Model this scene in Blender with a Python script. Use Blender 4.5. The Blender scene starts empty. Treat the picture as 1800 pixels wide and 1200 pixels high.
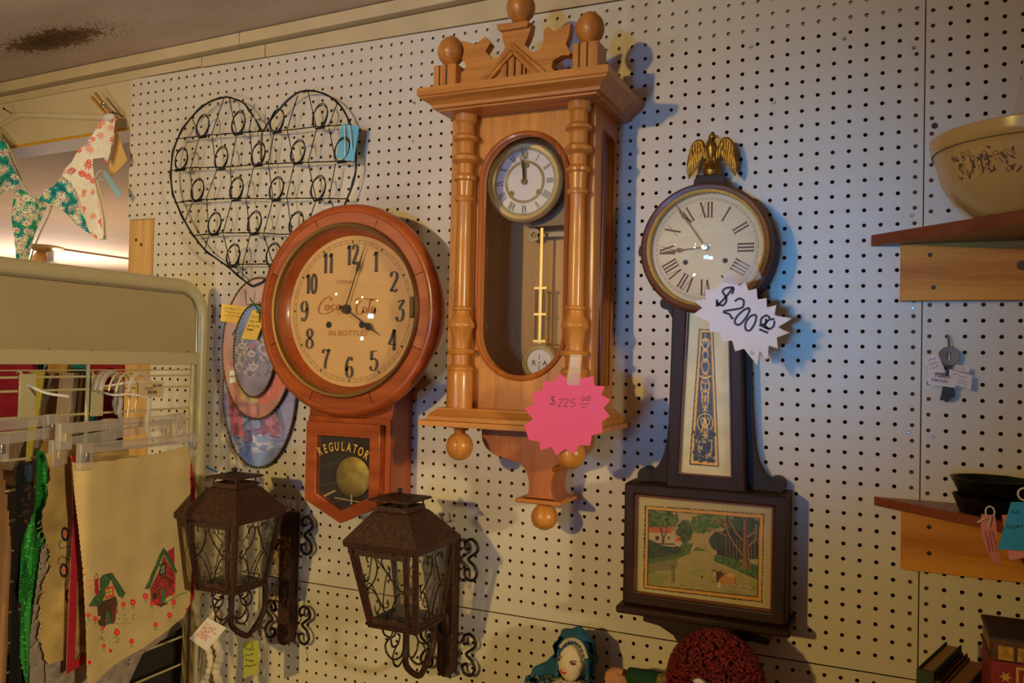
import bpy, bmesh, math, random
import numpy as np
from mathutils import Vector, Matrix
from mathutils.geometry import tessellate_polygon
random.seed(7); np.random.seed(7)
C = bpy.context.scene.collection
K = 0.0254; Z0 = 89.0            # everything is laid out in inches, Z0 = height of peg row 0 above the floor
PI = math.pi
# ------------------------------------------------------------------ camera
F = 1452.71681; CP = Vector((68.0512739, -59.0489744, -26.2667845))
RM = (Matrix.Rotation(.418978426, 3, 'Z') @ Matrix.Rotation(1.59095032, 3, 'X') @ Matrix.Rotation(.022061456, 3, 'Z'))
cam = bpy.data.cameras.new('camera'); co = bpy.data.objects.new('camera', cam); C.objects.link(co)
co.matrix_world = Matrix.Translation(Vector((CP.x, CP.y, CP.z + Z0)) * K) @ RM.to_4x4()
cam.sensor_width = 36; cam.lens = 36 * F / 1800; cam.clip_start = .02
bpy.context.scene.camera = co
# ------------------------------------------------------------------ world, lights, exposure
vs = bpy.context.scene.view_settings
vs.view_transform = 'Standard'; vs.look = 'None'; vs.gamma = 1; vs.use_curve_mapping = False; vs.exposure = 0.0
wd = bpy.data.worlds.new('world'); bpy.context.scene.world = wd; wd.use_nodes = True
wd.node_tree.nodes['Background'].inputs[0].default_value = (1, .66, .42, 1)
wd.node_tree.nodes['Background'].inputs[1].default_value = .105
def light(name, kind, pos, target, power, color, **kw):
    l = bpy.data.lights.new(name, kind); l.energy = power; l.color = color
    for k, v in kw.items(): setattr(l, k, v)
    o = bpy.data.objects.new(name, l); C.objects.link(o)
    o.location = (pos[0] * K, pos[1] * K, (pos[2] + Z0) * K)
    d = Vector(target) - Vector(pos); o.rotation_euler = d.to_track_quat('-Z', 'Y').to_euler()
    return o
light('warm_spot', 'SPOT', (4, -165, 0), (24, 0, -34), 272, (1, .715, .21), spot_size=math.radians(50), spot_blend=1.0, shadow_soft_size=.06)
light('side_fill', 'SPOT', (175, -80, -8), (9, -10, -37), 290, (1, .88, .60), spot_size=math.radians(26), spot_blend=.8, shadow_soft_size=.12)  # added fill spot, no known source; brightens the rack and towels
light('ceiling_fill', 'AREA', (20, -105, -60), (5, -20, 3), 2.6, (.78, .78, .86), shape='DISK', size=.14, spread=math.radians(70))  # added fill, aimed upward to lift the dark ceiling
light('cool_fill', 'AREA', (38, -170, -30), (34, 0, -5), 1.4, (.09, .38, 1), shape='RECTANGLE', size=.35, size_y=.25, spread=math.radians(32))
light('window_light', 'AREA', (52, -190, -34), (63, 0, -20), .38, (.07, .42, 1), shape='RECTANGLE', size=.30, size_y=.22, spread=math.radians(11))
light('far_room_light', 'AREA', (-178, 128, -30), (-176, 122, 3), 46, (1, .84, .78), shape='DISK', size=.7)
light('far_room_fill', 'AREA', (-90, 80, -50), (-85, 78, 3), 16, (1, .72, .42), shape='DISK', size=.8)  # second, added fill for the nearer part of the far room ceiling
for n, (x, y, z) in enumerate([(20, -120, 2), (50, -150, 2), (-20, -95, 2)]):
    light('ceiling_bulb', 'POINT', (x, y, z), (x, y, 0), 3.2, (1, .78, .50), shadow_soft_size=.045)

# ------------------------------------------------------------------ helpers
def ray(px, py): return RM @ Vector(((px - 900) / F, -(py - 600) / F, -1))
def P(px, py, d=0.):                       # point on a plane parallel to the wall, d inches in front of it
    r = ray(px, py); return CP + r * ((-d - CP.y) / r.y)
def PX(px, py, x): r = ray(px, py); return CP + r * ((x - CP.x) / r.x)
def PZ(px, py, z): r = ray(px, py); return CP + r * ((z - CP.z) / r.z)
def lin(c):
    c = np.asarray(c, float) / 255.; return np.where(c <= .04045, c / 12.92, ((c + .055) / 1.055) ** 2.4)
def ph(r, g, b, k=1.6):                    # colour read off the photograph -> albedo
    return tuple(np.clip(lin((r, g, b)) * k, 0, .95))
def cr(pts, n=6, closed=False):            # Catmull-Rom through points
    pts = [Vector(p) for p in pts]; N = len(pts); out = []
    for i in range(N if closed else N - 1):
        if closed: a, b, c, d = (pts[(i + k - 1) % N] for k in range(4))
        else: a, b, c, d = pts[max(i - 1, 0)], pts[i], pts[i + 1], pts[min(i + 2, N - 1)]
        for j in range(n):
            t = j / n
            out.append(.5 * ((2 * b) + (c - a) * t + (2 * a - 5 * b + 4 * c - d) * t * t + (3 * b - a - 3 * c + d) * t ** 3))
    if not closed: out.append(pts[-1])
    return out
def box(bm, x0, x1, y0, y1, z0, z1, rot=None):
    r = bmesh.ops.create_cube(bm, size=1)
    M = Matrix.Translation(((x0 + x1) / 2, (y0 + y1) / 2, (z0 + z1) / 2)) @ Matrix.Diagonal((x1 - x0, y1 - y0, z1 - z0, 1))
    if rot: M = rot @ M
    bmesh.ops.transform(bm, matrix=M, verts=r['verts']); return r['verts']
def hexa(bm, a, b):                        # solid between two quads (4 points each)
    va = [bm.verts.new(p) for p in a]; vb = [bm.verts.new(p) for p in b]
    bm.faces.new(va[::-1]); bm.faces.new(vb)
    n = len(va)
    for i in range(n): bm.faces.new((va[i], va[(i + 1) % n], vb[(i + 1) % n], vb[i]))
def prism(bm, pts, y0, y1, fn=None):       # outline in x,z extruded along y (concave outlines are tessellated)
    fn = fn or (lambda a, b, y: (a, y, b)); pts = [tuple(p) for p in pts]
    pts = [p for i, p in enumerate(pts) if math.hypot(p[0] - pts[i - 1][0], p[1] - pts[i - 1][1]) > 1e-4]
    va = [bm.verts.new(fn(a, b, y0)) for a, b in pts]; vb = [bm.verts.new(fn(a, b, y1)) for a, b in pts]; n = len(pts)
    ar = sum(pts[i - 1][0] * pts[i][1] - pts[i][0] * pts[i - 1][1] for i in range(n)); sgn = 1 if (ar > 0) == (y0 < y1) else -1
    cross = lambda o, a, b: (a[0] - o[0]) * (b[1] - o[1]) - (a[1] - o[1]) * (b[0] - o[0])
    convex = n <= 4 or all(cross(pts[i - 2], pts[i - 1], pts[i]) * ar >= -1e-9 for i in range(n))
    if convex:
        bm.faces.new(va[::sgn]); bm.faces.new(vb[::-sgn])
    else:
        for t in tessellate_polygon([[Vector((a, b, 0)) for a, b in pts]]):
            c = cross(pts[t[0]], pts[t[1]], pts[t[2]])
            if abs(c) < 1e-9: continue
            t = list(t) if (c > 0) == (ar > 0) else list(t)[::-1]
            bm.faces.new([va[i] for i in t[::sgn]]); bm.faces.new([vb[i] for i in t[::-sgn]])
    for i in range(n):
        q = (va[(i + 1) % n], va[i], vb[i], vb[(i + 1) % n]); bm.faces.new(q[::sgn])
def ring_prism(bm, outer, inner, y0, y1):  # outline with a hole (same point count), x,z
    n = len(outer)
    L = [[bm.verts.new((a, y, b)) for a, b in s] for s, y in ((outer, y0), (inner, y0), (inner, y1), (outer, y1))]
    for k in range(4):
        A, B = L[k], L[(k + 1) % 4]
        for i in range(n): bm.faces.new((A[i], A[(i + 1) % n], B[(i + 1) % n], B[i]))
def lathe(bm, prof, c, axis='z', n=32, cap=True, a0=0., a1=2 * PI):
    full = abs(a1 - a0 - 2 * PI) < 1e-6; rings = []
    for r, h in prof:
        row = []
        for i in range(n if full else n + 1):
            a = a0 + (a1 - a0) * i / n; u, v = r * math.cos(a), r * math.sin(a)
            row.append(bm.verts.new({'z': (c[0] + u, c[1] + v, c[2] + h), 'y': (c[0] + u, c[1] + h, c[2] + v), 'x': (c[0] + h, c[1] + u, c[2] + v)}[axis]))
        rings.append(row)
    m = len(rings[0])
    for A, B in zip(rings, rings[1:]):
        for i in range(n):
            bm.faces.new((A[i], A[(i + 1) % m], B[(i + 1) % m], B[i]))
    if cap and full:
        for R in (rings[0], rings[-1]):
            try: bm.faces.new(R)
            except ValueError: pass
def tube(bm, pts, r, n=6, closed=False, rf=None):
    pts = [Vector(p) for p in pts]; N = len(pts); rings = []; up = None
    for i, p in enumerate(pts):
        if closed: t = pts[(i + 1) % N] - pts[i - 1]
        else: t = pts[min(i + 1, N - 1)] - pts[max(i - 1, 0)]
        t = t.normalized() if t.length > 1e-9 else Vector((0, 0, 1))
        if up is None: up = Vector((0, 0, 1)) if abs(t.z) < .9 else Vector((1, 0, 0))
        a = t.cross(up)
        if a.length < 1e-6: a = t.cross(Vector((0, 1, 0)))
        a.normalize(); b = t.cross(a).normalized(); up = -b if b.dot(up) < 0 else b
        rr = rf(i / (N - 1)) if rf else r
        rings.append([bm.verts.new(p + (a * math.cos(2 * PI * k / n) + b * math.sin(2 * PI * k / n)) * rr) for k in range(n)])
    for i in range(N if closed else N - 1):
        A, B = rings[i], rings[(i + 1) % N]
        off = 0
        if closed and i == N - 1: off = min(range(n), key=lambda o: (A[0].co - B[o].co).length)
        for k in range(n): bm.faces.new((A[k], A[(k + 1) % n], B[(k + 1 + off) % n], B[(k + off) % n]))
    if not closed: bm.faces.new(rings[0][::-1]); bm.faces.new(rings[-1])
def ball(bm, c, r, sc=(1, 1, 1), n=20, m=12):
    q = bmesh.ops.create_uvsphere(bm, u_segments=n, v_segments=m, radius=1)
    bmesh.ops.transform(bm, matrix=Matrix.Translation(c) @ Matrix.Diagonal((r * sc[0], r * sc[1], r * sc[2], 1)), verts=q['verts'])
def circ(cx, cz, r, n=64, a0=0, a1=None):
    if a1 is None: return [(cx + r * math.cos(2 * PI * i / n), cz + r * math.sin(2 * PI * i / n)) for i in range(n)]
    return [(cx + r * math.cos(a0 + (a1 - a0) * i / n), cz + r * math.sin(a0 + (a1 - a0) * i / n)) for i in range(n + 1)]
ORG = {}
def finish(o, label=None, cat=None, group=None, kind=None):
    if label: o['label'] = label
    if cat: o['category'] = cat
    if group: o['group'] = group
    if kind: o['kind'] = kind
    return o
def thing(name, label, cat, base, group=None):
    o = bpy.data.objects.new(name, None); C.objects.link(o); o.empty_display_size = .02
    b = Vector(base); ORG[o.name] = b; o.location = (b.x * K, b.y * K, (b.z + Z0) * K)
    return finish(o, label, cat, group)
def put(name, bm, mat, parent=None, smooth=35, bevel=0, label=None, cat=None, group=None, kind=None, recalc=True):
    if recalc: bmesh.ops.recalc_face_normals(bm, faces=bm.faces)
    me = bpy.data.meshes.new(name)
    if parent: b = ORG[parent.name]
    else:
        cs = np.array([v.co for v in bm.verts]); b = Vector(((cs[:, 0].min() + cs[:, 0].max()) / 2, (cs[:, 1].min() + cs[:, 1].max()) / 2, cs[:, 2].min()))
    for v in bm.verts: v.co = (v.co - b) * K
    bm.to_mesh(me); bm.free()
    me.materials.append(mat)
    if smooth:
        me.polygons.foreach_set('use_smooth', [True] * len(me.polygons)); me.set_sharp_from_angle(angle=math.radians(smooth))
    o = bpy.data.objects.new(name, me); C.objects.link(o); ORG[o.name] = b
    if parent: o.parent = parent
    else: o.location = (b.x * K, b.y * K, (b.z + Z0) * K)
    if bevel:
        m = o.modifiers.new('bevel', 'BEVEL'); m.width = bevel * K; m.segments = 2; m.limit_method = 'ANGLE'; m.angle_limit = math.radians(40)
    return finish(o, label, cat, group, kind)
B = bmesh.new
# ------------------------------------------------------------------ materials
def nodes(name):
    m = bpy.data.materials.new(name); m.use_nodes = True; nt = m.node_tree
    return m, nt, nt.nodes['Principled BSDF']
def sock(b, k, v):
    if k in b.inputs: b.inputs[k].default_value = v
def noise(nt, scale, detail=4, mapping=None, vec='Object', rough=.55):
    tc = nt.nodes.new('ShaderNodeTexCoord'); mp = nt.nodes.new('ShaderNodeMapping'); nz = nt.nodes.new('ShaderNodeTexNoise')
    nt.links.new(tc.outputs[vec], mp.inputs[0]); nt.links.new(mp.outputs[0], nz.inputs[0])
    nz.inputs['Scale'].default_value = scale; nz.inputs['Detail'].default_value = detail; nz.inputs['Roughness'].default_value = rough
    if mapping: mp.inputs['Scale'].default_value = mapping
    return nz
def ramp(nt, src, stops):
    r = nt.nodes.new('ShaderNodeValToRGB'); nt.links.new(src, r.inputs[0]); e = r.color_ramp.elements
    while len(e) < len(stops): e.new(.5)
    for el, (p, c) in zip(e, stops): el.position = p; el.color = (*c[:3], 1)
    return r
def bump(nt, b, src, strength=.2, dist=.001):
    n = nt.nodes.new('ShaderNodeBump'); n.inputs['Strength'].default_value = strength; n.inputs['Distance'].default_value = dist
    nt.links.new(src, n.inputs['Height']); nt.links.new(n.outputs[0], b.inputs['Normal'])
def mat(name, c, rough=.6, metal=0., var=0., vs_=30, bp=0., coat=0., spec=.5, mapping=None):
    m, nt, b = nodes(name); sock(b, 'Base Color', (*c[:3], 1)); sock(b, 'Roughness', rough); sock(b, 'Metallic', metal); sock(b, 'Coat Weight', coat); sock(b, 'Specular IOR Level', spec)
    if var or bp:
        nz = noise(nt, vs_, 6, mapping)
        if var:
            r = ramp(nt, nz.outputs[0], [(.3, [x * (1 - var) for x in c]), (.7, [min(1, x * (1 + var)) for x in c])]); nt.links.new(r.outputs[0], b.inputs['Base Color'])
        if bp: bump(nt, b, nz.outputs[0], bp)
    return m
def wood(name, c1, c2, axis='z', rough=.35, coat=.25, scale=55, st=.05, spec=.4):
    m, nt, b = nodes(name); sock(b, 'Specular IOR Level', spec); mp = {'z': (1, 1, st), 'x': (st, 1, 1), 'y': (1, st, 1)}[axis]
    n1 = noise(nt, scale, 5, mp); n2 = noise(nt, scale * 5, 3, mp, rough=.7)
    mx = nt.nodes.new('ShaderNodeMath'); mx.operation = 'MULTIPLY_ADD'; nt.links.new(n2.outputs[0], mx.inputs[0]); mx.inputs[1].default_value = .45; nt.links.new(n1.outputs[0], mx.inputs[2])
    r = ramp(nt, mx.outputs[0], [(.48, c2), (.66, [(a + b_) / 2 for a, b_ in zip(c1, c2)]), (.86, c1)]); nt.links.new(r.outputs[0], b.inputs['Base Color'])
    sock(b, 'Roughness', rough); sock(b, 'Coat Weight', coat); sock(b, 'Coat Roughness', .15); bump(nt, b, mx.outputs[0], .15, .0004)
    return m
def glass(name, tint=(1, 1, 1), refl=1.0, rough=.0, haze=0.):
    m = bpy.data.materials.new(name); m.use_nodes = True; nt = m.node_tree; nt.nodes.clear()
    o = nt.nodes.new('ShaderNodeOutputMaterial'); t = nt.nodes.new('ShaderNodeBsdfTransparent'); g = nt.nodes.new('ShaderNodeBsdfGlossy'); lw = nt.nodes.new('ShaderNodeLayerWeight'); lw.inputs[0].default_value = .5; pw = nt.nodes.new('ShaderNodeMath'); pw.operation = 'POWER'; fr = nt.nodes.new('ShaderNodeMath'); fr.operation = 'MULTIPLY_ADD'; mx = nt.nodes.new('ShaderNodeMixShader')
    t.inputs[0].default_value = (*tint, 1); g.inputs['Roughness'].default_value = rough; nt.links.new(lw.outputs['Facing'], pw.inputs[0]); pw.inputs[1].default_value = 5; nt.links.new(pw.outputs[0], fr.inputs[0]); fr.inputs[1].default_value = .9; fr.inputs[2].default_value = .045
    g.inputs[0].default_value = (refl, refl, refl, 1)
    nt.links.new(fr.outputs[0], mx.inputs[0]); nt.links.new(t.outputs[0], mx.inputs[1]); nt.links.new(g.outputs[0], mx.inputs[2])
    last = mx
    if haze:
        d = nt.nodes.new('ShaderNodeBsdfDiffuse'); d.inputs[0].default_value = (.8, .75, .68, 1); m2 = nt.nodes.new('ShaderNodeMixShader'); m2.inputs[0].default_value = haze
        nt.links.new(mx.outputs[0], m2.inputs[1]); nt.links.new(d.outputs[0], m2.inputs[2]); last = m2
    nt.links.new(last.outputs[0], o.inputs[0]); return m
def painted(name, rough=.8, bp=0., bs=400, coat=0.):
    m, nt, b = nodes(name); a = nt.nodes.new('ShaderNodeVertexColor'); a.layer_name = 'paint'; nt.links.new(a.outputs[0], b.inputs['Base Color']); sock(b, 'Roughness', rough); sock(b, 'Coat Weight', coat)
    if bp: bump(nt, b, noise(nt, bs, 3).outputs[0], bp, .0006)
    return m
M = {}
M['peg'] = mat('white pegboard paint', ph(176, 166, 148, 1.5), .45, var=.035, vs_=3, bp=.05)
M['cream'] = mat('cream wall paint', ph(178, 160, 122, 1.35), .6, var=.06, vs_=6, bp=.1)
M['cream2'] = mat('cream strip paint', ph(176, 156, 116, 1.35), .6, var=.09, vs_=9, bp=.2)
M['hardboard'] = mat('brown hardboard', (.11, .042, .015), .85, var=.2)
M['holewall'] = mat('bare board in the drilled holes', (.20, .08, .03), .9)
M['pine'] = wood('pine', (.72, .42, .14), (.45, .21, .055), 'z', .6, 0, 30)
M['pine_x'] = wood('pine board', (.74, .31, .045), (.46, .13, .015), 'x', .55, 0, 26, .06, spec=.2)
M['redwood'] = wood('stained shelf wood', (.27, .065, .02), (.15, .03, .01), 'x', .4, .2, 30)
M['oak'] = wood('oak', (.64, .25, .045), (.40, .125, .018), 'z', .36, .2, 60)
M['oak_x'] = wood('oak cross grain', (.64, .25, .045), (.40, .125, .018), 'x', .36, .2, 60)
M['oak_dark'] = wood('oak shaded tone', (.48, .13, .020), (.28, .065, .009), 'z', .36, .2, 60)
M['groove'] = mat('dark groove', (.05, .018, .006), .7)
M['cherry'] = wood('cherry wood', (.40, .078, .012), (.24, .036, .006), 'z', .33, .25, 40)
M['cherry_x'] = wood('cherry wood cross', (.40, .078, .012), (.24, .038, .006), 'x', .33, .25, 40)
M['rosewood'] = wood('pinkish ring wood', (.46, .125, .045), (.33, .07, .022), 'x', .33, .25, 36)
M['mahog'] = wood('dark mahogany', (.034, .012, .009), (.014, .006, .005), 'z', .5, 0, 40, spec=.22)
M['mahog_x'] = wood('dark mahogany rail', (.036, .013, .007), (.015, .006, .004), 'x', .5, 0, 40, spec=.25)
M['mahog_ring'] = wood('brown ring wood', (.17, .045, .010), (.09, .022, .005), 'x', .4, .05, 40, spec=.3)
M['gilt'] = mat('gilt', (.70, .42, .09), .38, .6, var=.25, vs_=200)
M['brass'] = mat('brass', (.68, .52, .24), .38, .4, var=.08, vs_=80)
M['oldbrass'] = mat('tarnished brass', (.30, .21, .05), .55, .8, var=.35, vs_=45)
M['eagle'] = mat('cast brass', (.36, .19, .03), .38, .85, var=.5, vs_=160, bp=.4)
M['steel'] = mat('steel', (.55, .54, .52), .28, 1.0)
M['blackwire'] = mat('black wire', (.010, .010, .011), .45, .3)
M['black'] = mat('black', (.012, .011, .011), .55)
M['rust'] = mat('rusty bronze metal', (.052, .0165, .006), .6, .25, var=.75, vs_=170, bp=.5)
M['ironwire'] = mat('dark brown iron', (.028, .014, .009), .5, .4, var=.4, vs_=150)
M['dial_tan'] = mat('tan paper dial', (.68, .40, .145), .7, var=.06, vs_=18)
M['dial_cream'] = mat('cream painted dial', (.76, .63, .37), .5, var=.05, vs_=20)
M['dial_white'] = mat('white enamel dial', (.78, .76, .72), .3)
M['numeral'] = mat('grey black numeral ink', (.075, .058, .040), .7)
M['numeral_brown'] = mat('brown numeral ink', (.15, .072, .05), .7)
M['inkred'] = mat('faded red print', (.42, .15, .035), .8)
M['ink'] = mat('black ink', (.015, .014, .02), .6)
M['inknavy'] = mat('navy marker', (.018, .016, .045), .6)
M['pink'] = mat('pink card', (.86, .10, .22), .7)
M['whitecard'] = mat('white card', (.74, .65, .60), .75, spec=.2)
M['yellowcard'] = mat('yellow card', (.88, .56, .08), .7)
M['greencard'] = mat('olive green card', (.42, .42, .06), .7)
M['bluecard'] = mat('light blue card', (.14, .46, .60), .7)
M['bluecard2'] = mat('bright blue card', (.02, .30, .62), .6)
M['pinkpaper'] = mat('pink paper', (.78, .25, .26), .8)
M['rack'] = mat('cream rack enamel', ph(176, 160, 116, 1.3), .35, coat=.2)
M['rackpanel'] = mat('cream sign panel', ph(150, 132, 92, 1.5), .42, var=.04, vs_=4)
M['clear'] = glass('frosted clear plastic', (.93, .87, .76), .7, .3, .26)
M['glass'] = glass('clear pane'); M['dome'] = glass('domed clock glass', (.98, .96, .93), 1.0, .01, 0); M['oldglass'] = glass('lantern glass', (.9, .87, .78), 1.0, .02, .04)
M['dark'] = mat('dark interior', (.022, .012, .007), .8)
M['string'] = mat('white string', (.7, .65, .55), .9)
M['greenthread'] = mat('green yarn', (.01, .16, .05), .9)
M['gold'] = mat('gold leaf lettering', (.66, .38, .07), .5, .3)
M['castiron'] = mat('black cast iron', (.012, .010, .009), .42, .5, var=.4, vs_=60, bp=.2)
M['bowl'] = mat('cream glazed glass', ph(150, 116, 60, 2.1), .25, coat=.4)
M['paint'] = painted('printed surface', .6)
M['cloth'] = painted('printed cloth', .95, .6, 900)
M['paintgloss'] = painted('glossy print', .45, coat=.08)

# ------------------------------------------------------------------ painting canvas (fine flat print, stored as vertex colours)
def homography(src, dst):
    A = []
    for (x, y), (u, v) in zip(src, dst):
        A.append([x, y, 1, 0, 0, 0, -u * x, -u * y, -u]); A.append([0, 0, 0, x, y, 1, -v * x, -v * y, -v])
    return np.linalg.svd(np.array(A, float))[2][-1].reshape(3, 3)
def vnoise(h, w, s, seed=0):
    r = np.random.RandomState(seed); g = r.rand(int(h / s) + 3, int(w / s) + 3); y, x = np.mgrid[0:h, 0:w] / s
    yi, xi = y.astype(int), x.astype(int); fy, fx = y - yi, x - xi; fy = fy * fy * (3 - 2 * fy); fx = fx * fx * (3 - 2 * fx)
    return (g[yi, xi] * (1 - fy) * (1 - fx) + g[yi + 1, xi] * fy * (1 - fx) + g[yi, xi + 1] * (1 - fy) * fx + g[yi + 1, xi + 1] * fy * fx)
class Canvas:
    def __init__(s, quad, w, h, base, k=1.6):
        s.w, s.h, s.k = w, h, k; s.a = np.zeros((h, w, 3)); s.a[:] = lin(base) * k; s.m = np.ones((h, w))
        s.H = homography(quad, [(0, 0), (w - 1, 0), (w - 1, h - 1), (0, h - 1)]); s.quad = quad
        s.yy, s.xx = np.mgrid[0:h, 0:w].astype(float)
    def t(s, p):
        q = s.H @ np.array([p[0], p[1], 1.]); return q[0] / q[2], q[1] / q[2]
    def inside(s, pts, raw=False):
        pts = [p if raw else s.t(p) for p in pts]; m = np.zeros((s.h, s.w), bool); n = len(pts)
        for i in range(n):
            (x1, y1), (x2, y2) = pts[i], pts[(i + 1) % n]
            if y1 == y2: continue
            c = ((s.yy >= min(y1, y2)) & (s.yy < max(y1, y2))) & (s.xx < (x2 - x1) * (s.yy - y1) / (y2 - y1) + x1); m ^= c
        return m
    def fill(s, m, c, a=1.): s.a[m] = s.a[m] * (1 - a) + lin(c) * s.k * a
    def poly(s, pts, c, a=1.): s.fill(s.inside(pts), c, a)
    def ell(s, p, rx, ry, c, a=1., rot=0):
        pts = [(p[0] + rx * math.cos(t) * math.cos(rot) - ry * math.sin(t) * math.sin(rot), p[1] + rx * math.cos(t) * math.sin(rot) + ry * math.sin(t) * math.cos(rot)) for t in np.linspace(0, 2 * PI, 15)[:-1]]
        s.poly(pts, c, a)
    def line(s, pts, wd, c, a=1.):
        sc = abs(s.t((s.quad[0][0] + 10, s.quad[0][1]))[0] - s.t(s.quad[0])[0]) / 10; w2 = max(.5, wd * sc / 2); q = [s.t(p) for p in pts]
        for (x1, y1), (x2, y2) in zip(q, q[1:]):
            xa, xb = int(max(0, min(x1, x2) - w2 - 1)), int(min(s.w, max(x1, x2) + w2 + 2)); ya, yb = int(max(0, min(y1, y2) - w2 - 1)), int(min(s.h, max(y1, y2) + w2 + 2))
            if xa >= xb or ya >= yb: continue
            X, Y = s.xx[ya:yb, xa:xb], s.yy[ya:yb, xa:xb]; L = (x2 - x1) ** 2 + (y2 - y1) ** 2 + 1e-9
            t = np.clip(((X - x1) * (x2 - x1) + (Y - y1) * (y2 - y1)) / L, 0, 1); d = np.hypot(X - x1 - t * (x2 - x1), Y - y1 - t * (y2 - y1))
            al = (np.clip(w2 + .5 - d, 0, 1) * a)[..., None]; s.a[ya:yb, xa:xb] = s.a[ya:yb, xa:xb] * (1 - al) + lin(c) * s.k * al
    def mottle(s, m, sc, amt, seed=0):
        n = vnoise(s.h, s.w, sc, seed) - .5; s.a[m] *= (1 + amt * 2 * n[m])[:, None]
    def grad(s, m, c0, c1, y0, y1):
        t = np.clip((s.yy - y0) / (y1 - y0), 0, 1)[..., None]; col = (lin(c0) * (1 - t) + lin(c1) * t) * s.k; s.a[m] = col[m]
    def mask(s, m): s.m = m.astype(float)
def sheet(name, cv, fn, m, parent=None, wave=None, step=1, **kw):
    """fn(px,py)->3D point for photo pixel; wave(u,v)->offset vector"""
    nx, ny = (cv.w - 1) // step + 1, (cv.h - 1) // step + 1
    cn = [fn(*q) for q in cv.quad]                      # four 3-D corners
    u = np.linspace(0, 1, nx); v = np.linspace(0, 1, ny); U, Vv = np.meshgrid(u, v)
    c = [np.array(q) for q in cn]
    # corners are coplanar; the projective map between quad and plane is handled with rectangular corners
    pts = (c[0] * ((1 - U) * (1 - Vv))[..., None] + c[1] * (U * (1 - Vv))[..., None] + c[2] * (U * Vv)[..., None] + c[3] * ((1 - U) * Vv)[..., None])
    if wave: pts = pts + wave(U, Vv)
    col = cv.a[::step, ::step][:ny, :nx]; mk = cv.m[::step, ::step][:ny, :nx]
    idx = np.arange(nx * ny).reshape(ny, nx)
    f = np.stack([idx[:-1, :-1], idx[1:, :-1], idx[1:, 1:], idx[:-1, 1:]], -1).reshape(-1, 4)
    ok = (mk[:-1, :-1] + mk[1:, :-1] + mk[1:, 1:] + mk[:-1, 1:]).reshape(-1) >= 2.5; f = f[ok]
    used = np.unique(f); rm = -np.ones(nx * ny, int); rm[used] = np.arange(len(used)); f = rm[f]
    p = pts.reshape(-1, 3)[used]; cc = np.clip(col.reshape(-1, 3)[used], 0, .97)
    b = ORG[parent.name] if parent else Vector(((p[:, 0].min() + p[:, 0].max()) / 2, (p[:, 1].min() + p[:, 1].max()) / 2, p[:, 2].min()))
    me = bpy.data.meshes.new(name); me.from_pydata(((p - np.array(b)) * K).tolist(), [], f.tolist())
    at = me.color_attributes.new('paint', 'FLOAT_COLOR', 'POINT'); at.data.foreach_set('color', np.concatenate([cc, np.ones((len(cc), 1))], 1).ravel())
    me.materials.append(m); me.polygons.foreach_set('use_smooth', [True] * len(me.polygons))
    o = bpy.data.objects.new(name, me); C.objects.link(o); ORG[o.name] = b
    if parent: o.parent = parent
    else: o.location = (b.x * K, b.y * K, (b.z + Z0) * K)
    return finish(o, **kw)
def pl(d): return lambda px, py: P(px, py, d)
def plx(x): return lambda px, py: PX(px, py, x)

# ------------------------------------------------------------------ pens and text
def strip(bm, pts, fn, w, wfun=None):
    """flat ribbon along 2-D polyline; fn(u,v)->3D"""
    n = len(pts); L = []
    for i, p in enumerate(pts):
        a, b = pts[max(i - 1, 0)], pts[min(i + 1, n - 1)]; tx, ty = b[0] - a[0], b[1] - a[1]; l = math.hypot(tx, ty) or 1; tx /= l; ty /= l
        ww = (wfun(tx, ty) if wfun else w) / 2; L.append((bm.verts.new(fn(p[0] - ty * ww, p[1] + tx * ww)), bm.verts.new(fn(p[0] + ty * ww, p[1] - tx * ww))))
    for A, B_ in zip(L, L[1:]): bm.faces.new((A[0], A[1], B_[1], B_[0]))
def sm(pts, n=5): return [(p.x, p.y) for p in cr([(a, b, 0) for a, b in pts], n)]
DIG = {'0': [[(.27, 1), (.08, .8), (.04, .5), (.08, .2), (.27, 0), (.46, .2), (.5, .5), (.46, .8), (.27, 1)]],
 '1': [[(.08, .80), (.24, .96)], [(.27, 1), (.27, .6), (.27, .3), (.27, .01)], [(.12, .015), (.42, .015)]],
 '2': [[(.12, .78), (.06, .83), (.13, .97), (.30, 1), (.46, .88), (.44, .66), (.28, .40), (.05, .06)], [(.05, .05), (.18, .12), (.34, .03), (.50, .16)]],
 '3': [[(.10, .92), (.30, 1.0), (.48, .99), (.24, .62), (.42, .55), (.49, .32), (.38, .06), (.2, .0), (.06, .12), (.12, .2)]],
 '4': [[(.36, 1), (.2, .6), (.02, .27)], [(.02, .27), (.3, .27), (.54, .27)], [(.38, 1), (.38, .6), (.38, .3), (.38, 0)], [(.28, .01), (.5, .01)]],
 '5': [[(.48, .98), (.3, .96), (.12, .96)], [(.12, .96), (.1, .75), (.1, .52)], [(.1, .52), (.28, .6), (.46, .48), (.49, .28), (.38, .05), (.2, 0), (.06, .12), (.12, .2)]],
 '6': [[(.42, .84), (.38, .98), (.24, .98), (.08, .72), (.05, .36), (.14, .06), (.28, 0), (.42, .08), (.48, .28), (.40, .50), (.26, .54), (.12, .44), (.07, .32)]],
 '7': [[(.04, .8), (.08, .96), (.24, .98), (.36, .92), (.50, 1)], [(.50, 1), (.34, .66), (.24, .36), (.22, .02)]],
 '8': [[(.27, .54), (.12, .66), (.10, .86), (.27, 1), (.44, .86), (.42, .66), (.27, .54), (.08, .38), (.06, .14), (.27, 0), (.48, .14), (.46, .38), (.27, .54)]],
 '9': [[(.12, .16), (.16, .02), (.3, .02), (.46, .28), (.49, .64), (.40, .94), (.26, 1), (.12, .92), (.06, .72), (.14, .50), (.28, .46), (.42, .56), (.47, .68)]]}
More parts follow.
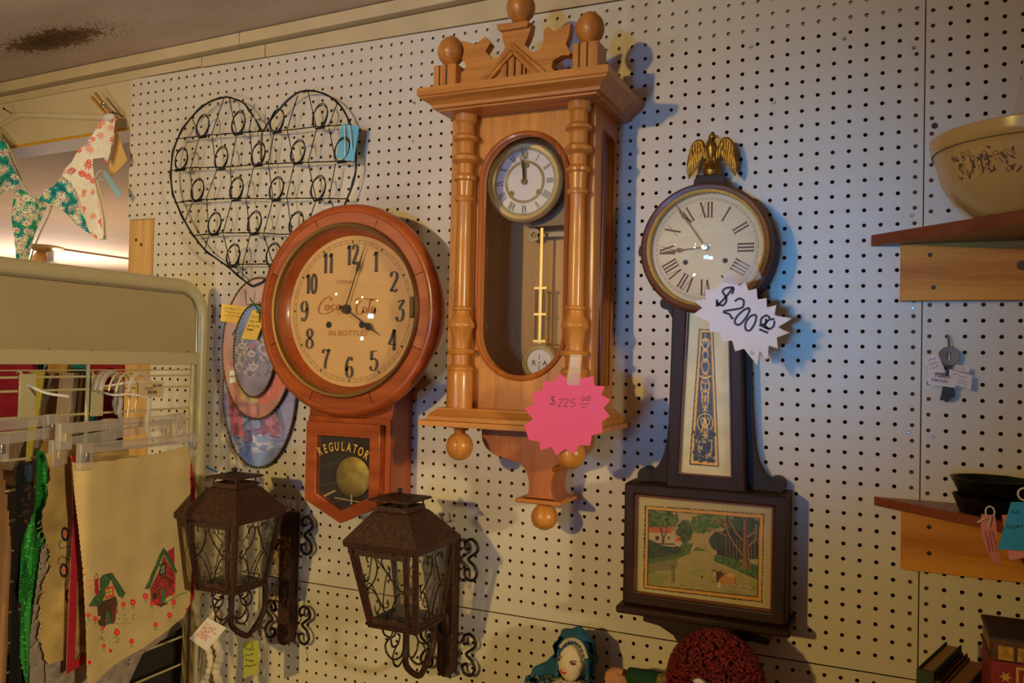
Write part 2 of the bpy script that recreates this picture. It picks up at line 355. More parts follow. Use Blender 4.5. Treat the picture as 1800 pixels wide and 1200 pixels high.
def numeral(bm, s, cx, cz, h, fn, sq=.62, thick=.18, thin=.045, adv=.56):
    w = adv * len(s)
    for k, ch in enumerate(s):
        for st in DIG[ch]:
            q = [((a + k * adv - w / 2) * sq * h + cx, (b - .5) * h + cz) for a, b in (sm(st, 6) if len(st) > 2 else st)]
            strip(bm, q, fn, 0, lambda tx, tz: h * (thin + (thick - thin) * abs(tz) ** 1.7))
def bar2(bm, a, b, w, fn): strip(bm, [a, b], fn, w)
def roman(bm, n, ang, cx, cz, r, h, fn, w=.5, tk=.14, tn=.04):
    """radial roman numeral, upright outward"""
    S = ['', 'I', 'II', 'III', 'IIII', 'V', 'VI', 'VII', 'VIII', 'IX', 'X', 'XI', 'XII'][n]; wid = {'I': .30, 'V': .62, 'X': .62}
    tot = sum(wid[c] for c in S); x = -tot / 2; ca, sa = math.cos(ang), math.sin(ang)     # ang from 12 clockwise
    def g(u, v): return fn(cx + (r + v * h) * sa + u * h * w / .5 * ca, cz + (r + v * h) * ca - u * h * w / .5 * sa)
    for c in S:
        q = wid[c]; m = x + q / 2
        if c == 'I': bar2(bm, (m, -.5), (m, .5), tk, g); bar2(bm, (m - .13, .5), (m + .13, .5), tn, g); bar2(bm, (m - .13, -.5), (m + .13, -.5), tn, g)
        if c == 'V': bar2(bm, (m - .22, .5), (m, -.5), tk, g); bar2(bm, (m + .22, .5), (m, -.5), tn, g); bar2(bm, (m - .3, .5), (m - .1, .5), tn, g); bar2(bm, (m + .12, .5), (m + .3, .5), tn, g)
        if c == 'X': bar2(bm, (m - .22, .5), (m + .22, -.5), tk, g); bar2(bm, (m + .22, .5), (m - .22, -.5), tn, g); bar2(bm, (m - .3, .5), (m - .1, .5), tn, g); bar2(bm, (m + .1, -.5), (m + .3, -.5), tn, g)
        x += q
def text_geo(s, bold=0.):
    cu = bpy.data.curves.new('t', 'FONT'); cu.body = s; cu.size = 1; cu.align_x = 'CENTER'; cu.offset = bold; cu.resolution_u = 3
    o = bpy.data.objects.new('t', cu); C.objects.link(o); dg = bpy.context.evaluated_depsgraph_get(); dg.update()
    me = bpy.data.meshes.new_from_object(o.evaluated_get(dg)); v = [tuple(q.co) for q in me.vertices]; f = [tuple(q.vertices) for q in me.polygons]
    bpy.data.objects.remove(o); bpy.data.meshes.remove(me); bpy.data.curves.remove(cu); return v, f
def text(bm, s, fn, size=1, bold=0.):
    v, f = text_geo(s, bold); q = [bm.verts.new(fn(a * size, b * size)) for a, b, _ in v]
    for p in f:
        try: bm.faces.new([q[i] for i in p])
        except ValueError: pass
def at(x, y, z): return lambda u, v: (x + u, y, z + v)
def scribble(bm, x0, z0, w, h, fn, tk, rnd, rows=3):       # illegible handwriting rows
    for r in range(rows):
        z = z0 - r * h * 1.6; x = x0; ln = w * rnd.uniform(.6, 1)
        while x < x0 + ln:
            q = rnd.uniform(.8, 2.2) * h; pts = [(x + q * i / 5, z + h * .5 * rnd.uniform(-1, 1)) for i in range(6)]; strip(bm, sm(pts, 2), fn, tk); x += q + h * .5

# ================================================================== THE SETTING
def sl(x, z): return z + .0235 * (x + 20)          # the old ceiling line runs slightly off level
def pegpanel(name, xs, zs, x0, x1, zt, zb, label=None, notch=None):
    """perforated sheet: hole columns xs, rows zs (descending); borders x0..x1, zt..zb"""
    V_, F_ = [], []; r = .137; t = .2
    for ci, x in enumerate(xs):
        for ri, z in enumerate(zs):
            if notch and x < notch[0] and z < notch[1]: continue
            xl = x0 if ci == 0 else (xs[ci - 1] + x) / 2; xr = x1 if ci == len(xs) - 1 else (x + xs[ci + 1]) / 2
            zu = zt if ri == 0 else (zs[ri - 1] + z) / 2; zd = zb if ri == len(zs) - 1 else (z + zs[ri + 1]) / 2
            if notch:
                if z < notch[1] and x - 1 < notch[0]: xl = notch[0]
                if x < notch[0] and z - 1 < notch[1]: zd = notch[1]
            b = len(V_)
            sq = [(xr, z), (xr, zu), (x, zu), (xl, zu), (xl, z), (xl, zd), (x, zd), (xr, zd)]
            V_ += [(p, 0, q) for p, q in sq]
            for yy in (0, t): V_ += [(x + r * math.cos(PI / 4 * k), yy, z + r * math.sin(PI / 4 * k)) for k in range(8)]
            for k in range(8):
                k2 = (k + 1) % 8; F_.append((b + k, b + k2, b + 8 + k2, b + 8 + k)); F_.append((b + 8 + k, b + 8 + k2, b + 16 + k2, b + 16 + k))
    bm = B(); vs_ = [bm.verts.new(v) for v in V_]
    for i_, f in enumerate(F_): bm.faces.new([vs_[i] for i in f]).material_index = i_ % 2
    bmesh.ops.remove_doubles(bm, verts=bm.verts, dist=.001)
    o = put(name, bm, M['peg'], WALL, smooth=0, recalc=False); o.data.materials.append(M['holewall'])
    if label: o['label'] = label
    return o
bm = B(); box(bm, -.3, 96, 1.6, 4, -Z0, 3.6); box(bm, -75, 96, .22, 3.4, -3.0, 4.4)
WALL = put('wall_back', bm, M['cream'], smooth=0, kind='structure')
# slope of header: tilt vertices afterwards is not needed behind the board
bm = B()
va = [(-75, .2, sl(-75, -4.6)), (-.3, .2, sl(-.3, -4.9)), (-.3, .2, 2), (-75, .2, 2)]
hexa(bm, [(-75, .05, sl(-75, -4.45)), (-.25, .05, sl(-.25, -4.55)), (-.25, .05, 1.9), (-75, .05, 1.9)], [(-75, .21, sl(-75, -4.45)), (-.25, .21, sl(-.25, -4.55)), (-.25, .21, 1.9), (-75, .21, 1.9)])
put('header_board', bm, M['cream'], WALL, smooth=0)
bm = B(); hexa(bm, [(-75, .1, sl(-75, -4.45)), (-.25, .1, sl(-.25, -4.55)), (-.25, 3.4, sl(-.25, -4.55)), (-75, 3.4, sl(-75, -4.45))], [(-75, .1, sl(-75, -4.75)), (-.25, .1, sl(-.25, -4.85)), (-.25, 3.4, sl(-.25, -4.85)), (-75, 3.4, sl(-75, -4.75))])
put('header_underside', bm, mat('yellow varnished wood', ph(150, 110, 20, 2.0), .5), WALL, smooth=0)
pegpanel('pegboard_panel', [float(i) for i in range(71)], [-float(j) for j in range(46)], -.28, 70.46, .6, -46.12, notch=(3.4, -13.42))
pegpanel('pegboard_panel', [70.93 + i for i in range(10)], [-.28 - j for j in range(54)], 70.53, 80.4, .75, -54, label='pegboard sheet right of the vertical seam')
pegpanel('pegboard_panel', [float(i) - .05 for i in range(4, 71)], [-46.8 - j for j in range(15)], 3.4, 70.46, -46.2, -61.3, label='lower pegboard sheet below the horizontal seam')
for x0, x1 in ((-.25, 3.3), (17, 18.5), (33, 34.5), (49.4, 50.9), (69.6, 71.3)):
    bm = B(); box(bm, x0, x1, .22, 1.58, -Z0, .5); put('wood_stud', bm, M['pine'] if x0 < 0 else M['hardboard'], WALL, smooth=0, bevel=.04 if x0 < 0 else 0)
bm = B(); box(bm, 3.4, 96, 1.45, 1.59, -Z0, .5); put('hardboard_backing', bm, M['hardboard'], WALL, smooth=0)
bm = B()
for x, z in ((.75, -15.4), (1.45, -15.9)): lathe(bm, [(.14, -.02), (.14, .03)], (x, .2, z), 'y', 10)
put('nail_hole', bm, M['black'], WALL, kind='stuff')
for px, py in ((1484, 68), (1320, 82), (1606, 84), (1603, 378), (1604, 541), (1597, 760), (1640, 767), (1360, 180), (727, 180), (726, 248), (729, 181), (595, 390), (757, 910)):
    p = P(px, py); bm = B(); lathe(bm, [(.13, .02), (.13, -.03), (.09, -.06)], (p.x, p.y, p.z), 'y', 10); box(bm, p.x - .09, p.x + .09, -.075, -.06, p.z - .015, p.z + .015)
    put('screw', bm, M['steel'], WALL)
# big dark hole beside the seam
p = P(1643, 221); bm = B(); lathe(bm, [(.2, .0), (.2, -.02)], (p.x, p.y, p.z), 'y', 9); put('drill_hole', bm, M['black'], WALL)
# cream strips above the board
def slab(x0, x1, y0, y1, zl, zr, m, name, parent, n=1, gap=0):
    bm = B(); hexa(bm, [(x0, y0, zl[0]), (x1, y0, zr[0]), (x1, y1, zr[0]), (x0, y1, zl[0])], [(x0, y0, zl[1]), (x1, y0, zr[1]), (x1, y1, zr[1]), (x0, y1, zl[1])])
    return put(name, bm, m, parent, smooth=0, bevel=.05)
slab(-75, 14.2, -.95, .2, (sl(-75, 1.05), sl(-75, 2.12)), (sl(14.2, 1.05), sl(14.2, 2.12)), M['cream2'], 'trim_1', None).update_tag()
slab(14.25, 96, -.95, .2, (sl(14.25, 1.05), sl(14.25, 2.12)), (sl(96, 1.05), sl(96, 2.12)), M['cream2'], 'trim_2', None)
slab(-75, 8.9, -.12, .2, (sl(-75, .4), sl(-75, .98)), (sl(8.9, .1), sl(8.9, .98)), M['cream2'], 'trim_3', None)
slab(8.97, 16.5, -.14, .2, (sl(8.97, .0), sl(8.97, .98)), (sl(16.5, -.2), sl(16.5, .98)), M['cream2'], 'trim_4', None)
slab(16.56, 96, -.12, .2, (sl(16.56, -.2), sl(16.56, .98)), (sl(96, -2), sl(96, .98)), M['cream2'], 'trim_5', None)
for n in range(1, 6): bpy.data.objects['trim_%d' % n]['kind'] = 'structure'
# ceiling with water stain and mould specks
m, nt, b = nodes('stained ceiling'); tc = nt.nodes.new('ShaderNodeTexCoord')
n1 = noise(nt, 3.2, 5, (1, 2.0, 1)); n2 = noise(nt, 55, 6); n3 = noise(nt, 260, 2)
def blob(c, rx, ry):
    s_ = nt.nodes.new('ShaderNodeVectorMath'); s_.operation = 'SUBTRACT'; nt.links.new(tc.outputs['Object'], s_.inputs[0]); s_.inputs[1].default_value = c
    d_ = nt.nodes.new('ShaderNodeVectorMath'); d_.operation = 'MULTIPLY'; nt.links.new(s_.outputs[0], d_.inputs[0]); d_.inputs[1].default_value = (1 / rx, 1 / ry, 0)
    l_ = nt.nodes.new('ShaderNodeVectorMath'); l_.operation = 'LENGTH'; nt.links.new(d_.outputs[0], l_.inputs[0]); return l_.outputs['Value']
CE = (10, -30, 3.3)
sp = PZ(95, 70, 2.6)
bl = blob(((sp.x - CE[0]) * K, (sp.y - CE[1]) * K, 0), 11.5 * K, 3.4 * K)
ad = nt.nodes.new('ShaderNodeMath'); ad.operation = 'MULTIPLY_ADD'; nt.links.new(n2.outputs[0], ad.inputs[0]); ad.inputs[1].default_value = 1.0; nt.links.new(bl, ad.inputs[2])
r1 = ramp(nt, ad.outputs[0], [(.70, (.22, .115, .035)), (.95, (.42, .27, .11)), (1.18, (.62, .47, .27)), (1.5, (1, .96, .9))])
rb = ramp(nt, n1.outputs[0], [(.35, (.62, .46, .31)), (.65, (.76, .59, .42))])
mm = nt.nodes.new('ShaderNodeMix'); mm.data_type = 'RGBA'; mm.blend_type = 'MULTIPLY'; mm.inputs[0].default_value = 1
nt.links.new(rb.outputs[0], mm.inputs[6]); nt.links.new(r1.outputs[0], mm.inputs[7])
sub = nt.nodes.new('ShaderNodeMath'); sub.operation = 'MULTIPLY_ADD'; nt.links.new(bl, sub.inputs[0]); sub.inputs[1].default_value = .22; nt.links.new(n3.outputs[0], sub.inputs[2])
r3 = ramp(nt, sub.outputs[0], [(.52, (.10, .06, .03)), (.60, (1, 1, 1))])
m3 = nt.nodes.new('ShaderNodeMix'); m3.data_type = 'RGBA'; m3.blend_type = 'MULTIPLY'; m3.inputs[0].default_value = 1
nt.links.new(mm.outputs[2], m3.inputs[6]); nt.links.new(r3.outputs[0], m3.inputs[7]); nt.links.new(m3.outputs[2], b.inputs['Base Color'])
sock(b, 'Roughness', .55); bump(nt, b, noise(nt, 120, 5).outputs[0], .9, .003)
bm = B(); y0, y1 = -62, -.96
hexa(bm, [(-75, y0, sl(-75, 2.2)), (96, y0, sl(96, 2.2)), (96, 0, sl(96, 2.2)), (-75, 0, sl(-75, 2.2))], [(-75, y0, sl(-75, 2.6)), (96, y0, sl(96, 2.6)), (96, 0, sl(96, 2.6)), (-75, 0, sl(-75, 2.6))])
bb = thing('ceiling', None, None, CE); bb['kind'] = 'structure'
put('ceiling_sheet', bm, m, bb, smooth=0)
bm = B(); box(bm, -75, 96, -.7, .0, 2.0, 2.3); bm.free()
# floor of both rooms, far room shell
bm = B(); box(bm, -220, 130, -200, 340, -Z0 - 1, -Z0); put('floor', bm, mat('brown vinyl floor', (.16, .11, .07), .5, var=.2, vs_=5), kind='structure', smooth=0)
bm = B(); box(bm, -220, 20, 3.7, 342, 4, 5); FC = put('ceiling_far_room', bm, mat('far room ceiling', (.58, .42, .27), .8, var=.08, vs_=2, bp=.3), kind='structure', smooth=0)
bm = B(); box(bm, -220, 20, 340, 342, -Z0, 4); put('wall_far', bm, mat('far room wall', (.46, .36, .26), .8, var=.08, vs_=2), kind='structure', smooth=0)
a = PZ(95, 438, 3.2); b_ = PZ(232, 463, 3.2); bm = B(); hexa(bm, [(a.x, a.y, 3.9), (b_.x + 8, b_.y, 3.9), (b_.x + 8, b_.y + 4, 3.9), (a.x, a.y + 4, 3.9)], [(a.x, a.y, 3.3), (b_.x + 8, b_.y, 3.3), (b_.x + 8, b_.y + 4, 3.3), (a.x, a.y + 4, 3.3)])
put('ceiling_batten', bm, mat('brown batten', (.30, .19, .10), .7), FC, smooth=0)
LF = thing('ceiling_lamp', 'small brass ceiling lamp seen through the opening above the white rack', 'lamp', (a.x - 3, a.y, 3.9))
bm = B(); lathe(bm, [(4.6, 0), (4.6, -.5), (3.5, -1.2)], (a.x - 3, a.y, 3.95), 'z', 20); put('canopy', bm, M['brass'], LF)
bm = B(); lathe(bm, [(1.0, -1.1), (1.0, -4.2), (1.8, -4.4), (1.8, -4.6)], (a.x - 1.5, a.y, 3.9), 'z', 14); put('stem', bm, M['steel'], LF)
bm = B(); lathe(bm, [(1.2, -1.1), (2.6, -3), (3.4, -6.6), (3.1, -6.6), (2.4, -3.2), (1, -1.4)], (a.x - 5.5, a.y, 3.9), 'z', 18, cap=False); put('lamp_shade', bm, mat('amber shade', (.75, .45, .16), .4), LF)

# ================================================================== OAK VIENNA STYLE WALL CLOCK
def oak_clock():
    T = thing('oak_wall_clock', 'tall light oak pendulum wall clock with turned columns and a crown of ball finials', 'clock', (44.4, 0, -38.6))
    fy = -5.2; xl, xr = 38.85, 50.02; zt, zb = -8.1, -30.0; sx, sz = 44.42, None
    oak, oakx = M['oak'], M['oak_x']
    # carcass: sides with inset panel, back, top, floor
    for s, x0, x1 in ((0, xl, xl + .6), (1, xr - .6, xr)):
        bm = B()
        box(bm, x0, x1, -4.6, -3.6, zb, zt); box(bm, x0, x1, -.9, 0, zb, zt); box(bm, x0, x1, -3.6, -.9, zt - 1.9, zt); box(bm, x0, x1, -3.6, -.9, zb, zb + 1.9)
        o = put('side_frame', bm, oak, T, bevel=.05)
        bm = B(); box(bm, x0 + .2, x0 + .4, -3.6, -.9, zb + 1.9, zt - 1.9); put('side_pane', bm, M['glass'], T, smooth=0)
        bm = B(); xx = x1 + .02 if s else x0 - .02
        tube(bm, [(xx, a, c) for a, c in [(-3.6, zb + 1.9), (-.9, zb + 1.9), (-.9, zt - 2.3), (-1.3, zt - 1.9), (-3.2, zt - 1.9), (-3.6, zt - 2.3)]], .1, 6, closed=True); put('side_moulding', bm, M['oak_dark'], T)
    bm = B(); box(bm, xl + .6, xr - .6, -.4, 0, zb, zt); put('back_panel', bm, wood('oak veneer back', (.60, .34, .11), (.46, .24, .07), 'z', .5, .1, 30), T)
    bm = B(); box(bm, xl + .6, xr - .6, -4.6, -.4, zb, zb + .4); box(bm, xl + .6, xr - .6, -4.6, -.4, zt - .4, zt); put('case_floor', bm, oak, T)
    # door: slab with a long oval opening
    cx, ct, cb, R = 44.72, -13.55, -24.35, 3.22
    inner = [(cx + R * math.cos(a), ct + R * 1.0 * math.sin(a)) for a in np.linspace(0, PI, 25)] + [(cx + R * math.cos(a), cb + R * math.sin(a)) for a in np.linspace(PI, 2 * PI, 25)]
    dl, dr, dt, db = xl, xr, zt, zb
    outer = []
    for (x, z) in inner:                                   # same count, pushed to the rectangle
        dx, dz = x - cx, z - (dt + db) / 2
        t = min((dr - cx) / dx if dx > 1e-6 else 1e9, (dl - cx) / dx if dx < -1e-6 else 1e9, ((dt - db) / 2) / abs(dz) if abs(dz) > 1e-6 else 1e9)
        outer.append((cx + dx * t, (dt + db) / 2 + dz * t))
    # force the corners
    for c_ in ((dr, dt), (dl, dt), (dl, db), (dr, db)):
        i = min(range(len(outer)), key=lambda i: (outer[i][0] - c_[0]) ** 2 + (outer[i][1] - c_[1]) ** 2); outer[i] = c_
    bm = B(); ring_prism(bm, outer, inner, fy, -4.6); put('door_frame', bm, oak, T, smooth=30, bevel=.03)
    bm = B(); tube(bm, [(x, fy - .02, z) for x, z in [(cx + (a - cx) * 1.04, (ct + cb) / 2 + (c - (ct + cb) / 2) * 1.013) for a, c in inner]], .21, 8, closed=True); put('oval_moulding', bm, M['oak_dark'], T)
    bm = B(); prism(bm, [(cx + (a - cx) * .999, c) for a, c in inner], -4.86, -4.8); put('door_pane', bm, M['glass'], T, smooth=0)
    # columns
    def column(x, k):
        y = fy - .72; bm = B()
        pr = [(.0, -8.15), (.95, -8.15), (.98, -8.5), (.8, -8.75), (.78, -9.15), (.72, -9.25), (.62, -9.35), (.62, -10.1), (.75, -10.2), (.93, -10.35), (.93, -10.55), (.72, -10.65), (.63, -10.75), (.63, -11.55), (.8, -11.65), (.97, -11.8), (.97, -12.05), (.8, -12.2), (.6, -12.3), (.58, -13.0), (.7, -13.1), (.82, -13.25), (.8, -13.45), (.62, -13.55), (.55, -14.6), (.65, -14.65), (.72, -14.8), (.66, -14.98), (.55, -15.0), (.5, -15.15), (.54, -18), (.56, -22.6), (.7, -22.7), (.72, -22.85), (.6, -22.95), (.62, -23.3), (.9, -23.75), (.98, -23.95), (.95, -24.1), (.78, -24.3), (.62, -25.3), (.60, -25.55), (.6, -25.65), (.9, -25.7), (1.0, -25.85), (.9, -26.05), (.62, -26.1), (.60, -26.8), (.8, -26.9), (.96, -27.05), (.96, -27.2), (.88, -27.3), (.94, -27.6), (.94, -29.95), (0, -29.95)]
        lathe(bm, [(max(r * 1.0, .001), h) for r, h in pr], (x, y, 0), 'z', 26, cap=False)
        return put('column', bm, oak, T, smooth=40)
    column(40.35, 0); column(49.05, 1)
    # cornice: cove moulding swept round three sides
    def cornice(L, R_, D, prof, name, m):
        bm = B(); rows = []
        for o_, z in prof: rows.append([bm.verts.new(p) for p in ((L + o_, 0, z), (L + o_, -D + o_, z), (R_ - o_, -D + o_, z), (R_ - o_, 0, z))])
        for A, B_ in zip(rows, rows[1:]):
            for i in range(3): bm.faces.new((A[i], A[i + 1], B_[i + 1], B_[i]))
        bm.faces.new(rows[0]); bm.faces.new(rows[-1]); bm.faces.new([r[0] for r in rows]); bm.faces.new([r[3] for r in rows])
        return put(name, bm, m, T, smooth=25)
    cornice(37.75, 51.9, 8.6, [(0, -7.25), (0, -7.75), (.12, -7.85), (.15, -7.95), (.3, -8.02), (.55, -8.15), (.75, -8.35), (.82, -8.55), (1.1, -8.6), (1.15, -8.7)], 'cornice', M['oak_x'])
    cornice(38.2, 51.3, 8.1, [(1.0, -29.9), (.95, -30.05), (.7, -30.2), (.45, -30.5), (.4, -30.75), (0, -30.8), (0, -31.15), (.9, -31.2)], 'base_moulding', M['oak_x'])
    # crown: fretwork board, gable, posts, balls (crown stands d inches out)
    d = 6.4
    def q(pts): return [(P(x, y, d).x, P(x, y, d).z) for x, y in pts]
    fr = q([(802, 163), (803, 131), (809, 129), (817, 122), (819, 113), (812, 104), (816, 88), (811, 71), (836, 78), (853, 64), (862, 75), (853, 90), (864, 103), (878, 101), (888, 83), (884, 72), (881, 52), (876, 46), (934, 40), (932, 52), (928, 65), (922, 78), (935, 92), (950, 86), (956, 70), (955, 54), (963, 46), (974, 55), (1003, 40), (1000, 62), (994, 78), (1003, 92), (1000, 97), (988, 97), (972, 106), (969, 118), (978, 130), (993, 129), (1002, 120), (1004, 138)])
    fr[0] = (fr[0][0], -7.26); fr[-1] = (fr[-1][0], -7.26)
    fr = [(a, max(b, -7.26)) for a, b in fr]
    bm = B(); prism(bm, fr, -d, -d + .75); put('fretwork_board', bm, oakx, T, smooth=30)
    bm = B(); c = P(907, 55, d); prism(bm, q([(876, 46), (878, 55), (884, 57), (929, 50), (933, 43), (930, 38)]), -d - .35, -d + .9); put('centre_cap', bm, oakx, T, bevel=.05)
    # gable mouldings
    dd = d + .35
    def q2(pts): return [(P(x, y, dd).x, P(x, y, dd).z) for x, y in pts]
    for nm, pts in (('gable_rail', [(832, 152), (898, 73), (901, 95), (848, 153)]), ('gable_rail', [(898, 73), (968, 133), (943, 139), (901, 95)])):
        g = q2(pts); bm = B(); prism(bm, g, -dd, -d); put(nm, bm, oak, T, bevel=.06)
        mid = [((g[0][0] + g[3][0]) / 2, (g[0][1] + g[3][1]) / 2), ((g[1][0] + g[2][0]) / 2, (g[1][1] + g[2][1]) / 2)]
        bm = B(); tube(bm, [(a, -dd - .03, b) for a, b in mid], .13, 6); put('bead', bm, oak, T)
    bm = B(); prism(bm, q2([(880, 148), (880, 118), (901, 97), (922, 116), (921, 142)]), -dd + .1, -d); put('gable_block', bm, oak, T, bevel=.03)
    bm = B()
    for x in (891, 904, 917): a = P(x, 112, dd); box(bm, a.x - .05, a.x + .05, -dd + .02, -dd + .12, a.z - 1.2, a.z + (.25 if x != 904 else .6))
    put('flute', bm, M['groove'], T, kind='stuff')
    for px0, px1, ball_, zt_ in ((762, 801, (792.5, 88), 113), (1005, 1050.5, (1036.5, 49), 73)):
        a, b_ = P(px0, 140, 7), P(px1, 140, 7); w = b_.x - a.x; top = P((px0 + px1) / 2, zt_, 7).z
        bm = B(); box(bm, a.x, b_.x, -7, -7 + w, -7.26, top); put('crown_post', bm, oak, T, bevel=.06)
        bm = B()
        for t in (.27, .58): box(bm, a.x + w * t - .05, a.x + w * t + .05, -7.03, -6.9, -7.2, top - .05)
        put('flute', bm, M['groove'], T, kind='stuff')
        c = P(ball_[0], ball_[1], 7 - w / 2); bm = B(); h = c.z - top
        lathe(bm, [(.01, top - .02), (.62, top - .02), (.55, top + .12), (.42, top + .2), (.55, top + .3), (.85, top + .62), (1.0, top + 1.05), (.98, top + 1.4), (.8, top + 1.85), (.45, top + 2.2), (.2, top + 2.33), (.01, top + 2.38)], (a.x + w / 2, -7 + w / 2, 0), 'z', 28, cap=False)
        put('ball_finial', bm, oak, T, smooth=60)
    c = P(911.5, 19, d); top = P(907, 41, d).z; bm = B()
    lathe(bm, [(.01, top - .02), (.8, top - .02), (.6, top + .15), (.45, top + .22), (.6, top + .32), (.9, top + .65), (1.04, top + 1.1), (1.0, top + 1.5), (.8, top + 1.95), (.4, top + 2.28), (.01, top + 2.4)], (c.x, -d + .4, 0), 'z', 28, cap=False); put('ball_finial', bm, oak, T, smooth=60)
    # hanging knobs and bottom bracket
    for px in (808,):
        c = P(px, 775, 6.0); bm = B()
        lathe(bm, [(.01, -31.15), (1.0, -31.15), (1.0, -31.3), (.45, -31.4), (.38, -31.75), (.6, -31.85), (.88, -32.2), (.98, -32.6), (.94, -33.0), (.7, -33.45), (.35, -33.65), (.01, -33.7)], (c.x, -6.0, 0), 'z', 26, cap=False); put('drop_knob', bm, oak, T, smooth=60)
    c = P(1004, 800, 5.5); bm = B()
    lathe(bm, [(.01, -31.15), (1.0, -31.15), (1.0, -31.3), (.45, -31.4), (.38, -31.75), (.6, -31.85), (.88, -32.2), (.98, -32.6), (.94, -33.0), (.7, -33.45), (.35, -33.65), (.01, -33.7)], (49.0, -6, 0), 'z', 26, cap=False); put('drop_knob', bm, oak, T, smooth=60)
    bx = [(41.3, -31.2), (41.25, -32.2), (41.7, -33.0), (42.6, -33.45), (43.7, -33.7), (44.5, -34.0), (44.95, -34.6), (45.1, -35.4), (45.0, -36.0), (44.6, -36.3)]
    mx_ = 46.05 - .2
    cxb = 45.95; left = sm(bx, 3); prof = left + [(2 * cxb - a, b) for a, b in left[::-1]]
    prof = left + [(cxb + (cxb - a) * (.66 if b > -34.2 else 1), b) for a, b in left[::-1]]
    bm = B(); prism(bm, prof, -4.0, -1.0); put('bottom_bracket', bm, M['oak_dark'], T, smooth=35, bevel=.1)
    bm = B(); box(bm, cxb - 1.75, cxb + 1.75, -4.4, -.8, -36.62, -36.3); put('bracket_cap', bm, M['oak_x'], T, bevel=.1)
    bm = B(); lathe(bm, [(.01, -36.6), (.7, -36.6), (.5, -36.75), (.55, -36.85), (.85, -37.2), (.98, -37.6), (.95, -37.95), (.7, -38.35), (.3, -38.58), (.01, -38.62)], (46.05, -3.2, 0), 'z', 26, cap=False); put('drop_knob', bm, oak, T, smooth=60)
    # dial
    dx, dz, dy, R = 43.85, -13.2, -3.0, 2.95
    bm = B(); lathe(bm, [(R * .82, -.1), (R * .86, -.25), (R * .95, -.3), (R, -.18), (R + .08, 0), (R, .3), (R * .9, .4)], (dx, dy, dz), 'y', 48, cap=False); bz = put('dial_bezel', bm, M['brass'], T, smooth=40)
    bm = B(); lathe(bm, [(.001, -.02), (R * .85, -.02), (R * .85, .3), (.001, .3)], (dx, dy, dz), 'y', 48, cap=False); dl_ = put('dial', bm, M['dial_white'], T, smooth=30)
    bm = B(); lathe(bm, [(R * .47, -.06), (R * .5, -.12), (R * .54, -.06)], (dx, dy, dz), 'y', 48, cap=False); put('dial_ring', bm, M['brass'], dl_)
    f = at(0, dy - .05, 0); bm = B(); g = lambda u, v: (u, dy - .05, v)
    for n in range(1, 13): roman(bm, n, n * PI / 6, dx, dz, R * .68, .5, g, .42, .13, .05)
    for k in range(60):
        a_ = k * PI / 30; strip(bm, [(dx + R * .795 * math.sin(a_), dz + R * .795 * math.cos(a_)), (dx + R * .825 * math.sin(a_), dz + R * .825 * math.cos(a_))], g, .04 if k % 5 else .09)
    strip(bm, circ(dx, dz, R * .8, 60, 0, 2 * PI), g, .012); strip(bm, circ(dx, dz, R * .825, 60, 0, 2 * PI), g, .012)
    put('numerals', bm, M['ink'], dl_, smooth=0, kind='stuff')
    for x, z in ((dx - 1.05, dz - .82), (dx + 1.15, dz - .82)): bm = B(); lathe(bm, [(.21, -.03), (.21, -.08), (.1, -.08), (.1, -.03)], (x, dy, z), 'y', 16, cap=False); lathe(bm, [(.001, -.04), (.2, -.04)], (x, dy, z), 'y', 16, cap=False); put('winding_hole', bm, mat('bronze arbor', (.12, .08, .04), .4, .8), dl_)
    hm = mat('serpentine brass hand', (.12, .09, .05), .45, .7)
    bm = B(); y = dy - .16
    lathe(bm, [(.22, -.1), (.22, .05)], (dx, y, dz), 'y', 16); prism(bm, [(dx - .09, dz), (dx - .1, dz + .7), (dx - .06, dz + 1.05), (dx + .06, dz + 1.05), (dx + .1, dz + .7), (dx + .09, dz)], y, y + .03)
    tube(bm, [(dx - .1 + .13 * math.cos(a_), y, dz + 1.2 + .13 * math.sin(a_)) for a_ in np.linspace(0, 2 * PI, 12)[:-1]], .04, 5, closed=True); tube(bm, [(dx + .15 + .13 * math.cos(a_), y, dz + 1.2 + .13 * math.sin(a_)) for a_ in np.linspace(0, 2 * PI, 12)[:-1]], .04, 5, closed=True)
    put('hour_hand', bm, hm, dl_)
    bm = B(); y = dy - .24; tube(bm, [(dx, y, dz), (dx - .12, y, dz + 1.5)], .06, 6); tube(bm, [(dx - .15 + .18 * math.cos(a_), y, dz + 1.75 + .2 * math.sin(a_)) for a_ in np.linspace(0, 2 * PI, 14)[:-1]], .035, 5, closed=True); tube(bm, [(dx - .17, y, dz + 1.93), (dx - .22, y, dz + 2.6)], .03, 5); put('minute_hand', bm, hm, dl_)
    # movement bracket behind the dial and pendulum
    bm = B(); box(bm, 44.0, 47.4, -2.0, -.5, -16.4, -13.0); put('movement', bm, mat('grey brown movement', (.16, .12, .08), .5, .5), T, bevel=.05)
    bm = B(); p = P(932, 405, 1); lathe(bm, [(.5, -.1), (.5, .1), (.22, .1), (.22, -.1), (.5, -.1)], (44.0, -1.3, -16.9), 'y', 16, cap=False); box(bm, 44.3, 48.2, -1.4, -1.2, -17.1, -16.8); put('movement_bracket', bm, mat('grey cast bracket', (.25, .22, .18), .5, .6), T)
    PT = T; y = -2.0; px_ = 44.9
    bm = B(); box(bm, px_ - .11, px_ + .11, y - .03, y + .03, -25.2, -16.5); pr_ = put('pendulum_rod', bm, M['brass'], PT, smooth=0)
    bm = B()
    for x in (-.38, -.26, .2, .32): tube(bm, [(px_ + x, y, -24.9), (px_ + x, y, -21.0)], .045, 6)
    put('steel_rods', bm, M['steel'], pr_)
    bm = B()
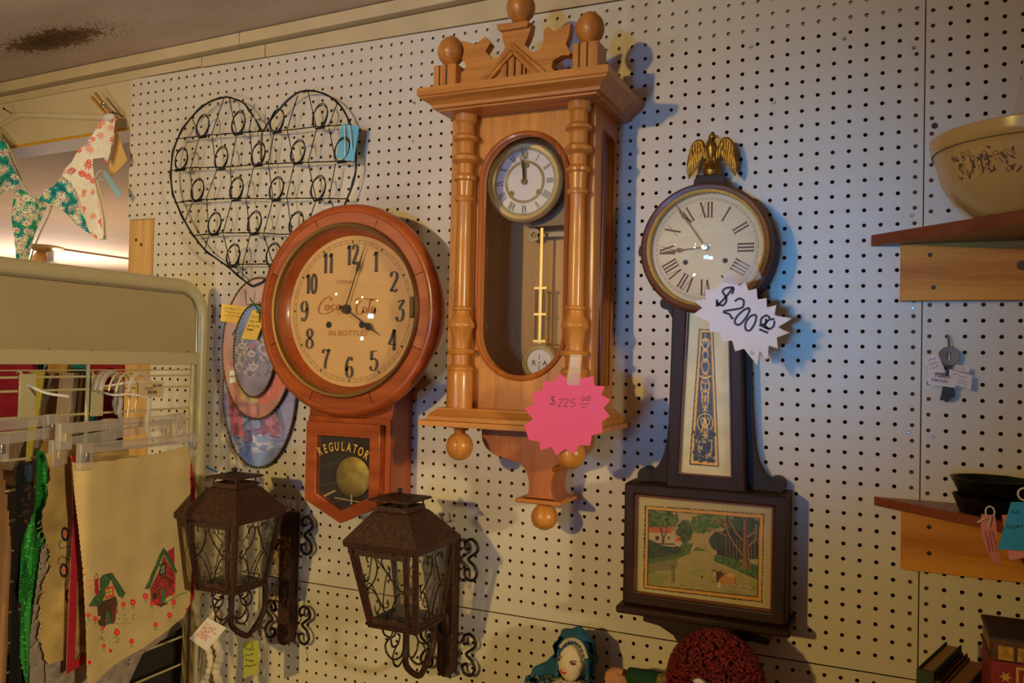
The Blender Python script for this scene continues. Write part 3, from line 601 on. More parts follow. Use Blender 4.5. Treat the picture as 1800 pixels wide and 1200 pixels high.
    for z in (-21.0, -22.95, -24.95): box(bm, px_ - .5, px_ + .5, y - .08, y + .08, z - .09, z + .09)
    put('grid_bar', bm, M['brass'], pr_)
    bm = B(); bx_, bz_ = 44.95, -26.55; lathe(bm, [(.95, -.1), (1.05, -.2), (1.3, -.14), (1.42, -.05), (1.42, .05), (1.3, .15)], (bx_, y, bz_), 'y', 40, cap=False); bob = put('pendulum_bob', bm, M['brass'], PT, smooth=40)
    bm = B(); lathe(bm, [(.001, -.12), (.97, -.12), (.97, .1)], (bx_, y, bz_), 'y', 32, cap=False); put('bob_centre', bm, M['dial_white'], bob)
    bm = B(); g = lambda u, v: (bx_ + u, y - .14, bz_ + v)
    text(bm, 'R', lambda u, v: g(u - .42, v - .2), .52, .012); text(bm, 'A', lambda u, v: g(u + .46, v - .2), .52, .012); text(bm, '=', lambda u, v: g(u, v - .14), .4, .01)
    strip(bm, [(0, .2), (0, .6)], g, .05); strip(bm, [(0, -.2), (0, -.6)], g, .05); put('bob_lettering', bm, M['inknavy'], bob, smooth=0)
    return T
oak_clock()
# pink price star with tape
def star(name, label, cx, cy, d, tips, ratio, m, rot=0, tilt=0, pts=None):
    """pts given as photo pixels of the outline"""
    T = thing(name, label, 'price tag', P(cx, cy, d))
    bm = B(); prism(bm, [(P(x, y, d).x, P(x, y, d).z) for x, y in pts], -d, -d + .03); put('card', bm, m, T, smooth=0)
    return T
d = 8.85
z2 = lambda L, ox, oy, s: [(ox + x / s, oy + y / s) for x, y in L]
pk = z2([(637, 730), (628, 703 - 0), (605, 652), (650, 620), (606, 562), (657, 540), (643, 480), (700, 468), (704, 418), (760, 424), (790, 378), (830, 408), (880, 370), (905, 406), (967, 393), (975, 444), (1028, 444), (1012, 492), (1060, 517), (1022, 562), (1057, 603), (1012, 635), (1018, 690), (962, 703), (950, 760), (895, 755), (866, 803), (818, 775), (775, 812), (748, 764), (690, 785), (683, 738), (628, 728)], 720, 530, 3)
pk = pk[1:]
T = star('price_star', 'pink starburst price tag reading 225 dollars taped to the oak clock', 996, 727, d, 0, 0, M['pink'], pts=pk[1:])
bm = B(); g = lambda u, v: (lambda p: (p.x, -d - .015, p.z))(P(u, v, d))
def hand(bm, strokes, fn, w, ox=0, oy=0, s=1): 
    for st in strokes: strip(bm, sm([(ox + x / s, oy + y / s) for x, y in st], 4), fn, w)
hand(bm, [[(768, 505), (755, 500), (745, 512), (765, 525), (766, 540), (748, 543), (735, 532)], [(760, 498), (750, 545)],
          [(785, 520), (800, 510), (808, 520), (782, 552), (802, 552)], [(815, 520), (828, 512), (838, 520), (815, 553), (835, 552)],
          [(875, 515), (858, 518), (850, 532), (866, 532), (870, 548), (848, 556)], [(908, 512), (918, 505), (925, 515), (914, 524), (907, 518), (910, 508)], [(935, 508), (945, 500), (953, 508), (945, 522), (934, 518), (938, 504)],
          [(898, 540), (948, 538)], [(905, 558), (930, 553)]], g, .95, 720, 530, 3)
put('handwriting', bm, M['ink'], T, smooth=0)
bm = B(); prism(bm, [(P(x, y, d + .02).x, P(x, y, d + .02).z) for x, y in z2([(848, 278), (908, 280), (895, 442), (828, 438)], 720, 530, 3)], -d - .03, -d - .01); put('clear_tape', bm, glass('tape', (.93, .90, .86), .8, .25, .22), T, smooth=0)

# ================================================================== REGULATOR SCHOOLHOUSE CLOCK
def regulator():
    T = thing('drop_octagon_clock', 'round reddish cherry wood regulator wall clock with a tan arabic dial and pendulum box', 'clock', (28.9, 0, -39.8))
    ch = M['cherry']
    bm = B(); cx, cz = 28.95, -22.75
    prism(bm, [(24.9, -24), (32.95, -24), (32.95, -38.0), (28.95, -39.3), (24.9, -38.0)], -3.1, 0); put('case', bm, ch, T, bevel=.06)
    bm = B(); lathe(bm, [(5.5, 0), (6.8, 0), (6.8, -3.2), (5.5, -3.2)], (cx, 0, cz), 'y', 48, cap=True); put('dial_drum', bm, ch, T)
    # turned outer ring
    bm = B(); lathe(bm, [(7.9, -3.2), (8.25, -3.25), (8.5, -3.5), (8.58, -3.85), (8.5, -4.2), (8.3, -4.45), (8.05, -4.55), (7.85, -4.5), (7.8, -3.9)], (cx, 0, cz), 'y', 96, cap=False); bm2 = put('outer_ring', bm, M['cherry_x'], T, smooth=50)
    for k in range(8):                       # eight glued ring segments
        a0 = 2 * PI * k / 8 + math.radians(22) + .004; a1 = a0 + 2 * PI / 8 - .008
        bm = B(); lathe(bm, [(6.6, -3.2), (6.6, -4.35), (6.7, -4.42), (7.84, -4.42), (7.86, -3.2)], (cx, 0, cz), 'y', 10, a0=a0, a1=a1); put('ring_segment', bm, M['rosewood'] if k in (0, 1, 2, 7) else M['cherry_x'], T)
    bm = B(); lathe(bm, [(6.65, -4.0), (6.95, -4.3), (7.0, -4.6), (6.9, -4.75), (6.72, -4.72), (6.62, -4.5), (6.6, -4.1)], (cx, 0, cz), 'y', 96, cap=False); put('bezel', bm, mat('dark brass bezel', (.25, .15, .06), .35, .9), T, smooth=50)
    bm = B(); lathe(bm, [(6.62, -4.2), (6.4, -3.6), (6.1, -3.3)], (cx, 0, cz), 'y', 96, cap=False); put('inner_cove', bm, M['cherry_x'], T, smooth=50)
    # domed glass
    R = 6.7; Rs = 12.0; prof = [(R * math.sin(t * PI / 2) if 0 else R * t, -4.55 - (math.sqrt(Rs ** 2 - (R * t) ** 2) - math.sqrt(Rs ** 2 - R ** 2))) for t in np.linspace(0.001, 1, 16)]
    bm = B(); lathe(bm, prof, (cx, 0, cz), 'y', 96, cap=False); put('domed_glass', bm, M['dome'], T, smooth=80)
    # dial
    dy = -3.35; D = 6.12
    bm = B(); lathe(bm, [(.001, 0), (D, 0), (D, .12)], (cx, dy, cz), 'y', 72, cap=False); dl = put('dial', bm, M['dial_tan'], T, smooth=30)
    g = lambda u, v: (cx + u, dy - .02, cz + v); bm = B(); RR = 4.55
    for n in range(1, 13):
        a = n * PI / 6; h = 1.62
        numeral(bm, str(n), RR * 1.02 * math.sin(a), RR * math.cos(a), h, g, .84 if n < 10 else .62)
    for k in range(60):
        a = k * PI / 30; s_, c_ = math.sin(a), math.cos(a); strip(bm, [(5.5 * s_, 5.5 * c_), (5.74 * s_, 5.74 * c_)], g, .03 if k % 5 else .14)
    for r in (5.5, 5.74): strip(bm, circ(0, 0, r, 90, 0, 2 * PI), g, .022)
    put('numerals', bm, M['numeral'], dl, smooth=0, kind='stuff')
    # soft-drink script in faded red, IN BOTTLES below
    bm = B(); g2 = lambda x, y: (lambda p: (p.x, dy - .025, p.z))(P(450 + x / 3.4286, 350 + y / 3.4286, -dy))
    W_ = lambda tx, ty: 4.6 + 5.5 * abs(ty)
    def scr(L, wd=None):
        for st in L: strip(bm, sm(st, 4), g2, 0, lambda tx, ty: (5.0 + 7 * abs(ty)))
    scr([[(452, 612), (455, 600), (440, 590), (410, 605), (385, 640), (380, 672), (392, 690), (420, 690), (450, 680), (470, 672)],      # C
         [(440, 640), (428, 640), (420, 655), (426, 668), (438, 664), (444, 650), (438, 640)],                                      # o
         [(478, 640), (466, 636), (456, 650), (462, 666), (480, 660)],                                                              # c
         [(508, 640), (498, 636), (488, 650), (492, 666), (504, 660), (512, 640), (510, 660), (520, 664)],                           # a
         [(612, 625), (606, 602), (640, 596), (690, 604), (725, 602)],                                                              # swash
         [(640, 612), (618, 625), (606, 655), (612, 690), (632, 692), (650, 672)],                                                  # C
         [(662, 650), (650, 652), (646, 675), (656, 684), (668, 672), (664, 652)],                                                  # o
         [(706, 612), (694, 604), (684, 640), (678, 690), (692, 694)],                                                              # l
         [(716, 650), (704, 650), (698, 672), (704, 690), (714, 680), (720, 655), (716, 685), (728, 688)]])                          # a
    text(bm, 'IN BOTTLES', lambda u, v: g2(555 + u, 822 - v), 44, .01)
    text(bm, '1910', lambda u, v: g2(537 + u, 512 - v), 36, .0) if 0 else text(bm, 'DRINK', lambda u, v: g2(537 + u, 510 - v), 34, .0)
    put('dial_lettering', bm, M['inkred'], dl, smooth=0)
    for x in (441, 640): p = P(450 + x / 3.4286, 350 + 757 / 3.4286, -dy); bm = B(); lathe(bm, [(.27, -.03), (.27, -.06), (.2, -.06)], (p.x, dy, p.z), 'y', 16, cap=False); lathe(bm, [(.001, -.02), (.21, -.02)], (p.x, dy, p.z), 'y', 16, cap=False); put('winding_hole', bm, M['black'], dl)
    bm = B(); hc = P(607, 543, -dy + .3); lathe(bm, [(.001, -.25), (.32, -.25), (.38, -.1), (.38, .2)], (hc.x, dy - .2, hc.z), 'y', 20, cap=False); hb = put('hand_boss', bm, mat('dark steel', (.08, .07, .06), .35, .8), dl)
    hm = mat('blued hand', (.05, .045, .05), .35, .7)
    def handm(px, py, name, y, wd):
        e = P(px, py, -dy + .3); a = Vector((hc.x, hc.z)); b = Vector((e.x, e.z)); t = (b - a).normalized(); n = Vector((-t.y, t.x)); L = (b - a).length; bm = B()
        o = [(0, .05), (.55, .045), (.62, wd), (.68, wd * 1.15), (.76, .06), (1, .01)]
        prism(bm, [tuple(a + t * L * s + n * w_) for s, w_ in o] + [tuple(a + t * L * s - n * w_) for s, w_ in o[::-1]], y, y + .03); put(name, bm, hm, dl)
    handm(643, 430, 'minute_hand', dy - .38, .14); handm(668, 590, 'hour_hand', dy - .3, .26)
    # hinge
    p = P(725, 540, 4.5); bm = B(); box(bm, p.x - .12, p.x + .2, -4.75, -4.4, p.z - .8, p.z + .8); put('hinge', bm, mat('old hinge', (.10, .06, .03), .4, .8), T, bevel=.05)
    # lower door, pentagon frame with glass
    Q = lambda L, d: [(P(530 + x / 5, 690 + y / 5, d).x, P(530 + x / 5, 690 + y / 5, d).z) for x, y in L]
    dl_ = [(25.3, -31.75), (32.4, -31.75), (32.4, -38.15), (28.85, -39.75), (25.3, -38.15)]
    inn = [(26.35, -32.85), (31.45, -32.85), (31.45, -37.5), (28.85, -38.75), (26.35, -37.5)]
    bm = B(); ring_prism(bm, dl_, inn, -4.0, -3.15); put('pendulum_door', bm, M['cherry_x'], T, smooth=30, bevel=.06)
    bm = B(); prism(bm, [(24.95, -31.35), (32.9, -31.35), (32.9, -38.1), (28.95, -39.55), (24.95, -38.1)], -3.3, -3.1); put('door_stile', bm, ch, T, bevel=.05)
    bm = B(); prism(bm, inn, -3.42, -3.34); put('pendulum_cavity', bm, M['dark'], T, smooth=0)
    bm = B(); prism(bm, inn, -3.9, -3.87); put('door_pane', bm, M['glass'], T, smooth=0)
    # gold arched REGULATOR lettering
    bm = B(); s = 'REGULATOR'; rr = 4.6; c0 = (28.9, -38.55)
    for i, chh in enumerate(s):
        a = (i - 4) * .118; ca, sa = math.cos(a), math.sin(a)
        text(bm, chh, lambda u, v: (c0[0] + (rr + v) * sa + u * .62 * ca, -3.93, c0[1] + (rr + v) * ca - u * .68 * sa), 1.0, .02)
    put('gold_lettering', bm, M['gold'], T, smooth=0)
    p = P(621, 838, 3.55); bm = B(); lathe(bm, [(.001, -.18), (.8, -.16), (1.5, -.05), (1.62, .0), (1.55, .08)], (p.x, -3.6, p.z), 'y', 48, cap=False); put('pendulum_bob', bm, M['oldbrass'], T, smooth=60)
    bm = B(); a = P(590, 874, 3.6); b = P(655, 886, 3.6); tube(bm, [(a.x, -3.7, a.z), (b.x, -3.7, b.z)], .05, 6); box(bm, p.x - .06, p.x + .06, -3.72, -3.5, -38.2, -37.4)
    a = P(565, 874, 3.5); b = P(590, 862, 3.5); tube(bm, [(a.x, -3.55, a.z), (b.x, -3.55, b.z)], .09, 6); put('beat_scale', bm, M['brass'], T)
    p = P(536, 806, 3); bm = B(); box(bm, 24.65, 24.9, -3.0, -2.6, p.z - .3, p.z + .3); put('latch', bm, M['black'], T, bevel=.05)
regulator()

# ================================================================== BANJO CLOCK
def banjo():
    T = thing('banjo_clock', 'dark mahogany banjo wall clock with brass eagle, roman dial and painted river scene', 'clock', (57.3, 0, -45.5))
    mh, mx = M['mahog'], M['mahog_x']; cx, cz = 57.25, -18.6
    bm = B(); lathe(bm, [(4.35, 0), (4.42, -.3), (4.42, -2.6), (4.3, -3.0), (3.9, -3.0), (3.9, 0)], (cx, 0, cz), 'y', 72, cap=False); put('dial_drum', bm, mh, T, smooth=40)
    bm = B(); lathe(bm, [(4.35, -2.9), (4.42, -3.1), (4.38, -3.45), (4.2, -3.65), (3.95, -3.6), (3.86, -3.3)], (cx, 0, cz), 'y', 96, cap=False); put('dial_rim', bm, M['mahog_ring'], T, smooth=50)
    bm = B(); lathe(bm, [(3.98, -3.45), (3.9, -3.68), (3.76, -3.62), (3.72, -3.3)], (cx, 0, cz), 'y', 96, cap=False); put('gilt_bezel', bm, M['gilt'], T, smooth=50)
    bm = B(); dy = -3.0; lathe(bm, [(.001, 0), (3.85, 0), (3.85, .2)], (cx, dy, cz), 'y', 72, cap=False); dl = put('dial', bm, M['dial_cream'], T)
    R = 3.78; Rs = 8.0; prof = [(R * t, -3.55 - (math.sqrt(Rs ** 2 - (R * t) ** 2) - math.sqrt(Rs ** 2 - R ** 2))) for t in np.linspace(.001, 1, 14)]
    bm = B(); lathe(bm, prof, (cx, 0, cz), 'y', 72, cap=False); put('domed_glass', bm, M['dome'], T, smooth=80)
    g = lambda u, v: (u, dy - .02, v); bm = B()
    for n in range(1, 13): roman(bm, n, n * PI / 6, cx, cz, 2.62, 1.02, g, .38, .15, .04)
    for k in range(60):
        a = k * PI / 30; s_, c_ = math.sin(a), math.cos(a); strip(bm, [(cx + 3.32 * s_, cz + 3.32 * c_), (cx + 3.44 * s_, cz + 3.44 * c_)], g, .025)
    for r in (3.32, 3.44): strip(bm, circ(cx, cz, r, 90, 0, 2 * PI), g, .016)
    put('numerals', bm, M['numeral_brown'], dl, smooth=0, kind='stuff')
    for px, py in ((1205, 461), (1275, 458)): p = P(px, py, 3.0); bm = B(); lathe(bm, [(.17, -.02), (.17, -.05), (.1, -.05)], (p.x, dy, p.z), 'y', 14, cap=False); lathe(bm, [(.001, -.03), (.15, -.03)], (p.x, dy, p.z), 'y', 14, cap=False); put('winding_hole', bm, M['black'], dl)
    hc = P(1239, 434, 3.2); bm = B(); lathe(bm, [(.001, -.3), (.2, -.28), (.24, -.1), (.24, .15)], (hc.x, dy - .1, hc.z), 'y', 16, cap=False); put('hand_boss', bm, M['steel'], dl)
    hm = mat('bronze hand', (.06, .04, .03), .4, .7)
    for nm, px, py, y, s0, wd in (('minute_hand', 1187, 358, -.3, .62, .12), ('hour_hand', 1162, 443, -.22, .5, .13)):
        e = P(px, py, 3.2); a, b = Vector((hc.x, hc.z)), Vector((e.x, e.z)); t = (b - a).normalized(); n = Vector((-t.y, t.x)); L = (b - a).length; bm = B()
        o = [(0, .03), (s0, .028), (s0 + .05, wd), (s0 + .1, wd * 1.2), (s0 + .16, .05), (1, .01)]
        prism(bm, [tuple(a + t * L * s + n * w_) for s, w_ in o] + [tuple(a + t * L * s - n * w_) for s, w_ in o[::-1]], dy + y, dy + y + .03); put(nm, bm, hm, dl)
    bm = B(); box(bm, 52.55, 52.85, -2.6, -2.2, -18.9, -18.2); lathe(bm, [(.12, -.3), (.2, 0), (.12, .3)], (52.6, -2.4, -18.6), 'z', 10); put('catch', bm, M['black'], T)
    # neck (throat) with glass tablet
    def tp(x0t, x1t, x0b, x1b, zt, zb): return [(x0t, zt), (x1t, zt), (x1b, zb), (x0b, zb)]
    O = tp(54.95, 59.5, 54.75, 60.05, -22.3, -34.9); I = tp(55.95, 58.75, 55.55, 59.15, -22.3, -33.95)
    bm = B(); prism(bm, tp(55.0, 59.5, 54.8, 60.0, -21.8, -34.9), -2.0, 0); put('throat_case', bm, mh, T, bevel=.05)
    bm = B(); ring_prism(bm, O, I, -2.6, -1.9); put('throat_frame', bm, mh, T, bevel=.1)
    bm = B(); I2 = [(a + .1 * (1 if a < 57.3 else -1), b + (.1 if b < -30 else 0)) for a, b in I]; ring_prism(bm, I, I2, -2.5, -2.2); put('gilt_bead', bm, M['mahog_ring'], T)
    gq = [(1201, 545), (1283, 550), (1297, 842), (1186, 832)]
    qd = [tuple(x) for x in [(1196, 545), (1297, 545), (1297, 845), (1186, 845)]]
    # tablet canvas on a rectangle in the plane y=-2.25
    L_, R_, Tz, Bz = 55.5, 59.2, -21.9, -33.98
    def proj(x, y, z):
        q = RM.transposed() @ (Vector((x, y, z)) - CP); return 900 + F * q.x / -q.z, 600 - F * q.y / -q.z
    quad = [proj(L_, -2.25, Tz), proj(R_, -2.25, Tz), proj(R_, -2.25, Bz), proj(L_, -2.25, Bz)]
    cv = Canvas(quad, 150, 480, (176, 162, 112), 1.6); cv.mottle(np.ones((480, 150), bool), 30, .1, 3)
    Z = lambda L: [(1080 + x / 3.333, 500 + y / 3.333) for x, y in L]
    cv.poly(Z([(496, 260), (580, 262), (614, 1068), (438, 1055)]), (25, 18, 15)); cv.poly(Z([(502, 266), (574, 268), (607, 1060), (446, 1048)]), (190, 140, 50))
    cv.poly(Z([(513, 278), (563, 280), (592, 1040), (462, 1030)]), (38, 42, 46))
    cv.mottle(cv.inside(Z([(513, 278), (563, 280), (592, 1040), (462, 1030)])), 8, .4, 5)
    gd = (200, 158, 80)
    for k, (cy_, ry, rx) in enumerate([(352, 30, 15), (408, 34, 16), (475, 40, 22), (600, 60, 24), (668, 50, 20), (810, 55, 45), (950, 50, 40)]):
        c_ = 533 + (cy_ - 300) * -.004; cv.line(Z([(c_ + rx * math.cos(t), cy_ + ry * math.sin(t)) for t in np.linspace(0, 2 * PI, 24)]), 1.3, gd)
        cv.line(Z([(c_ - rx * .8, cy_ + ry), (c_ + rx * .8, cy_ + ry * 1.5)]), 1.1, gd); cv.line(Z([(c_ + rx * .8, cy_ + ry), (c_ - rx * .8, cy_ + ry * 1.5)]), 1.1, gd)
    cv.line(Z([(533, 285), (533, 345)]), 1.2, gd); cv.line(Z([(518, 318), (548, 318)]), 1.5, gd); cv.line(Z([(500, 535), (533, 550), (566, 535)]), 2, gd); cv.line(Z([(533, 560), (530, 900)]), 1.0, gd)
    for cy_ in (352, 600, 810):
        for s in (-1, 1): cv.line(Z([(533, cy_ + 30), (533 + s * 22, cy_ + 5), (533 + s * 26, cy_ - 20), (533 + s * 14, cy_ - 32), (533 + s * 8, cy_ - 18)]), 1.2, gd)
    cv.line(Z([(515, 850), (530, 780), (545, 850)]), 2.2, gd); cv.line(Z([(520, 830), (542, 830)]), 1.5, gd)
    rn = random.Random(2)
    for _ in range(60): x, y = rn.uniform(465, 590), rn.uniform(860, 1045); cv.ell(Z([(x, y)])[0], rn.uniform(1, 4), rn.uniform(1, 5), rn.choice([(15, 10, 8), (20, 14, 10), (150, 130, 90), (18, 12, 10)]))
    sheet('glass_tablet', cv, lambda x, y: P(x, y, 2.25), M['paintgloss'], T)
    # side arms with scroll ends
    for s in (-1, 1):
        X = lambda x: 57.4 + s * x
        o = cr([(X(2.9), 0, -22.0), (X(3.05), 0, -22.6), (X(2.6), 0, -24), (X(2.75), 0, -29), (X(3.1), 0, -32.5), (X(3.9), 0, -34.0), (X(4.7), 0, -34.35)], 6)
        i = cr([(X(2.2), 0, -22.2), (X(2.15), 0, -23), (X(2.1), 0, -26), (X(2.2), 0, -30), (X(2.35), 0, -33), (X(2.9), 0, -34.7), (X(4.2), 0, -35.0)], 6)
        bm = B(); prism(bm, [(p.x, p.z) for p in o] + [(p.x, p.z) for p in i[::-1]], -1.35, -.1)
        lathe(bm, [(.55, -1.45), (.55, -.05)], (X(4.45), 0, -34.35), 'y', 24); lathe(bm, [(.42, -1.4), (.42, -.05)], (X(3.2), 0, -22.15), 'y', 20)
        put('side_arm', bm, mat('scroll wood', (.026, .013, .013), .55, spec=.25), T, smooth=35)
    # lower box
    xl, xr, zt, zb = 51.95, 62.75, -34.75, -43.05
    bm = B(); box(bm, xl, xr, -2.5, 0, zb, zt); put('box_case', bm, mx, T, bevel=.05)
    bm = B(); ring_prism(bm, [(xl, zt), (xr, zt), (xr, zb), (xl, zb)], [(xl + .75, zt - .75), (xr - .85, zt - .75), (xr - .85, zb + .75), (xl + .75, zb + .75)], -3.15, -2.45); put('box_frame', bm, mx, T, bevel=.14)
    bm = B(); ring_prism(bm, [(xl + .74, zt - .74), (xr - .84, zt - .74), (xr - .84, zb + .74), (xl + .74, zb + .74)], [(xl + .88, zt - .88), (xr - .98, zt - .88), (xr - .98, zb + .88), (xl + .88, zb + .88)], -3.0, -2.6); put('inner_bead', bm, M['mahog_ring'], T)
    bm = B(); box(bm, xl - .3, xr + .35, -3.75, 0, zb - .55, zb - .02); put('base_shelf', bm, mx, T, bevel=.15)
    c_ = 57.4; bm = B(); L = [(53.3, -43.6), (53.3, -44.25), (54.4, -44.4), (55.4, -44.9), (55.9, -45.6), (58.9, -45.7), (59.4, -45.0), (60.4, -44.5), (61.7, -44.6), (61.7, -43.6)]
    prism(bm, L, -2.6, -.1); put('bottom_apron', bm, mx, T, bevel=.06)
    # eagle plinth + eagle
    pz = -14.35
    bm = B(); prism(bm, [(56.15, -14.5), (56.25, -13.75), (56.5, -13.45), (58.1, -13.45), (58.35, -13.75), (58.5, -14.5)], -2.4, -.6); put('plinth', bm, mh, T, bevel=.06)
    E_ = thing_child = None
    ex = 57.25; bm = B(); lathe(bm, [(.001, -13.5), (.5, -13.5), (.58, -13.35), (.66, -13.1), (.66, -12.95), (.5, -12.85), (.64, -12.7), (.55, -12.5), (.35, -12.35), (.001, -12.3)], (ex, -1.5, 0), 'z', 24, cap=False)
    eg = put('eagle_ball', bm, M['eagle'], T, smooth=60)
    bm = B(); ez = 1.0
    body = [(ex, -1.4, -12.45), (ex, -1.5, -12.1), (ex, -1.55, -11.7), (ex - .02, -1.6, -11.3), (ex - .04, -1.55, -10.95), (ex, -1.6, -10.72), (ex + .1, -1.65, -10.62)]
    tube(bm, cr(body, 4), .3, 14, rf=lambda t: .2 + .2 * math.sin(PI * min(1, t * 1.3)) ** 1.2 if t < .77 else .2)
    ball(bm, (ex + .06, -1.66, -10.68), .25, (1.1, 1, .95)); tube(bm, [(ex + .2, -1.7, -10.66), (ex + .42, -1.72, -10.7), (ex + .5, -1.72, -10.86)], .1, 8, rf=lambda t: .12 - .09 * t)
    for s in (-1, 1): tube(bm, [(ex + s * .18, -1.6, -11.9), (ex + s * .2, -1.7, -12.25), (ex + s * .2, -1.62, -12.5)], .12, 8); tube(bm, [(ex + s * .2, -1.62, -12.48), (ex + s * .25, -1.95, -12.5)], .07, 6)
    put('eagle_body', bm, M['eagle'], T, smooth=60)
    for s in (-1, 1):
        bm = B()
        top = cr([(ex + s * .25, -1.5, -11.55), (ex + s * .55, -1.42, -11.4), (ex + s * .72, -1.35, -11.0), (ex + s * 1.0, -1.35, -10.88), (ex + s * 1.32, -1.4, -11.2), (ex + s * 1.5, -1.45, -11.75)], 4)
        for k in range(9):                                   # long hanging primaries
            f = k / 8; i = int((.25 + .75 * f) * (len(top) - 1)); a = top[i]; e = Vector((ex + s * (.72 + .85 * f ** .8), -1.35, -12.3 - 1.15 * f ** .7)); mid = (a + e) / 2 + Vector((s * .1 * f, -.08, 0))
            tube(bm, cr([a, mid, e], 5), .1, 6, rf=lambda t: .11 * (1 - .65 * t ** 3))
        for k in range(8):                                   # coverts
            f = k / 7; i = int((.1 + .8 * f) * (len(top) - 1)); a = top[i] + Vector((0, -.05, 0)); tube(bm, [a, a + Vector((-s * .02, -.05, -.35)), a + Vector((-s * .05, -.02, -.7))], .1, 6, rf=lambda t: .15 * (1 - .5 * t))
        tube(bm, top, .12, 8, rf=lambda t: .09 + .1 * math.sin(PI * t))
        put('eagle_wing', bm, M['eagle'], T, smooth=60)
    # painted river scene
    L_, R_, Tz, Bz = 52.83, 61.77, -35.63, -42.17; D = 2.72
    def proj(x, y, z):
        q = RM.transposed() @ (Vector((x, y, z)) - CP); return 900 + F * q.x / -q.z, 600 - F * q.y / -q.z
    quad = [proj(L_, -D, Tz), proj(R_, -D, Tz), proj(R_, -D, Bz), proj(L_, -D, Bz)]
    k = 1.5; w, h = 400, 300; cv = Canvas(quad, w, h, (150, 132, 84), k); cv.mottle(np.ones((h, w), bool), 60, .05, 1)
    Z = lambda L: [(1120 + x / 5.716, 870 + y / 5.714) for x, y in L]; z1 = lambda x, y: Z([(x, y)])[0]
    cv.poly(Z([(78, 104), (1278, 190), (1255, 1078), (62, 936)]), (20, 14, 10)); cv.poly(Z([(90, 112), (1268, 198), (1247, 1066), (72, 928)]), (168, 118, 40)); cv.poly(Z([(112, 142), (1230, 232), (1216, 1028), (98, 905)]), (14, 12, 8))
    scn = Z([(122, 150), (1220, 240), (1206, 1016), (108, 898)]); ms = cv.inside(scn)
    yt, yb = cv.t(z1(600, 200))[1], cv.t(z1(600, 980))[1]; cv.grad(ms, (142, 118, 72), (128, 112, 58), yt, yb)
    A0, K0 = cv.a.copy(), cv.m
    rn = random.Random(5); g1, g2_, g3 = (48, 66, 22), (70, 84, 26), (30, 42, 16)
    # water reflections
    for _ in range(160):
        x, y = rn.uniform(120, 1200), rn.uniform(600, 1000); cv.line(Z([(x, y), (x + rn.uniform(20, 110), y + rn.uniform(0, 8))]), rn.uniform(.5, 1.6), rn.choice([(96, 92, 38), (120, 108, 56), (82, 84, 34), (140, 122, 70)]), .5)
    cv.poly(Z([(110, 650), (400, 640), (410, 700), (380, 740), (200, 760), (108, 800)]), (70, 68, 26), .6); cv.poly(Z([(340, 700), (385, 700), (380, 880), (345, 880)]), (62, 54, 26), .6); cv.poly(Z([(108, 760), (330, 800), (250, 900), (108, 895)]), (82, 92, 30), .5)
    # distance, bridge
    cv.poly(Z([(540, 560), (560, 540), (600, 520), (700, 556), (720, 562)]), (74, 78, 44)); cv.poly(Z([(480, 470), (620, 490), (700, 500), (790, 545), (792, 600), (772, 615), (745, 590), (725, 555), (690, 528), (640, 512), (600, 520), (570, 545), (545, 580), (520, 585), (500, 560)]), (140, 120, 72))
    cv.line(Z([(548, 578), (570, 545), (600, 520), (645, 510), (695, 528), (730, 560), (752, 605)]), 1.0, (96, 80, 44)); cv.line(Z([(490, 478), (620, 492), (700, 502), (785, 545)]), .8, (110, 92, 50))
    # left bank, house
    cv.poly(Z([(118, 430), (200, 470), (300, 500), (460, 510), (520, 500), (560, 480), (535, 560), (470, 600), (300, 640), (110, 690)]), (44, 50, 20))
    cv.poly(Z([(112, 640), (300, 610), (500, 570), (540, 585), (420, 632), (260, 665), (110, 690)]), (62, 76, 26)); cv.poly(Z([(118, 290), (380, 330), (410, 400), (380, 520), (250, 505), (118, 440)]), (146, 128, 96))
    cv.poly(Z([(118, 285), (370, 315), (340, 385), (118, 372)]), (150, 70, 22)); cv.poly(Z([(372, 300), (415, 400), (390, 420), (355, 330)]), (128, 104, 66)); cv.poly(Z([(400, 418), (455, 422), (440, 468), (378, 466)]), (170, 66, 18)); cv.poly(Z([(378, 466), (440, 468), (462, 440), (460, 520), (380, 508)]), (150, 132, 100))
    cv.poly(Z([(182, 412), (222, 412), (220, 455), (184, 452)]), (50, 28, 16)); cv.poly(Z([(306, 416), (326, 416), (325, 440), (307, 440)]), (56, 32, 18)); cv.poly(Z([(366, 298), (392, 298), (392, 318), (368, 316)]), (60, 24, 12))
    for i in range(10): cv.ell(z1(190 + i * 20, 488 + i * .5), 1.6, 1.8, (48, 22, 14))
    def tree(cx_, cy_, rx, ry, n, cols, sd):
        r2 = random.Random(sd)
        for _ in range(n):
            t, q = r2.uniform(0, 2 * PI), math.sqrt(r2.random()); x, y = cx_ + rx * q * math.cos(t), cy_ + ry * q * math.sin(t)
            if 122 < x < 1222 and y > 152 + (x - 122) * .082: cv.ell(z1(x, y), r2.uniform(1.2, 4.5), r2.uniform(1, 3.5), r2.choice(cols), .85, r2.uniform(-.4, .4))
    cv.poly(Z([(225, 330), (250, 320), (262, 420), (300, 350), (312, 352), (275, 430), (270, 500), (246, 500), (250, 430)]), (70, 44, 20))
    tree(265, 235, 150, 88, 260, [g1, g2_, g3, (88, 98, 34)], 1); tree(150, 230, 60, 80, 90, [g1, g3, g2_], 8); tree(480, 360, 75, 105, 200, [g1, g3, (58, 70, 26)], 2); tree(250, 560, 150, 45, 160, [g3, (38, 44, 22), (52, 60, 24)], 3); tree(490, 530, 40, 60, 60, [g1, g2_], 4)
    # right woods
    cv.poly(Z([(790, 420), (900, 330), (1215, 300), (1215, 640), (1000, 650), (800, 600)]), (34, 32, 14)); tree(820, 460, 85, 90, 200, [g3, (50, 50, 20), (42, 44, 18)], 9)
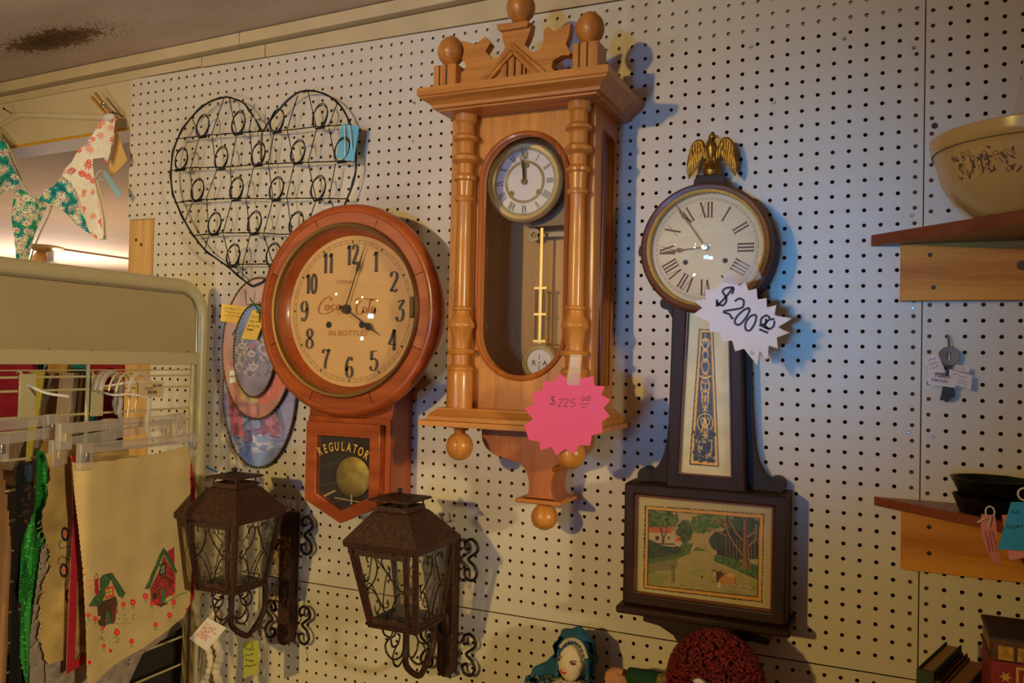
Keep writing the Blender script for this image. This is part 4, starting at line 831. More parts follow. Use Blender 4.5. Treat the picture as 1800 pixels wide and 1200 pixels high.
    for i in range(9): x = 890 + i * 36; cv.line(Z([(x, 430 + rn.uniform(-10, 20)), (x + 6, 630)]), .9, (104, 88, 46))
    cv.poly(Z([(775, 600), (1000, 650), (1215, 700), (1212, 850), (1050, 780), (900, 710), (775, 665)]), (54, 78, 24)); cv.mottle(cv.inside(Z([(775, 600), (1000, 650), (1215, 700), (1212, 850), (1050, 780), (900, 710), (775, 665)])), 6, .5, 3)
    tree(740, 260, 190, 70, 260, [g1, g2_, (66, 88, 30), (90, 104, 40)], 5); tree(650, 320, 110, 55, 160, [g2_, g1, (84, 98, 40)], 6); tree(1030, 290, 200, 65, 260, [g1, g3, (48, 60, 22)], 7); tree(1170, 350, 50, 110, 120, [g3, g1], 12)
    tk = (112, 70, 34)
    cv.poly(Z([(1068, 240), (1108, 240), (1112, 450), (1130, 620), (1140, 760), (1110, 740), (1045, 745), (1062, 640), (1066, 450)]), tk); cv.line(Z([(1098, 250), (1100, 600), (1120, 740)]), 3, (76, 44, 20))
    for L in ([(870, 225), (900, 330), (920, 400), (980, 500), (1060, 600)], [(920, 250), (950, 300), (1000, 390), (1060, 450)], [(690, 340), (780, 350), (900, 410)], [(1175, 370), (1130, 410), (1100, 420)], [(1195, 300), (1190, 450), (1120, 515)], [(760, 230), (860, 290), (900, 330)]): cv.line(Z(L), 2.6, (104, 62, 30)); cv.line(Z([(a, b - 4) for a, b in L]), .9, (150, 104, 56))
    # lilies, ducks, cows
    for x, y in ((545, 770), (600, 760), (660, 765), (610, 790), (560, 785), (520, 775)): cv.ell(z1(x, y), 4.5, 1.2, (92, 104, 34))
    cv.ell(z1(652, 820), 1.8, 2.2, (30, 22, 14)); cv.ell(z1(455, 906), 3, .8, (50, 44, 24))
    cv.poly(Z([(795, 770), (850, 755), (890, 770), (880, 800), (850, 830), (812, 870), (800, 880), (795, 830)]), (62, 26, 14)); cv.poly(Z([(745, 752), (790, 745), (800, 760), (790, 800), (768, 804), (755, 775)]), (92, 58, 36)); cv.ell(z1(775, 785), 2.6, 4, (150, 130, 106)); cv.ell(z1(870, 768), 4, 3, (128, 98, 76))
    cv.poly(Z([(830, 840), (870, 800), (930, 778), (975, 790), (990, 850), (992, 890), (975, 915), (965, 880), (940, 875), (930, 905), (925, 880), (885, 890), (875, 925), (868, 890), (840, 900), (828, 935), (808, 925), (806, 885)]), (146, 96, 42)); cv.ell(z1(940, 805), 7, 4, (170, 120, 60)); cv.ell(z1(822, 905), 3, 5, (168, 144, 108)); cv.line(Z([(985, 830), (994, 890)]), 1, (70, 36, 16))
    for _ in range(40): x, y = rn.uniform(880, 1200), rn.uniform(900, 985); cv.ell(z1(x, y), rn.uniform(1.5, 4), .8, rn.choice([(120, 118, 96), (90, 90, 66), (150, 146, 120), (40, 44, 34)]), .7)
    for i in range(10): a = PI * (.15 + .07 * i); cv.line(Z([(1160, 930), (1160 + 55 * math.cos(a), 930 - 75 * math.sin(a))]), 1, (104, 112, 40))
    m2 = ~ms; fr_ = cv.inside(Z([(90, 112), (1268, 198), (1247, 1066), (72, 928)])); cv.a[m2 & fr_] = A0[m2 & fr_]; cv.a[~fr_] = A0[~fr_]
    for i in range(90):                                       # worn black keyline
        t = rn.random(); e = rn.choice([((78, 104), (1278, 190)), ((1278, 190), (1255, 1078)), ((1255, 1078), (62, 936)), ((62, 936), (78, 104))]); x, y = e[0][0] + (e[1][0] - e[0][0]) * t, e[0][1] + (e[1][1] - e[0][1]) * t; cv.ell(z1(x, y), 1.6, .9, rn.choice([(20, 14, 10), (150, 132, 84), (20, 14, 10)]))
    sheet('painted_tablet', cv, lambda x, y: P(x, y, D), M['paintgloss'], T)
banjo()
d = 5.0
sp_ = [(1220 + x / 7.06, 480 + y / 7.06) for x, y in [(443, -5), (560, 160), (632, 95), (675, 215), (775, 190), (790, 325), (900, 307), (905, 423), (1020, 397), (998, 520), (1215, 562), (1040, 672), (1185, 738), (1025, 800), (1043, 937), (928, 900), (910, 1078), (815, 965), (783, 1145), (620, 938), (510, 968), (472, 835), (345, 847), (325, 728), (195, 728), (190, 600), (0, 545 - 25), (-5, 505), (103, 430), (0, 345), (148, 318), (140, 205), (250, 200), (330, 130), (360, 60)]]
T = star('price_star', 'white starburst price tag reading 200 dollars taped to the banjo clock', 1310, 560, d, 0, 0, M['whitecard'], pts=sp_)
bm = B(); g = lambda u, v: (lambda p: (p.x, -5.02, p.z))(P(u, v, 5.0))
hand(bm, [[(470, 260), (490, 185), (400, 185), (355, 230), (395, 290), (400, 350), (360, 400), (310, 385), (280, 350)], [(490, 170), (400, 290), (285, 410)], [(285, 325), (285, 415)],
          [(505, 350), (560, 315), (615, 340), (610, 410), (560, 440), (365, 475), (440, 510), (470, 560), (490, 550)],
          [(690, 435), (630, 450), (540, 530), (505, 610), (560, 640), (640, 560), (690, 460), (670, 430)], [(770, 515), (700, 535), (640, 620), (645, 700), (700, 705), (760, 610), (775, 520)],
          [(945, 560), (900, 525), (840, 560), (830, 620), (870, 640), (900, 590), (880, 570)], [(1000, 570), (930, 580), (880, 640), (930, 690), (985, 660), (1000, 590)], [(810, 640), (930, 695)], [(810, 695), (920, 740)]], g, 4.0, 1220, 480, 7.06)
hand(bm, [[(700, 965), (720, 975), (700, 1000), (720, 1010)], [(735, 980), (750, 990), (735, 1010), (722, 1000), (730, 985)]], g, .7, 1220, 480, 7.06)
put('handwriting', bm, M['inknavy'], T, smooth=0, kind='stuff')
bm = B(); prism(bm, [(P(x, y, 5.03).x, P(x, y, 5.03).z) for x, y in [(1297, 462), (1325, 450), (1340, 490), (1290, 500), (1270, 495)]], -5.05, -5.03); put('clear_tape', bm, glass('tape 2', (.95, .93, .9), .3, .4, .10), T, smooth=0)

# ================================================================== HEART SHAPED WIRE CARD HOLDER
def heart():
    T = thing('wire_heart_card_holder', 'black wire heart shaped card holder with rows of coiled loops on the pegboard', 'card holder', P(440, 500, 1.0))
    D = 1.1
    Z = lambda L, s=3, ox=280, oy=130: [P(ox + x / s, oy + y / s, D) for x, y in L]
    left = [(545, 305), (530, 280), (485, 205), (440, 150), (375, 126), (340, 124), (260, 150), (170, 228), (105, 325), (72, 420), (62, 520), (68, 610), (92, 685), (140, 785), (180, 850), (245, 930), (360, 1015), (465, 1103), (492, 1120)]
    right = [(545, 305), (575, 260), (630, 190), (720, 105), (785, 90), (850, 98), (935, 145), (990, 225), (1025, 330), (1038, 440), (1030, 545), (990, 660), (925, 800), (840, 910), (720, 1010), (600, 1065), (540, 1098), (492, 1120)]
    bm = B()
    for L in (left, right): tube(bm, cr(Z(L), 6), .085, 6); tube(bm, [p + Vector((.07 * math.sin(i * .8), -.08, .06 * math.cos(i * .8))) for i, p in enumerate(cr(Z(L), 6))], .05, 5)
    put('outer_frame', bm, M['blackwire'], T, kind='stuff')
    rows = [[(85, 343), (215, 328), (270, 322), (540, 302), (660, 298), (830, 278), (990, 268), (1015, 268)], [(62, 512), (150, 495), (370, 490), (500, 478), (700, 468), (920, 462), (1038, 460)], [(90, 680), (180, 665), (400, 655), (600, 658), (760, 655), (985, 658)], [(180, 852), (330, 838), (520, 838), (640, 845), (730, 843), (860, 842)], [(355, 1010), (440, 1003), (600, 1002), (700, 1000)]]
    for L in rows: bm = B(); tube(bm, Z(L), .05, 5); tube(bm, [p + Vector((0, -.05, .04 * math.sin(i * 2.1))) for i, p in enumerate(cr(Z(L), 8))], .035, 5); put('cross_wire', bm, M['blackwire'], T)
    loops = [(237, 282), (425, 265), (628, 255), (855, 230), (125, 455), (335, 450), (530, 430), (738, 418), (970, 408), (210, 618), (415, 612), (625, 612), (845, 608), (300, 795), (510, 790), (730, 795), (398, 962), (608, 958)]
    for x, y in loops:
        bm = B(); c = Z([(x, y)])[0]
        for k in range(2): tube(bm, [c + Vector((.78 * math.cos(a) * (1 - .08 * k) + .1 * k + .22 * math.sin(a), -.2 - .1 * k - .08 * math.sin(a), .98 * math.sin(a) + .12 * k)) for a in np.linspace(0, 2 * PI, 20)[:-1]], .05, 5, closed=True)
        tube(bm, [c + Vector((-.45, -.15, -.98)), c + Vector((.45, -.15, -.95))], .09, 6); put('coil', bm, M['blackwire'], T)
    ties = [((170, 228), (215, 325)), ((340, 130), (275, 322)), ((370, 130), (408, 318)), ((490, 215), (470, 312)), ((730, 115), (672, 298)), ((785, 95), (828, 278)), ((940, 150), (890, 280)),
            ((210, 335), (165, 495)), ((278, 330), (300, 490)), ((408, 320), (375, 490)), ((478, 310), (495, 478)), ((608, 300), (575, 468)), ((675, 300), (712, 465)), ((830, 285), (785, 465)), ((895, 285), (930, 462)),
            ((160, 500), (180, 665)), ((305, 500), (248, 655)), ((375, 495), (383, 658)), ((498, 485), (460, 655)), ((575, 475), (600, 655)), ((712, 470), (670, 655)), ((785, 465), (825, 655)), ((930, 470), (895, 655)),
            ((178, 672), (138, 770)), ((250, 660), (262, 840)), ((385, 660), (335, 840)), ((458, 660), (480, 840)), ((600, 660), (550, 842)), ((675, 660), (700, 842)), ((828, 660), (782, 800)), ((900, 660), (935, 740)),
            ((265, 845), (240, 920)), ((338, 845), (375, 1005)), ((480, 845), (440, 1003)), ((550, 845), (600, 1002)), ((700, 850), (670, 935)), ((440, 1005), (440, 1075)), ((585, 1005), (565, 1080))]
    for a, b in ties: bm = B(); q = Z([a, b]); tube(bm, q, .045, 5); put('brace_wire', bm, M['blackwire'], T)
    bm = B(); a, b = Z([(545, 300), (540, 460)]); n = 60; tube(bm, [a.lerp(b, i / n) + Vector((.09 * math.cos(i * 1.5), -.1 + .09 * math.sin(i * 1.5), 0)) for i in range(n)], .045, 5); put('twisted_tail', bm, M['blackwire'], T)
    bm = B(); c = P(465, 210, .0); tube(bm, [(c.x, .1, c.z - .2), (c.x, -1.3, c.z - .3), (c.x, -1.4, c.z + 1.0)], .06, 6); finish(put('peg_hook', bm, M['steel'], label='steel peg hook holding the black wire heart', cat='hook'))
    H = thing('price_tag', 'light blue paper tag tied inside the right lobe of the wire heart', 'price tag', P(610, 280, 1.5))
    bm = B(); q = [P(*p, 1.35) for p in ((600, 219), (632, 221), (622, 284), (591, 277))]; hexa(bm, [(v.x, v.y, v.z) for v in q], [(v.x, v.y - .02, v.z) for v in q]); put('card', bm, M['bluecard'], H, smooth=0)
    bm = B(); tube(bm, [P(x, y, 1.6) for x, y in ((605, 222), (606, 240), (606, 274))], .05, 5); tube(bm, [P(x, y, 1.6) for x, y in ((613, 218), (616, 235), (618, 262))], .05, 5); put('string', bm, M['string'], H)
    # loop of one coil again in front of the tag is part of the heart already
heart()

# ================================================================== OVAL PICTURES
def oval(name, label, cx, cy, ax, az, d, paint, chain_r=.16, z_top=None):
    """cx, cy photo pixel of the centre, ax/az half sizes in inches"""
    c = P(cx, cy, d); T = thing(name, label, 'picture', (c.x, 0 - d + .3, c.z - az))
    def proj(x, y, z): q = RM.transposed() @ (Vector((x, y, z)) - CP); return 900 + F * q.x / -q.z, 600 - F * q.y / -q.z
    L_, R_, Tz, Bz = c.x - ax, c.x + ax, c.z + az, c.z - az
    quad = [proj(L_, -d, Tz), proj(R_, -d, Tz), proj(R_, -d, Bz), proj(L_, -d, Bz)]
    w, h = int(ax * 34), int(az * 34); cv = Canvas(quad, w, h, (150, 140, 150), 1.7); paint(cv)
    e = ((cv.xx - w / 2) / (w / 2)) ** 2 + ((cv.yy - h / 2) / (h / 2)) ** 2 < .985; cv.mask(e)
    sheet('print', cv, lambda x, y: P(x, y, d), M['paintgloss'], T, wave=lambda u, v: np.stack([0 * u, -.22 * np.clip(1 - (2 * u - 1) ** 2 - (2 * v - 1) ** 2, 0, 1), 0 * u], -1))
    bm = B(); prism(bm, [(c.x + ax * math.cos(a), c.z + az * math.sin(a)) for a in np.linspace(0, 2 * PI, 49)[:-1]], -d + .02, -d + .25); put('back', bm, M['hardboard'], T)
    bm = B(); per = 2 * PI * math.sqrt((ax * ax + az * az) / 2); n = int(per / .23)
    for i in range(n):
        a = 2 * PI * i / n; q = bmesh.ops.create_icosphere(bm, subdivisions=1, radius=1); ang = math.atan2(az * math.cos(a), -ax * math.sin(a))
        Mx = Matrix.Translation((c.x + ax * math.cos(a), -d - .02, c.z + az * math.sin(a))) @ Matrix.Rotation(-ang, 4, 'Y') @ Matrix.Diagonal((.135, .1, .075 if i % 2 else .13, 1)); bmesh.ops.transform(bm, matrix=Mx, verts=q['verts'])
    put('chain_edge', bm, mat('old brass chain', (.16, .11, .04), .4, .85), T, kind='stuff', smooth=60)
    return T
Zo = lambda L: [(360 + x / 3.75, 500 + y / 3.75) for x, y in L]
def pt1(cv):
    m = np.ones((cv.h, cv.w), bool); cv.grad(m, (150, 138, 165), (96, 112, 150), 0, cv.h); cv.mottle(m, 22, .25, 1); cv.mottle(m, 7, .15, 2)
    rn = random.Random(1)
    cv.poly(Zo([(150, 640), (230, 640), (250, 800), (262, 1005), (190, 1000), (165, 860)]), (150, 80, 92)); 
    for i in range(9): cv.line(Zo([(170 + i * 9, 700), (180 + i * 9, 1000)]), 1.2, rn.choice([(120, 60, 76), (176, 110, 112), (160, 90, 104)]))
    cv.poly(Zo([(400, 830), (480, 820), (520, 900), (500, 1000), (420, 1010), (350, 990), (380, 900)]), (128, 88, 108)); cv.mottle(cv.inside(Zo([(400, 830), (480, 820), (520, 900), (500, 1000), (420, 1010), (350, 990), (380, 900)])), 6, .5, 4)
    for L in ([(300, 800), (330, 860), (260, 930)], [(380, 800), (375, 880), (385, 925)], [(340, 830), (300, 850), (270, 870)], [(450, 790), (480, 830), (520, 950)], [(490, 780), (505, 850), (525, 940)]): cv.line(Zo(L), 4, (58, 84, 116))
    for L in ([(390, 960), (420, 990), (500, 1010)], [(400, 850), (400, 940), (340, 960)]): cv.line(Zo(L), 1.5, (96, 66, 100))
    for _ in range(50): x, y = rn.uniform(200, 560), rn.uniform(990, 1110); cv.ell(Zo([(x, y)])[0], rn.uniform(3, 9), rn.uniform(1, 4), rn.choice([(110, 130, 170), (156, 156, 176), (84, 100, 146), (170, 168, 186)]), .7)
    cv.poly(Zo([(270, 960), (310, 950), (325, 1030), (290, 1045), (250, 1040)]), (96, 80, 106)); cv.ell(Zo([(300, 945)])[0], 3.5, 3.5, (140, 120, 140))
    for x in range(500, 580, 14): cv.line(Zo([(x, 700), (x + 4, 960)]), 2, (140, 128, 158), .6)
def pt2(cv):
    m = np.ones((cv.h, cv.w), bool); cv.grad(m, (160, 138, 128), (150, 100, 88), 0, cv.h); cv.mottle(m, 20, .2, 4)
    cv.poly(Zo([(330, 640), (460, 600), (540, 640), (480, 740), (400, 790), (350, 770)]), (176, 96, 84)); cv.poly(Zo([(230, 650), (330, 660), (360, 780), (300, 790), (240, 740)]), (168, 140, 100)); cv.poly(Zo([(380, 660), (440, 680), (430, 740)]), (200, 120, 110))
    for x in (250, 280, 310, 370, 410, 450, 480): cv.line(Zo([(x, 650), (x - 10, 770)]), 1.5, (150, 100, 74), .6)
    cv.poly(Zo([(168, 568), (205, 562), (205, 645), (165, 648)]), (190, 205, 220)); cv.poly(Zo([(168, 600), (205, 597), (205, 612), (168, 614)]), (150, 130, 110)); cv.ell(Zo([(185, 525)])[0], 5, 5, (150, 80, 80), .7)
def pt3(cv):
    m = np.ones((cv.h, cv.w), bool); cv.grad(m, (100, 118, 146), (112, 98, 104), 0, cv.h); cv.mottle(m, 14, .3, 7); rn = random.Random(4)
    for x, y, r in ((260, 385, 30), (235, 430, 34), (290, 440, 34), (320, 450, 26), (395, 420, 38), (250, 490, 36), (330, 530, 34), (300, 580, 40), (400, 480, 30), (225, 540, 34), (370, 370, 24)):
        cv.ell(Zo([(x, y)])[0], r / 3.75, r / 4.2, (150, 142, 142)); cv.ell(Zo([(x + 5, y + 6)])[0], r / 7, r / 6.5, (116, 106, 108))
    for _ in range(34): x, y = rn.uniform(215, 430), rn.uniform(370, 600); cv.line(Zo([(x, y), (x + rn.uniform(-18, 18), y + rn.uniform(5, 24))]), 1.5, rn.choice([(60, 50, 56), (80, 70, 74), (44, 38, 44)]), .8)
    for x, y in ((330, 540), (255, 400), (318, 455)): cv.ell(Zo([(x, y)])[0], 7, 6.5, (160, 152, 150)); cv.poly(Zo([(x - 24, y - 14), (x - 18, y - 40), (x - 8, y - 20)]), (60, 52, 56)); cv.poly(Zo([(x + 24, y - 14), (x + 18, y - 40), (x + 8, y - 20)]), (60, 52, 56)); cv.ell(Zo([(x - 8, y)])[0], 1.2, 1.2, (30, 26, 30)); cv.ell(Zo([(x + 8, y)])[0], 1.2, 1.2, (30, 26, 30)); cv.ell(Zo([(x, y + 10)])[0], 1.2, 1, (40, 30, 34))
    cv.ell(Zo([(318, 408)])[0], 6, 5, (150, 96, 100), .8)
oval('oval_picture', 'lowest oval glass picture of pink robed figures in snow with a beaded chain edge', 455, 684, 4.15, 7.0, .35, pt1)
oval('oval_picture', 'middle oval glass picture in faded pinks half covered by the kitten oval', 452, 612, 4.0, 6.3, .85, pt2)
oval('oval_picture', 'smallest topmost oval picture of grey and white kittens with chain edge', 447, 616, 2.35, 4.1, 1.35, pt3)
def card(name, label, pts, d, m, rows=3, seed=1, extra=None, ink='ink', cat='price tag', tk=.03, write=True):
    T = thing(name, label, cat, P(pts[0][0], pts[0][1], d)); q = [P(x, y, d) for x, y in pts]; bm = B()
    hexa(bm, q, [(v.x, v.y - .02, v.z) for v in q]); put('card', bm, m, T, smooth=0)
    if write:
        rn = random.Random(seed); bm = B(); a, b, c, e = q
        def fn(u, v): p = a + (b - a) * u + (e - a) * v; return (p.x, p.y - .035, p.z)
        for r in range(rows):
            z = .22 + r * .6 / rows; x = .12
            while x < .12 + .7 * rn.uniform(.6, 1):
                w = rn.uniform(.06, .16); strip(bm, sm([(x + w * i / 4, z + .05 * rn.uniform(-1, 1)) for i in range(5)], 2), fn, .018); x += w + .03
        put('handwriting', bm, M[ink], T, smooth=0, kind='stuff')
    return T
card('paper_tag', 'yellow paper tag hanging left of the kitten oval picture', Zo([(112, 126), (298, 150), (290, 265), (104, 240)]), 1.0, M['yellowcard'], 3, 1, tk=.02)
card('paper_tag', 'yellow paper tag tied with green yarn in front of the kitten oval', Zo([(315, 166), (412, 178), (342, 366), (240, 356)]), 1.9, M['yellowcard'], 4, 2, tk=.02)
bm = B(); tube(bm, [P(*Zo([p])[0], 2.0) for p in ((298, 86), (315, 115), (335, 145), (352, 168), (362, 188), (358, 250))], .05, 5); tube(bm, [P(*Zo([p])[0], 2.0) for p in ((300, 100), (318, 118), (345, 150), (368, 168), (380, 150))], .045, 5); tube(bm, [P(*Zo([p])[0], 2.05) for p in ((352, 168), (342, 182), (360, 190), (368, 172))], .06, 5)
tube(bm, [P(*Zo([p])[0], 1.0) for p in ((220, 280), (195, 305), (180, 335))], .05, 5)
finish(put('yarn_tie', bm, M['greenthread']), 'green yarn tied around the hook above the oval pictures', 'yarn', kind=None)
bm = B(); c = P(459, 530, 0); tube(bm, [(c.x, .1, c.z), (c.x, -1.9, c.z - .4), (c.x, -2.1, c.z + .9)], .06, 6); put('peg_hook', bm, M['steel'], label='steel peg hook holding the oval pictures and yellow tags', cat='hook')

# ================================================================== LANTERNS
def lantern(label, cx, cy, ze, sh, sc, plate, uy, flip=1):
    """cx,cy eave centre; ze eave height; sh = shear of the body towards the wall"""
    T = thing('wall_lantern', label, 'lantern', (cx, 0, -51.5)); R_, I_ = M['rust'], M['ironwire']
    def S(x, y, z): return Vector((cx + x * sc, cy + y * sc + sh * (-z), ze + z * sc))
    def quadring(h, z): return [S(-h, -h, z), S(h, -h, z), S(h, h, z), S(-h, h, z)]
    # roof
    bm = B(); rows = [quadring(h, z) for h, z in ((3.06, -.42), (3.1, 0), (3.06, .06), (1.5, 2.0), (1.32, 2.08), (1.28, 2.45))]; L = [[bm.verts.new(p) for p in r] for r in rows]
    for A, B_ in zip(L, L[1:]):
        for i in range(4): bm.faces.new((A[i], A[(i + 1) % 4], B_[(i + 1) % 4], B_[i]))
    inn = [[bm.verts.new(p) for p in quadring(h, z)] for h, z in ((2.95, -.42), (2.95, -.05), (1.2, 1.95), (1.15, 2.45))]
    for A, B_ in zip(inn, inn[1:]):
        for i in range(4): bm.faces.new((A[(i + 1) % 4], A[i], B_[i], B_[(i + 1) % 4]))
    for i in range(4): bm.faces.new((L[0][i], L[0][(i + 1) % 4], inn[0][(i + 1) % 4], inn[0][i])); bm.faces.new((L[-1][i], L[-1][(i + 1) % 4], inn[-1][(i + 1) % 4], inn[-1][i]))
    put('roof', bm, R_, T, smooth=20)
    bm = B(); hexa(bm, quadring(1.75, 2.85), quadring(1.62, 3.02)); cap = put('cap_plate', bm, R_, T, bevel=.03)
    for x, y in ((-1.2, -1.2), (1.2, -1.2), (1.2, 1.2), (-1.2, 1.2)): bm = B(); tube(bm, [S(x, y, 2.0), S(x, y, 2.95)], .07, 6); put('cap_post', bm, R_, T)
    bm = B(); ball(bm, S(0, 0, 3.5), .2 * sc, n=14, m=8); tube(bm, [S(0, 0, 3.0), S(0, 0, 3.4)], .08, 6); tube(bm, cr([S(-1.0, 0, 3.03), S(-.5, 0, 3.2), S(0, 0, 3.3), S(.5, 0, 3.2), S(1.0, 0, 3.03)], 4), .07, 5); put('knob', bm, I_, T)
    # body frame
    ht, hb, zt, zb = 2.72, 1.9, -.3, -6.35
    f = lambda s, t, face: None
    cor = [(-1, -1), (1, -1), (1, 1), (-1, 1)]
    for a, b in cor: bm = B(); p, q = S(a * ht, b * ht, zt), S(a * hb, b * hb, zb); w = .17; hexa(bm, [q + Vector((dx, dy, 0)) for dx, dy in ((-w, -w), (w, -w), (w, w), (-w, w))], [p + Vector((dx, dy, 0)) for dx, dy in ((-w, -w), (w, -w), (w, w), (-w, w))]); put('corner_post', bm, R_, T)
    bm = B(); hexa(bm, quadring(hb + .15, zb - .2), quadring(hb + .18, zb + .05)); put('base_plate', bm, R_, T, bevel=.03)
    def face(k):                                                   # point on a face: u in -1..1, v 0 top..1 bottom, o outwards
        def g(u, v, o=0):
            h = ht + (hb - ht) * v; z = zt + (zb - zt) * v
            return {0: S(u * h, -h - o, z), 1: S(h + o, u * h, z), 2: S(-u * h, h + o, z), 3: S(-h - o, -u * h, z)}[k]
        return g
    for k in range(4):
        g = face(k)
        for nm, (u0, v0, u1, v1) in (('top_rail', (-1, .02, 1, .02)), ('bottom_rail', (-1, .985, 1, .985))):
            bm = B(); a, b = g(u0, v0), g(u1, v1); a1, b1 = g(u0, v0 + (.035 if v0 < .5 else -.04)), g(u1, v1 + (.035 if v0 < .5 else -.04)); o = g(0, .5, .12) - g(0, .5, 0); hexa(bm, [a, b, b1, a1], [a + o, b + o, b1 + o, a1 + o]); put(nm, bm, R_, T)
        bm = B(); bm.faces.new([bm.verts.new(g(u, v, -.05)) for u, v in ((-.95, .04), (.95, .04), (.95, .97), (-.95, .97))]); put('pane', bm, M['oldglass'], T, smooth=0)
        if k == 0:                                                 # hinged door frame on the front
            bm = B()
            for u0, v0, u1, v1 in ((-.86, .09, .72, .09), (-.86, .93, .72, .93), (-.84, .09, -.84, .93), (.70, .09, .70, .93)):
                a, b = g(u0, v0, .16), g(u1, v1, .16); t = (b - a).normalized(); n = t.cross(Vector((0, 1, 0))).normalized() * .17; o = Vector((0, .1, 0)); hexa(bm, [a - n, b - n, b + n, a + n], [a - n + o, b - n + o, b + n + o, a + n + o])
            put('door', bm, R_, T, kind='stuff')
            bm = B(); a = g(.85, .48, .22); box(bm, a.x - .35, a.x + .3, a.y - .06, a.y + .1, a.z - .3, a.z + .3); put('latch', bm, R_, T, bevel=.03)
        # scroll work: lozenge of wires ending in curls
        def curl(u, v, du, dv, s): 
            return [g(u + du * .11 * (1 - t) * math.cos(s * t * 5.2) + 0, v + dv * .075 * (1 - t * .8) * math.sin(s * t * 5.2) * 1.0, .1) for t in np.linspace(0, .9, 12)]
        top, bot, lf, rt = (-.08 if k == 0 else 0, .12), (-.08 if k == 0 else 0, .88), (-.72, .5), (.6, .5)
        for nm, L in (('scroll', [(top[0] - .42, .20), (top[0] - .45, .14), (top[0] - .3, .11), (top[0] - .16, .15), (top[0] - .18, .3), (-.5, .46), (-.74, .52), (-.78, .45), (-.66, .42)]),
                      ('scroll', [(top[0] + .42, .20), (top[0] + .40, .13), (top[0] + .24, .11), (top[0] + .02, .15), (top[0] + .2, .32), (.45, .48), (.62, .50), (.64, .42), (.52, .42)]),
                      ('scroll', [(top[0] - .42, .82), (top[0] - .45, .88), (top[0] - .3, .91), (top[0] - .1, .86), (-.4, .62), (-.62, .52), (-.78, .56), (-.7, .60)]),
                      ('scroll', [(top[0] + .42, .82), (top[0] + .45, .89), (top[0] + .28, .90), (top[0] + .1, .84), (.3, .60), (.5, .53), (.66, .56), (.6, .62)])):
            bm = B(); tube(bm, cr([g(u, v, .1) for u, v in L], 5), .058 * sc, 5); put(nm, bm, I_, T)
    # candle cup inside
    bm = B(); c0 = S(0, 0, zb); lathe(bm, [(1.1, .05), (1.1, .4), (.5, .5), (.45, 1.2)], c0, 'z', 18, cap=False); put('socket_cup', bm, R_, T)
    bm = B(); lathe(bm, [(.75, .5), (.8, 3.6), (.78, 3.6), (.72, .5)], c0, 'z', 18, cap=False); put('glass_chimney', bm, M['oldglass'], T)
    bm = B(); tube(bm, [c0 + Vector((0, 0, .4)), c0 + Vector((0, 0, 4.9))], .16, 8); put('stem', bm, mat('stem', (.12, .09, .06), .5, .5), T)
    # U arm and wall plate
    p0 = S(0, 0, zb - .1); py = -.9; px0, px1, pz0, pz1 = plate; pm = (px0 + px1) / 2
    u2 = uy
    bm = B(); L = [p0, Vector((p0.x, p0.y, p0.z - 1.6)), Vector((p0.x, p0.y + .1, p0.z - 3.2)), Vector((p0.x + .05, (p0.y + u2) / 2 - .3, p0.z - 4.5)), Vector((p0.x + .05, (p0.y + u2) / 2 + .6, p0.z - 4.4)), Vector((p0.x + .1, u2 - .1, p0.z - 3.0)), Vector((p0.x + .1, u2, p0.z - 1.4)), Vector((p0.x + .1, u2, p0.z + 1.6)), Vector((pm, py, p0.z + 3.4))]
    tube(bm, cr(L, 8), .24, 8); put('arm', bm, R_, T, smooth=60)
    bm = B(); prism(bm, [(px1, pz1), (px0, pz1)] + circ(pm, pz0, (px1 - px0) / 2, 14, PI, 2 * PI), -1.15, -.02); put('wall_plate', bm, R_, T, bevel=.08)
    bm = B(); ball(bm, (pm, -1.2, pz0 + 3.6), .42, (1, .6, 2.2)); put('plate_boss', bm, R_, T)
    def S_scroll(pts, nm='plate_scroll', r=.12): bm = B(); tube(bm, cr(pts, 6), r, 6); put(nm, bm, I_, T, smooth=60)
    for s in (-1, 1):
        e = px1 if s > 0 else px0; y = -.6
        for zc in (pz1 - 1.6, pz0 + 1.4):
            S_scroll([Vector((e + s * u, y, zc + v)) for u, v in ((1.15, .75), (.75, .62), (.72, 1.15), (1.2, 1.45), (1.7, 1.1), (1.75, .55), (1.2, .1), (1.0, -.2), (1.5, -.6), (1.75, -1.2), (1.4, -1.75), (.8, -1.6), (.7, -1.05), (1.1, -.9))])
    for s in (-1, 1):                                              # scrolls under the body
        for ax in (0, 1):
            L = [(1.7, 0), (2.1, -.5), (1.9, -1.2), (1.2, -1.3), (.9, -.8), (1.2, -.5)]; L2 = [(1.4, -1.35), (1.8, -2.0), (1.5, -2.7), (.9, -2.9), (.3, -2.4), (.2, -1.2), (.25, -.2)]
            for q in (L, L2 if True else L): S_scroll([p0 + (Vector((s * u, 0, v)) if ax == 0 else Vector((0, s * u, v))) for u, v in q], 'under_scroll', .075)
    return T
lantern('dark rusty wall lantern hanging below the oval pictures beside the printed towel', 19.75, -5.95, -39.25, 0.0, .96, (20.55, 21.8, -50.9, -40.2), -2.0)
lantern('dark rusty wall lantern hanging below the pendulum box of the round clock', 36.15, -6.45, -39.6, .14, 1.0, (36.35, 37.7, -50.8, -40.4), -1.5)
for lab, px, py in (('steel peg hook above the wall plate of the left lantern', 510, 888), ('steel peg hook above the wall plate of the right lantern', 796, 912)):
    bm = B(); c = P(px, py, .1); tube(bm, [(c.x, .1, c.z - .1), (c.x, -.5, c.z - .2), (c.x, -.7, c.z + .6)], .06, 6); put('peg_hook', bm, M['steel'], label=lab, cat='hook')
